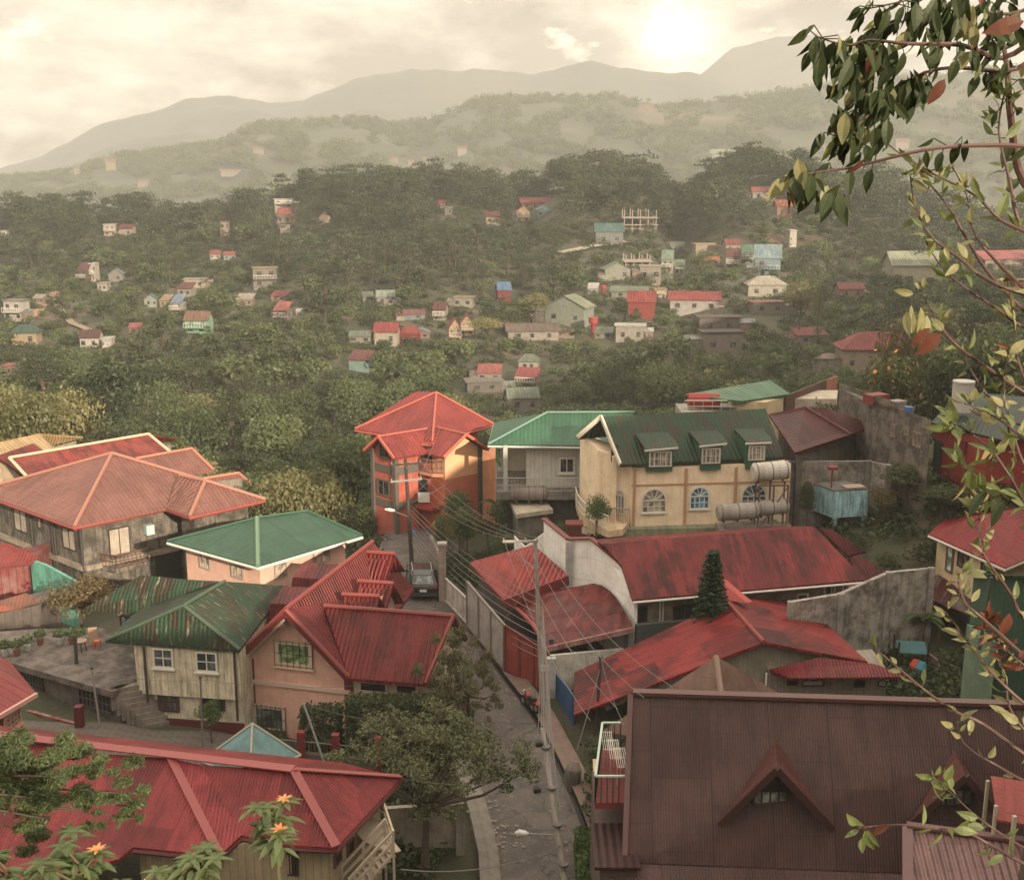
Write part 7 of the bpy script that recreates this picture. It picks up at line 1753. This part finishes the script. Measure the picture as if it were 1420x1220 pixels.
wire(pg_[1], WY(752,870,59.5), .4, 'cable between the dark pole and the pale power pole', .012); wire(pg_[1], V((4.6,45,-22.2)), .3, 'cable from the dark pole to the balcony', .012)
wire(pg_[1]+V((0,0,-.5)), W(800,1040,-29), .1, 'slack grey conduit beside the dark pole', .03)

rp = [W(x, y, -29.6) for x, y in ((664,1128),(672,1122),(690,1130),(702,1146),(712,1160),(698,1166),(684,1150),(670,1142))]
b = MB(); rr_ = random.Random(4)
for p in rp:
    for _ in range(9):
        q = p+V((rr_.uniform(-.6,.6), rr_.uniform(-.6,.6), 0)); z_ = lerp(RZ, q.y)+.12; s_ = rr_.uniform(.08,.22); b.box((q.x,q.y,z_+s_*.12), (s_,s_*rr_.uniform(.5,1),s_*.25), rr_.uniform(0,3))
o = b.build('rubble', wall_mat((.22,.18,.15), .5)); tag(o, 'patch of broken pale paving stones on the lane under the spreading tree', 'rubble', kind='stuff')
# ---------------------------------------------------------------- black car
cb = W(587,836,-26.95); cb.z = lerp(RZ, cb.y+1)+.13
T = thing('parked_car', cb, 'black sport utility car seen from behind, parked in the lane', 'car')
blk = plain((.012,.013,.012), .18, 0, .1); gls = glass_mat((.20,.21,.19), .06)
u = V((1,-.03,0)).normalized(); f_ = V((-.12,1,0)).normalized()
def P3(a, b, c): return cb+u*a+f_*b+V((0,0,c))
prof = [(0,.35),(0,.85),(.12,1.02),(.42,1.62),(1.1,1.74),(2.6,1.70),(3.2,1.12),(4.3,1.0),(4.5,.7),(4.5,.35)]
def extr(prof, w0, w1, split=1.0):
    b = MB(); n = len(prof); L_ = []; R2_ = []
    for (y_, z_) in prof: w_ = w0 if z_ < split+.03 else w1; L_.append(P3(-w_, y_, z_)); R2_.append(P3(w_, y_, z_))
    b._add(L_+R2_, [tuple(range(n)), tuple(range(2*n-1,n-1,-1))]+[(i,(i+1)%n,n+(i+1)%n,n+i) for i in range(n)]); return b
bo = extr(prof, .92, .74).build('body', blk, T)
md = bo.modifiers.new('bevel', 'BEVEL'); md.width = .07; md.segments = 3; md.limit_method = 'ANGLE'
g = MB()._add([P3(-.70,.15,1.10), P3(.70,.15,1.10), P3(.60,.37,1.56), P3(-.60,.37,1.56)]+[P3(-.70,.11,1.10), P3(.70,.11,1.10), P3(.60,.33,1.56), P3(-.60,.33,1.56)], [(0,1,2,3),(7,6,5,4),(0,1,5,4),(1,2,6,5),(2,3,7,6),(3,0,4,7)]).build('rear_window', glass_mat((.10,.11,.10),.05), T)
for s_ in (-1,1):
    MB()._add([P3(s_*.90,.7,1.08), P3(s_*.90,3.0,1.10), P3(s_*.77,2.5,1.62), P3(s_*.77,.8,1.62)]+[P3(s_*.93,.7,1.08), P3(s_*.93,3.0,1.10), P3(s_*.80,2.5,1.62), P3(s_*.80,.8,1.62)], [(0,1,2,3),(7,6,5,4),(0,1,5,4),(1,2,6,5),(2,3,7,6),(3,0,4,7)]).build('side_window', glass_mat(), T)
    MB().obox(P3(s_*.80-.09,-.03,.86), u*.18, f_*.1, V((0,0,.22))).build('tail_light', plain(srgb(150,24,18),.3), T)
    MB().obox(P3(s_*.98-.06,2.6,1.05), u*.14, f_*.1, V((0,0,.14))).build('mirror', blk, T)
    for y_ in (.85,3.6):
        w_ = MB().tube([P3(s_*.78,y_,.36), P3(s_*.95,y_,.36)], .36, 18).build('wheel', plain((.012,.012,.012),.8), T); MB().tube([P3(s_*.93,y_,.36), P3(s_*.965,y_,.36)], .2, 12).build('rim', MET, w_)
MB().obox(P3(-.22,-.04,.62), u*.44, f_*.03, V((0,0,.16))).build('number_plate', plain((.62,.6,.56),.5), T)
MB().obox(P3(-.80,-.04,.99), u*1.6, f_*.03, V((0,0,.03))).build('chrome_strip', MET, T); MB().obox(P3(-.88,-.06,.34), u*1.76, f_*.2, V((0,0,.2))).build('bumper', plain((.03,.03,.03),.6), T)
q = MB()
for s_ in (-1,1): q.beam(P3(s_*.62,.6,1.79), P3(s_*.62,2.5,1.77), .05)
q.build('roof_rail', MET, T)
# ---------------------------------------------------------------- parked motorcycle
mb_ = W(735,983,-28.55); T = thing('motorcycle', mb_, 'small red and black motorcycle parked on the kerb by the red gate', 'motorcycle')
d_ = V((-.55,.83,0)).normalized(); s_ = V((d_.y,-d_.x,0)); Q = lambda a, b, c: mb_+d_*a+s_*b+V((0,0,c))
tyre = plain((.012,.012,.012),.8)
for a in (-.62,.62):
    w_ = MB().tube([Q(a,-.06,.3), Q(a,.06,.3)], .30, 18).build('wheel', tyre, T); MB().tube([Q(a,-.07,.3), Q(a,.07,.3)], .16, 12).build('rim', MET, w_)
MB().tube([Q(-.5,0,.72), Q(-.1,0,.74), Q(.1,0,.70)], [.12,.14,.10], 8).build('seat', plain((.015,.015,.015),.5), T)
MB().tube([Q(.05,0,.66), Q(.25,0,.76), Q(.42,0,.70)], [.12,.17,.10], 10).build('fuel_tank', plain(srgb(150,22,24),.25), T)
MB().beam(Q(-.15,0,.45), Q(.2,0,.42), .26, .34).build('engine', plain((.10,.10,.10),.4,.6), T)
MB().beam(Q(.62,0,.3), Q(.42,0,.95), .06).build('fork', MET, T); MB().tube([Q(.36,-.33,1.02), Q(.42,0,.96), Q(.36,.33,1.02)], .022, 6).build('handlebar', MET, T)
MB().tube([Q(.5,0,.86), Q(.58,0,.85)], .1, 10).build('headlight', plain((.6,.6,.55),.2), T); MB().beam(Q(-.85,0,.55), Q(-.4,0,.62), .2, .06).build('rear_mudguard', plain(srgb(150,22,24),.3), T)
MB().tube([Q(-.1,.14,.28), Q(-.75,.16,.36)], .05, 8).build('exhaust', MET, T)

# low fence with red posts in front of the salmon house
T = thing('garden_fence', W(400,1030,-28.8), 'low wall with thin railing and dark red posts before the salmon house', 'fence')
f0, f1 = V((-12.8,54.6,-28.9)), V((-6.6,53.6,-29.0))
MB().beam(f0+V((0,0,.2)), f1+V((0,0,.2)), .2, 1.0).build('low_wall', wall_mat((.12,.075,.065), .6), T); railing(T, [f0+V((0,0,.7)), f1+V((0,0,.7))], .6, plain((.14,.11,.09),.7), .16, r=.02)
b = MB()
for f in (0,.38,.66,1.0): c = f0.lerp(f1, f); b.box((c.x,c.y,-28.3), (.36,.36,2.4))
b.build('post', plain(srgb(110,34,34),.7), T)
c = W(600,1085,-28.6); T = thing('lane_wall', V((-4.4,46.8,-30)), 'pale low wall behind the trunk of the spreading tree', 'wall'); MB().box((-4.1,48.6,-29.2), (3.4,.25,2.6), .12).build('panel', wall_mat((.42,.36,.28), .5), T); MB().box((-2.35,48.4,-29.1),(.4,.4,3.0),.12).build('pier', wall_mat((.30,.26,.21), .5), T)
rb = W(795,1070,-28.8); T = thing('rubble_planter', rb, 'rough concrete stump and debris at the lane edge below the blue gate', 'planter')
MB().tube([rb+V((-.2,0,-1.4)), rb+V((0,0,.2)), rb+V((.1,.1,.5))], [.5,.42,.2], 7).build('stump', wall_mat((.16,.13,.10), .8), T)
p_ = MB().beam(W(825,1058,-28.2), W(830,1130,-28.6), .22, .5); T = thing('cream_curb_wall', W(828,1100,-28.6), 'narrow cream topped wall between the lane and the brown house', 'wall'); p_.build('coping', wall_mat((.55,.40,.25), .4), T); a_, b_ = W(825,1058,-28.2), W(830,1130,-28.6); MB().beam(a_-V((0,0,1.2)), b_-V((0,0,1.2)), .16, 1.9).build('panel', wall_mat((.2,.16,.13), .6), T)

# ---------------------------------------------------------------- leafy branches in front, right
def leaf_geo(b, base, d, up, L_, w_, curl, mi=0, folds=.25, segs=5):
    d = d.normalized(); s_ = d.cross(up); 
    if s_.length < 1e-3: s_ = d.cross(V((1,0,0)))
    s_.normalize(); n_ = s_.cross(d); prev = None
    for i in range(segs+1):
        t_ = i/segs; w = w_*(math.sin(math.pi*min(1,t_**.8))**.9)*.5 if 0 < t_ < 1 else .0008
        c = base+d*L_*t_+n_*(curl*L_*(-t_*t_)); l_, r_ = c-s_*w+n_*w*folds, c+s_*w+n_*w*folds
        if prev: b.poly([prev[0], prev[1], c, l_], mi); b.poly([prev[1], prev[2], r_, c], mi)
        prev = (l_, c, r_)
def green_leaf(name, c1, c2, tr=.4): return leaf_mat(c1, c2, None, 0., tr, 3.)
LM = [green_leaf('a', (.014,.024,.010), (.042,.055,.022), .15), green_leaf('b', (.10,.105,.045), (.26,.24,.12), .35), leaf_mat((.05,.016,.010), (.12,.04,.025), None, 0., .3, 3.)]  # upper leaves coloured dark as silhouettes, lower ones pale as if sunlit
LM.append(leaf_mat((.045,.07,.026), (.15,.17,.07), None, 0., .35, 3.))
BR_ = [ # (points px, distance, radius m, lushness, tip leaf material)
([(1470,60),(1390,81),(1334,63),(1258,61),(1207,56),(1172,63),(1131,50)],4.6,.012,3.2,0),
([(1500,40),(1410,96),(1329,94),(1283,101),(1232,127),(1187,152),(1160,190)],4.8,.011,3.0,0),
([(1480,10),(1400,20),(1330,14),(1270,25),(1215,40)],4.9,.010,3.2,0),
([(1480,-30),(1390,-10),(1300,-8),(1240,5),(1192,15)],4.7,.009,2.5,0),
([(1500,230),(1430,205),(1359,202),(1283,208),(1187,231),(1141,238),(1105,243)],4.5,.012,1.1,0),
([(1283,101),(1250,120),(1215,150),(1185,180),(1175,200)],4.7,.007,3.0,0),
([(1500,330),(1420,253),(1402,167),(1397,101),(1390,50),(1380,-20)],5.0,.022,1.4,0),
([(1187,170),(1250,215),(1310,280),(1340,330),(1380,390),(1500,520)],5.2,.009,.5,3),
([(1262,242),(1268,282),(1282,316),(1302,338),(1330,358),(1358,381),(1395,400),(1500,440)],4.6,.009,1.0,1),
([(1275,400),(1290,428),(1307,457),(1330,482),(1358,502),(1420,544),(1500,590)],4.8,.009,.7,1),
([(1279,321),(1290,347),(1313,378),(1344,403),(1386,431),(1414,451),(1500,500)],5.2,.008,.5,3),
([(1259,220),(1302,245),(1352,271),(1386,304),(1420,321),(1500,360)],4.7,.010,.8,3),
([(1320,230),(1340,270),(1350,320),(1372,352),(1420,400),(1500,470)],4.9,.009,1.2,1),
([(1395,120),(1385,180),(1400,250),(1420,320),(1500,400)],4.9,.012,1.2,3),
([(1300,448),(1330,480),(1350,520),(1395,580),(1420,590),(1500,620)],4.9,.008,.8,1),
([(1336,795),(1328,800),(1338,835),(1361,856),(1420,909),(1500,980)],4.4,.010,.9,1),
([(1358,700),(1358,723),(1360,757),(1371,780),(1402,824),(1420,858),(1500,960)],4.6,.009,1.3,1),
([(1310,847),(1338,884),(1370,927),(1420,975),(1500,1040)],4.5,.010,.8,1),
([(1214,899),(1228,911),(1260,938),(1287,960),(1324,986),(1362,1003),(1420,1045),(1500,1100)],4.7,.010,.35,1),
([(1326,1000),(1334,1026),(1354,1045),(1381,1060),(1420,1082),(1500,1120)],4.6,.007,.5,1),
([(1190,1148),(1213,1145),(1253,1143),(1311,1149),(1341,1154),(1370,1169),(1420,1197),(1500,1230)],4.3,.008,.5,3),
([(1320,585),(1345,600),(1375,625),(1400,660),(1425,700),(1500,780)],4.3,.009,.9,3),
([(1330,640),(1360,665),(1395,690),(1440,720),(1500,760)],4.4,.008,1.0,3),
([(1340,560),(1375,575),(1410,600),(1450,640),(1500,690)],4.2,.009,.7,1),
([(1380,900),(1395,940),(1400,980),(1430,1020),(1500,1060)],4.5,.008,1.0,1),
([(1290,1075),(1320,1100),(1350,1128),(1380,1150),(1430,1180),(1500,1210)],4.6,.007,.9,3),
([(1395,380),(1405,440),(1412,500),(1440,560),(1500,620)],4.8,.010,1.1,1),
([(1400,480),(1392,540),(1405,600),(1430,660),(1500,730)],4.7,.008,1.3,1),
([(1370,860),(1385,880),(1400,905),(1430,930),(1500,990)],4.4,.006,1.8,2),
]
TB = V((2.9, 4.8, -6.0)); T = thing('branching_tree', TB, 'leafy tree leaning in from the right, dark leaves above and pale ones below', 'tree')
rg = np.random.default_rng(21); lv = MB(); trunkx = lambda z: V((2.55+.04*z, 4.9, z))
MB().tube([TB, trunkx(-4), trunkx(-2), trunkx(0), trunkx(1.6)], [.12,.09,.07,.05,.03], 10).build('trunk', BARK, T)
twig = plain((.10,.05,.040), .6, 0, .4); nl = 0
for pts, D, r, lush, lm in BR_:
    P_ = [WY(x, y, D+.08*math.sin(i*1.7)) for i, (x, y) in enumerate(pts)]
    far = max(range(len(pts)), key=lambda i: pts[i][0])
    if far == 0: P_.reverse()
    end = P_[-1]
    if pts[far][0] > 1440: P_.append(trunkx(end.z-.35))
    sm = []
    for i in range(len(P_)-1):
        a, b_, c_, d_ = P_[max(i-1,0)], P_[i], P_[i+1], P_[min(i+2,len(P_)-1)]
        for k in range(4):
            t_ = k/4; sm.append(.5*((2*b_)+(-a+c_)*t_+(2*a-5*b_+4*c_-d_)*t_*t_+(-a+3*b_-3*c_+d_)*t_**3))
    sm.append(P_[-1]); n = len(sm)
    MB().tube(sm, [r*(.22+.9*i/n) for i in range(n)], 6).build('branch', twig, T)
    tot = sum((sm[i+1]-sm[i]).length for i in range(n-1)); cnt = int(tot*lush*(11 if lm == 0 else 15))+4
    for k in range(cnt):
        f = rg.random()**1.5*.85; i = min(n-2, int(f*n)); p_ = sm[i].lerp(sm[i+1], rg.random())
        if proj(p_)[0] > 1450: continue
        ax = (sm[i]-sm[i+1]).normalized(); tw = V((rg.normal(), rg.normal()*.6, rg.normal())).normalized()
        L_ = (.055+.05*rg.random()) if lm == 0 else (.05+.055*rg.random()) if lm == 3 else (.03+.055*rg.random())
        if lm == 0: d_ = ax*.4+tw*.5+V((0,0,-1.0)); 
        else: d_ = ax*.7+tw*.8+V((0,0,.15*rg.normal()))
        q_ = p_+tw*rg.random()*(.07 if lm == 0 else .03)
        if q_ != p_: lv.tube([p_, q_], .0022, 4, cap=False, mi=0)
        m_ = lm
        if lm == 1 and rg.random() < .3: m_ = 3
        if lm == 0 and rg.random() < .22: m_ = 3 if rg.random() < .5 else 1
        if rg.random() < .03: m_ = 2
        leaf_geo(lv, q_, d_, V((rg.normal()*.6, -.6, rg.normal()*.8)), L_, L_*(.34+.14*rg.random()), .1+.35*rg.random(), m_)
# clusters of hanging leaves, single big leaves
for (cx, cy, D, n_, lm, sp) in ((1110,252,4.5,15,0,30),(1150,268,4.5,14,0,24),(1160,80,4.6,14,0,26),(1185,110,4.7,18,0,30),(1225,80,4.7,22,0,34),(1230,140,4.7,22,0,32),(1265,120,4.8,16,0,30),(1290,40,4.8,18,0,40),(1350,20,4.8,18,0,44),(1170,160,4.7,10,0,22),(1220,180,4.8,8,0,24),(1400,40,4.7,14,0,36),(1345,670,4.3,4,3,34),(1400,690,4.3,6,0,30),(1385,615,4.3,4,1,34),(1190,1165,4.3,4,3,14),(1270,440,4.7,6,1,16)):
    for k in range(n_):
        p_ = WY(cx+rg.normal()*sp*.5, cy+rg.normal()*sp*.35-8, D+rg.normal()*.08); L_ = .07+.05*rg.random()
        leaf_geo(lv, p_, V((rg.normal()*.45, rg.normal()*.3, -1)), V((rg.normal(), -1, rg.normal()*.3)), L_, L_*.42, .2*rg.random(), lm if rg.random() < .85 else 1)
for (px, py, dx, dz, L_) in ((1310,110,-.5,-.9,.10),(1420,30,-1,-.25,.14),(1400,850,-.2,-1,.11),(1290,455,-.3,-.3,.09),(1305,462,-.9,-.9,.12)):
    leaf_geo(lv, WY(px, py, 4.4), V((dx, 0, dz)), V((.2,-1,.3)), L_, L_*.45, .15, 2)
lv.build('foliage', LM, T, recalc=False)

# ---------------------------------------------------------------- dark bough and flowering plants, lower left
rg = np.random.default_rng(31)
bb = V((-8.6,13.2,-13)); T = thing('dark_bough_tree', bb, 'dark green tree with drooping dense boughs at the lower left corner', 'tree')
bl = []
for (px, py, r_) in ((10,1062,.50),(45,1048,.42),(80,1052,.36),(110,1078,.34),(140,1098,.30),(168,1100,.26),(185,1118,.20),(60,1092,.42),(20,1110,.48),(95,1112,.30),(30,1150,.34),(-20,1085,.6),(62,1135,.30),(120,1120,.24),(188,1135,.13)):
    p_ = WY(px, py, 13+rg.normal()*.3); bl.append((p_.x-bb.x, p_.y-bb.y, p_.z-bb.z, r_, r_, r_*.55))
bl2 = []
for q in bl:
    for _ in range(6): o3 = rg.normal(size=3)*.55; k3 = .25+.3*rg.random(); bl2.append((q[0]+o3[0]*q[3], q[1]+o3[1]*q[4], q[2]+o3[2]*q[5]*1.3, q[3]*k3, q[4]*k3, q[5]*k3*1.1))
V_, F_ = crown(bl2, 32000, .07, rg, .22, .2, droop=.3, rnd=1.0)
c = bpy.data.objects.new('crown', np_mesh('crown', V_, F_, leaf_mat((.012,.026,.010), (.105,.13,.055), trans=.3, nscale=4.))); COL.objects.link(c); c.parent = T
b = MB(); f_ = bb+V((-.3,.0,5.7)); b.tube([bb, f_], [.14,.1], 8)
for q in bl: q_ = bb+V(q[:3]); b.tube([f_, f_.lerp(q_,.55)+V((0,0,.1)), q_], [.045,.025,.008], 5)
b.build('trunk', BARK, T)
def flower_plant(px, py, D, hpx, label, seed, n_st=3, flw=True, spread=.35):
    rg = np.random.default_rng(seed); base = WY(px, py, D); top_h = hpx/FPX*base.length; T = thing('flowering_plant', base-V((0,0,1.2)), label, 'plant'); st = MB(); lf = MB(); fl = MB()
    for s_ in range(n_st):
        a = V((rg.normal()*spread, rg.normal()*.2, top_h*(.75+.35*rg.random()))); tip = base+a; mid = base+a*.5+V((rg.normal()*.05,0,0))
        st.tube([base-V((0,0,1.2)), base, mid, tip], [.02,.016,.012,.006], 5)
        for k in range(15):
            t_ = .25+.75*rg.random(); p_ = (base.lerp(mid, t_*2) if t_ < .5 else mid.lerp(tip, t_*2-1)); an = rg.random()*6.28; d_ = V((math.cos(an), math.sin(an), -.15+.5*rg.random()-.25)); L_ = .13+.09*rg.random()
            leaf_geo(lf, p_+d_*.04, d_, V((0,0,1)), L_, L_*.36, .35*rg.random(), 0)
        for k in range(6): an = k*1.05; leaf_geo(lf, tip, V((math.cos(an), math.sin(an), .2)), V((0,0,1)), .14, .05, .3, 0)
        if flw and s_ < 2:
            fl = MB()
            for k in range(8): an = k*.8; leaf_geo(fl, tip+V((0,0,.03)), V((math.cos(an), math.sin(an), .1+.5*rg.random())), V((0,0,1)), .06+.03*rg.random(), .028, .1, 0)
            fl.build('flower', leaf_mat((.50,.20,.08), (.70,.32,.14), trans=.4, nscale=3), T, recalc=False)
    st.build('stem', plain((.10,.085,.04),.8), T); lf.build('leaf', leaf_mat((.05,.075,.03), (.15,.175,.075), trans=.35, nscale=3), T, recalc=False)
flower_plant(385,1185,9.0,75,'leafy plant with orange flowers before the lower left roof valley',1,4,True,.12)
flower_plant(270,1235,8.6,50,'leafy plant at the bottom edge left of the orange flowered one',2,5,False,.22)
flower_plant(120,1240,8.2,55,'pale leaved plant with one orange flower at the bottom left corner',3,6,True,.30)
flower_plant(30,1240,8.2,50,'broad leaved plant in the bottom left corner',4,5,False,.25)
flower_plant(190,1250,8.6,40,'low leafy sprig at the bottom edge between the corner plants',5,4,False,.2)

# ---------------------------------------------------------------- camera, sky, sun, air
cam = bpy.data.objects.new('camera', bpy.data.cameras.new('camera')); COL.objects.link(cam); SC.camera = cam
cam.location = (0,0,0); cam.rotation_euler = (math.pi/2-PITCH, 0, 0); cam.data.sensor_fit = 'HORIZONTAL'; cam.data.sensor_width = 36; cam.data.lens = 36*FPX/1420; cam.data.clip_start = .1; cam.data.clip_end = 20000
EL, AZ = R(17), R(150)                                   # azimuth clockwise from straight ahead
sd = V((math.cos(EL)*math.sin(AZ), math.cos(EL)*math.cos(AZ), math.sin(EL)))
sun = bpy.data.objects.new('sun', bpy.data.lights.new('sun', 'SUN')); COL.objects.link(sun)
sun.rotation_euler = sd.to_track_quat('Z', 'Y').to_euler(); sun.data.energy = SUN_E; sun.data.angle = R(.6); sun.data.color = (1, .84, .64)
w = bpy.data.worlds.new('World'); SC.world = w; w.use_nodes = True; t = NT(w.node_tree); t.n.clear()
sky = t.add('ShaderNodeTexSky', sky_type='NISHITA', sun_disc=False); sky.sun_elevation = EL; sky.sun_rotation = AZ; sky.air_density = 1.5; sky.dust_density = 5
bs = t.add('ShaderNodeBackground', {0: sky, 'Strength': .10})
dirn = t.add('ShaderNodeTexCoord').outputs['Generated']; sx = t.add('ShaderNodeSeparateXYZ', {0: dirn})
el = sx.outputs[2]
mp = t.add('ShaderNodeMapping', {0: dirn}); mp.inputs['Scale'].default_value = (1,1,2.6)
n1 = t.noise(mp.outputs[0], 5.5, 7, .58); n2 = t.noise(mp.outputs[0], 14, 6, .6)
cl = t.ramp(t.math('ADD', t.math('MULTIPLY', n1, .75), t.math('MULTIPLY', n2, .3)), .44, .62)
col = t.mix(cl, CLOUD_LO, CLOUD_HI)
col = t.mix(t.math('MULTIPLY', t.ramp(t.noise(mp.outputs[0], 9, 6, .6), .60, .68), t.ramp(el, .05, .12)), col, (1.6,1.38,1.0))
gd = ray(930, 40).normalized(); dt = t.add('ShaderNodeVectorMath', {0: dirn, 1: tuple(gd)}, operation='DOT_PRODUCT').outputs['Value']
gl = t.math('POWER', t.math('MAXIMUM', dt, 0.0), 2000.); gl2 = t.math('POWER', t.math('MAXIMUM', dt, 0.0), 160.)
nz = t.ramp(n2, .35, .65)
col = t.mix(t.math('MINIMUM', t.math('ADD', t.math('MULTIPLY', t.math("MULTIPLY", gl, 1.0), t.math('ADD', t.math('MULTIPLY', nz, 1.1), .2)), t.math('MULTIPLY', gl2, .07)), 1.0), col, (1.5,1.34,1.04))
overhead_gain = t.math('SUBTRACT', 1.0, t.math('MULTIPLY', t.ramp(el, .18, .7), ZENITH))       # sky overhead brightened to lift the ambient light
col = t.mix(t.ramp(el, .12, .5), col, t.mix(1.0, col, (.92,.94,1.0), 'MULTIPLY')); bc = t.add('ShaderNodeBackground', {0: col, 'Strength': t.math('MULTIPLY', overhead_gain, CLOUD_S)})
cover = t.math('SUBTRACT', 1.0, t.math('MULTIPLY', t.ramp(n1, .60, .75), .25))
ms = t.add('ShaderNodeMixShader', {0: cover, 1: bs.outputs[0], 2: bc.outputs[0]}); out = t.add('ShaderNodeOutputWorld', {0: ms.outputs[0]})
# air
hz = MB().box((0, 1800, HAZE_TOP/2-55), (6000, 3700, HAZE_TOP+110)).build('haze', plain((1,1,1)), None); hz.data.materials.clear()
m = bpy.data.materials.new('haze'); m.use_nodes = True; m.node_tree.nodes.clear(); tt = NT(m.node_tree); o_ = tt.add('ShaderNodeOutputMaterial')
pv = tt.add('ShaderNodeVolumePrincipled'); pv.inputs['Color'].default_value = HAZE_C; pv.inputs['Density'].default_value = HAZE; pv.inputs['Anisotropy'].default_value = .1; tt.l.new(pv.outputs[0], o_.inputs['Volume'])
hz.data.materials.append(m); tag(hz, 'warm pale haze filling the valley air', 'haze', kind='stuff')
SC.render.engine = 'CYCLES'; cy = SC.cycles; cy.max_bounces = 5; cy.diffuse_bounces = 3; cy.glossy_bounces = 2; cy.transmission_bounces = 2; cy.volume_bounces = 1; cy.transparent_max_bounces = 4; cy.use_denoising = True; cy.sample_clamp_indirect = 4; cy.use_adaptive_sampling = True
SC.view_settings.view_transform = 'Standard'; SC.view_settings.look = 'None'; SC.view_settings.exposure = EXPO; SC.view_settings.gamma = 1
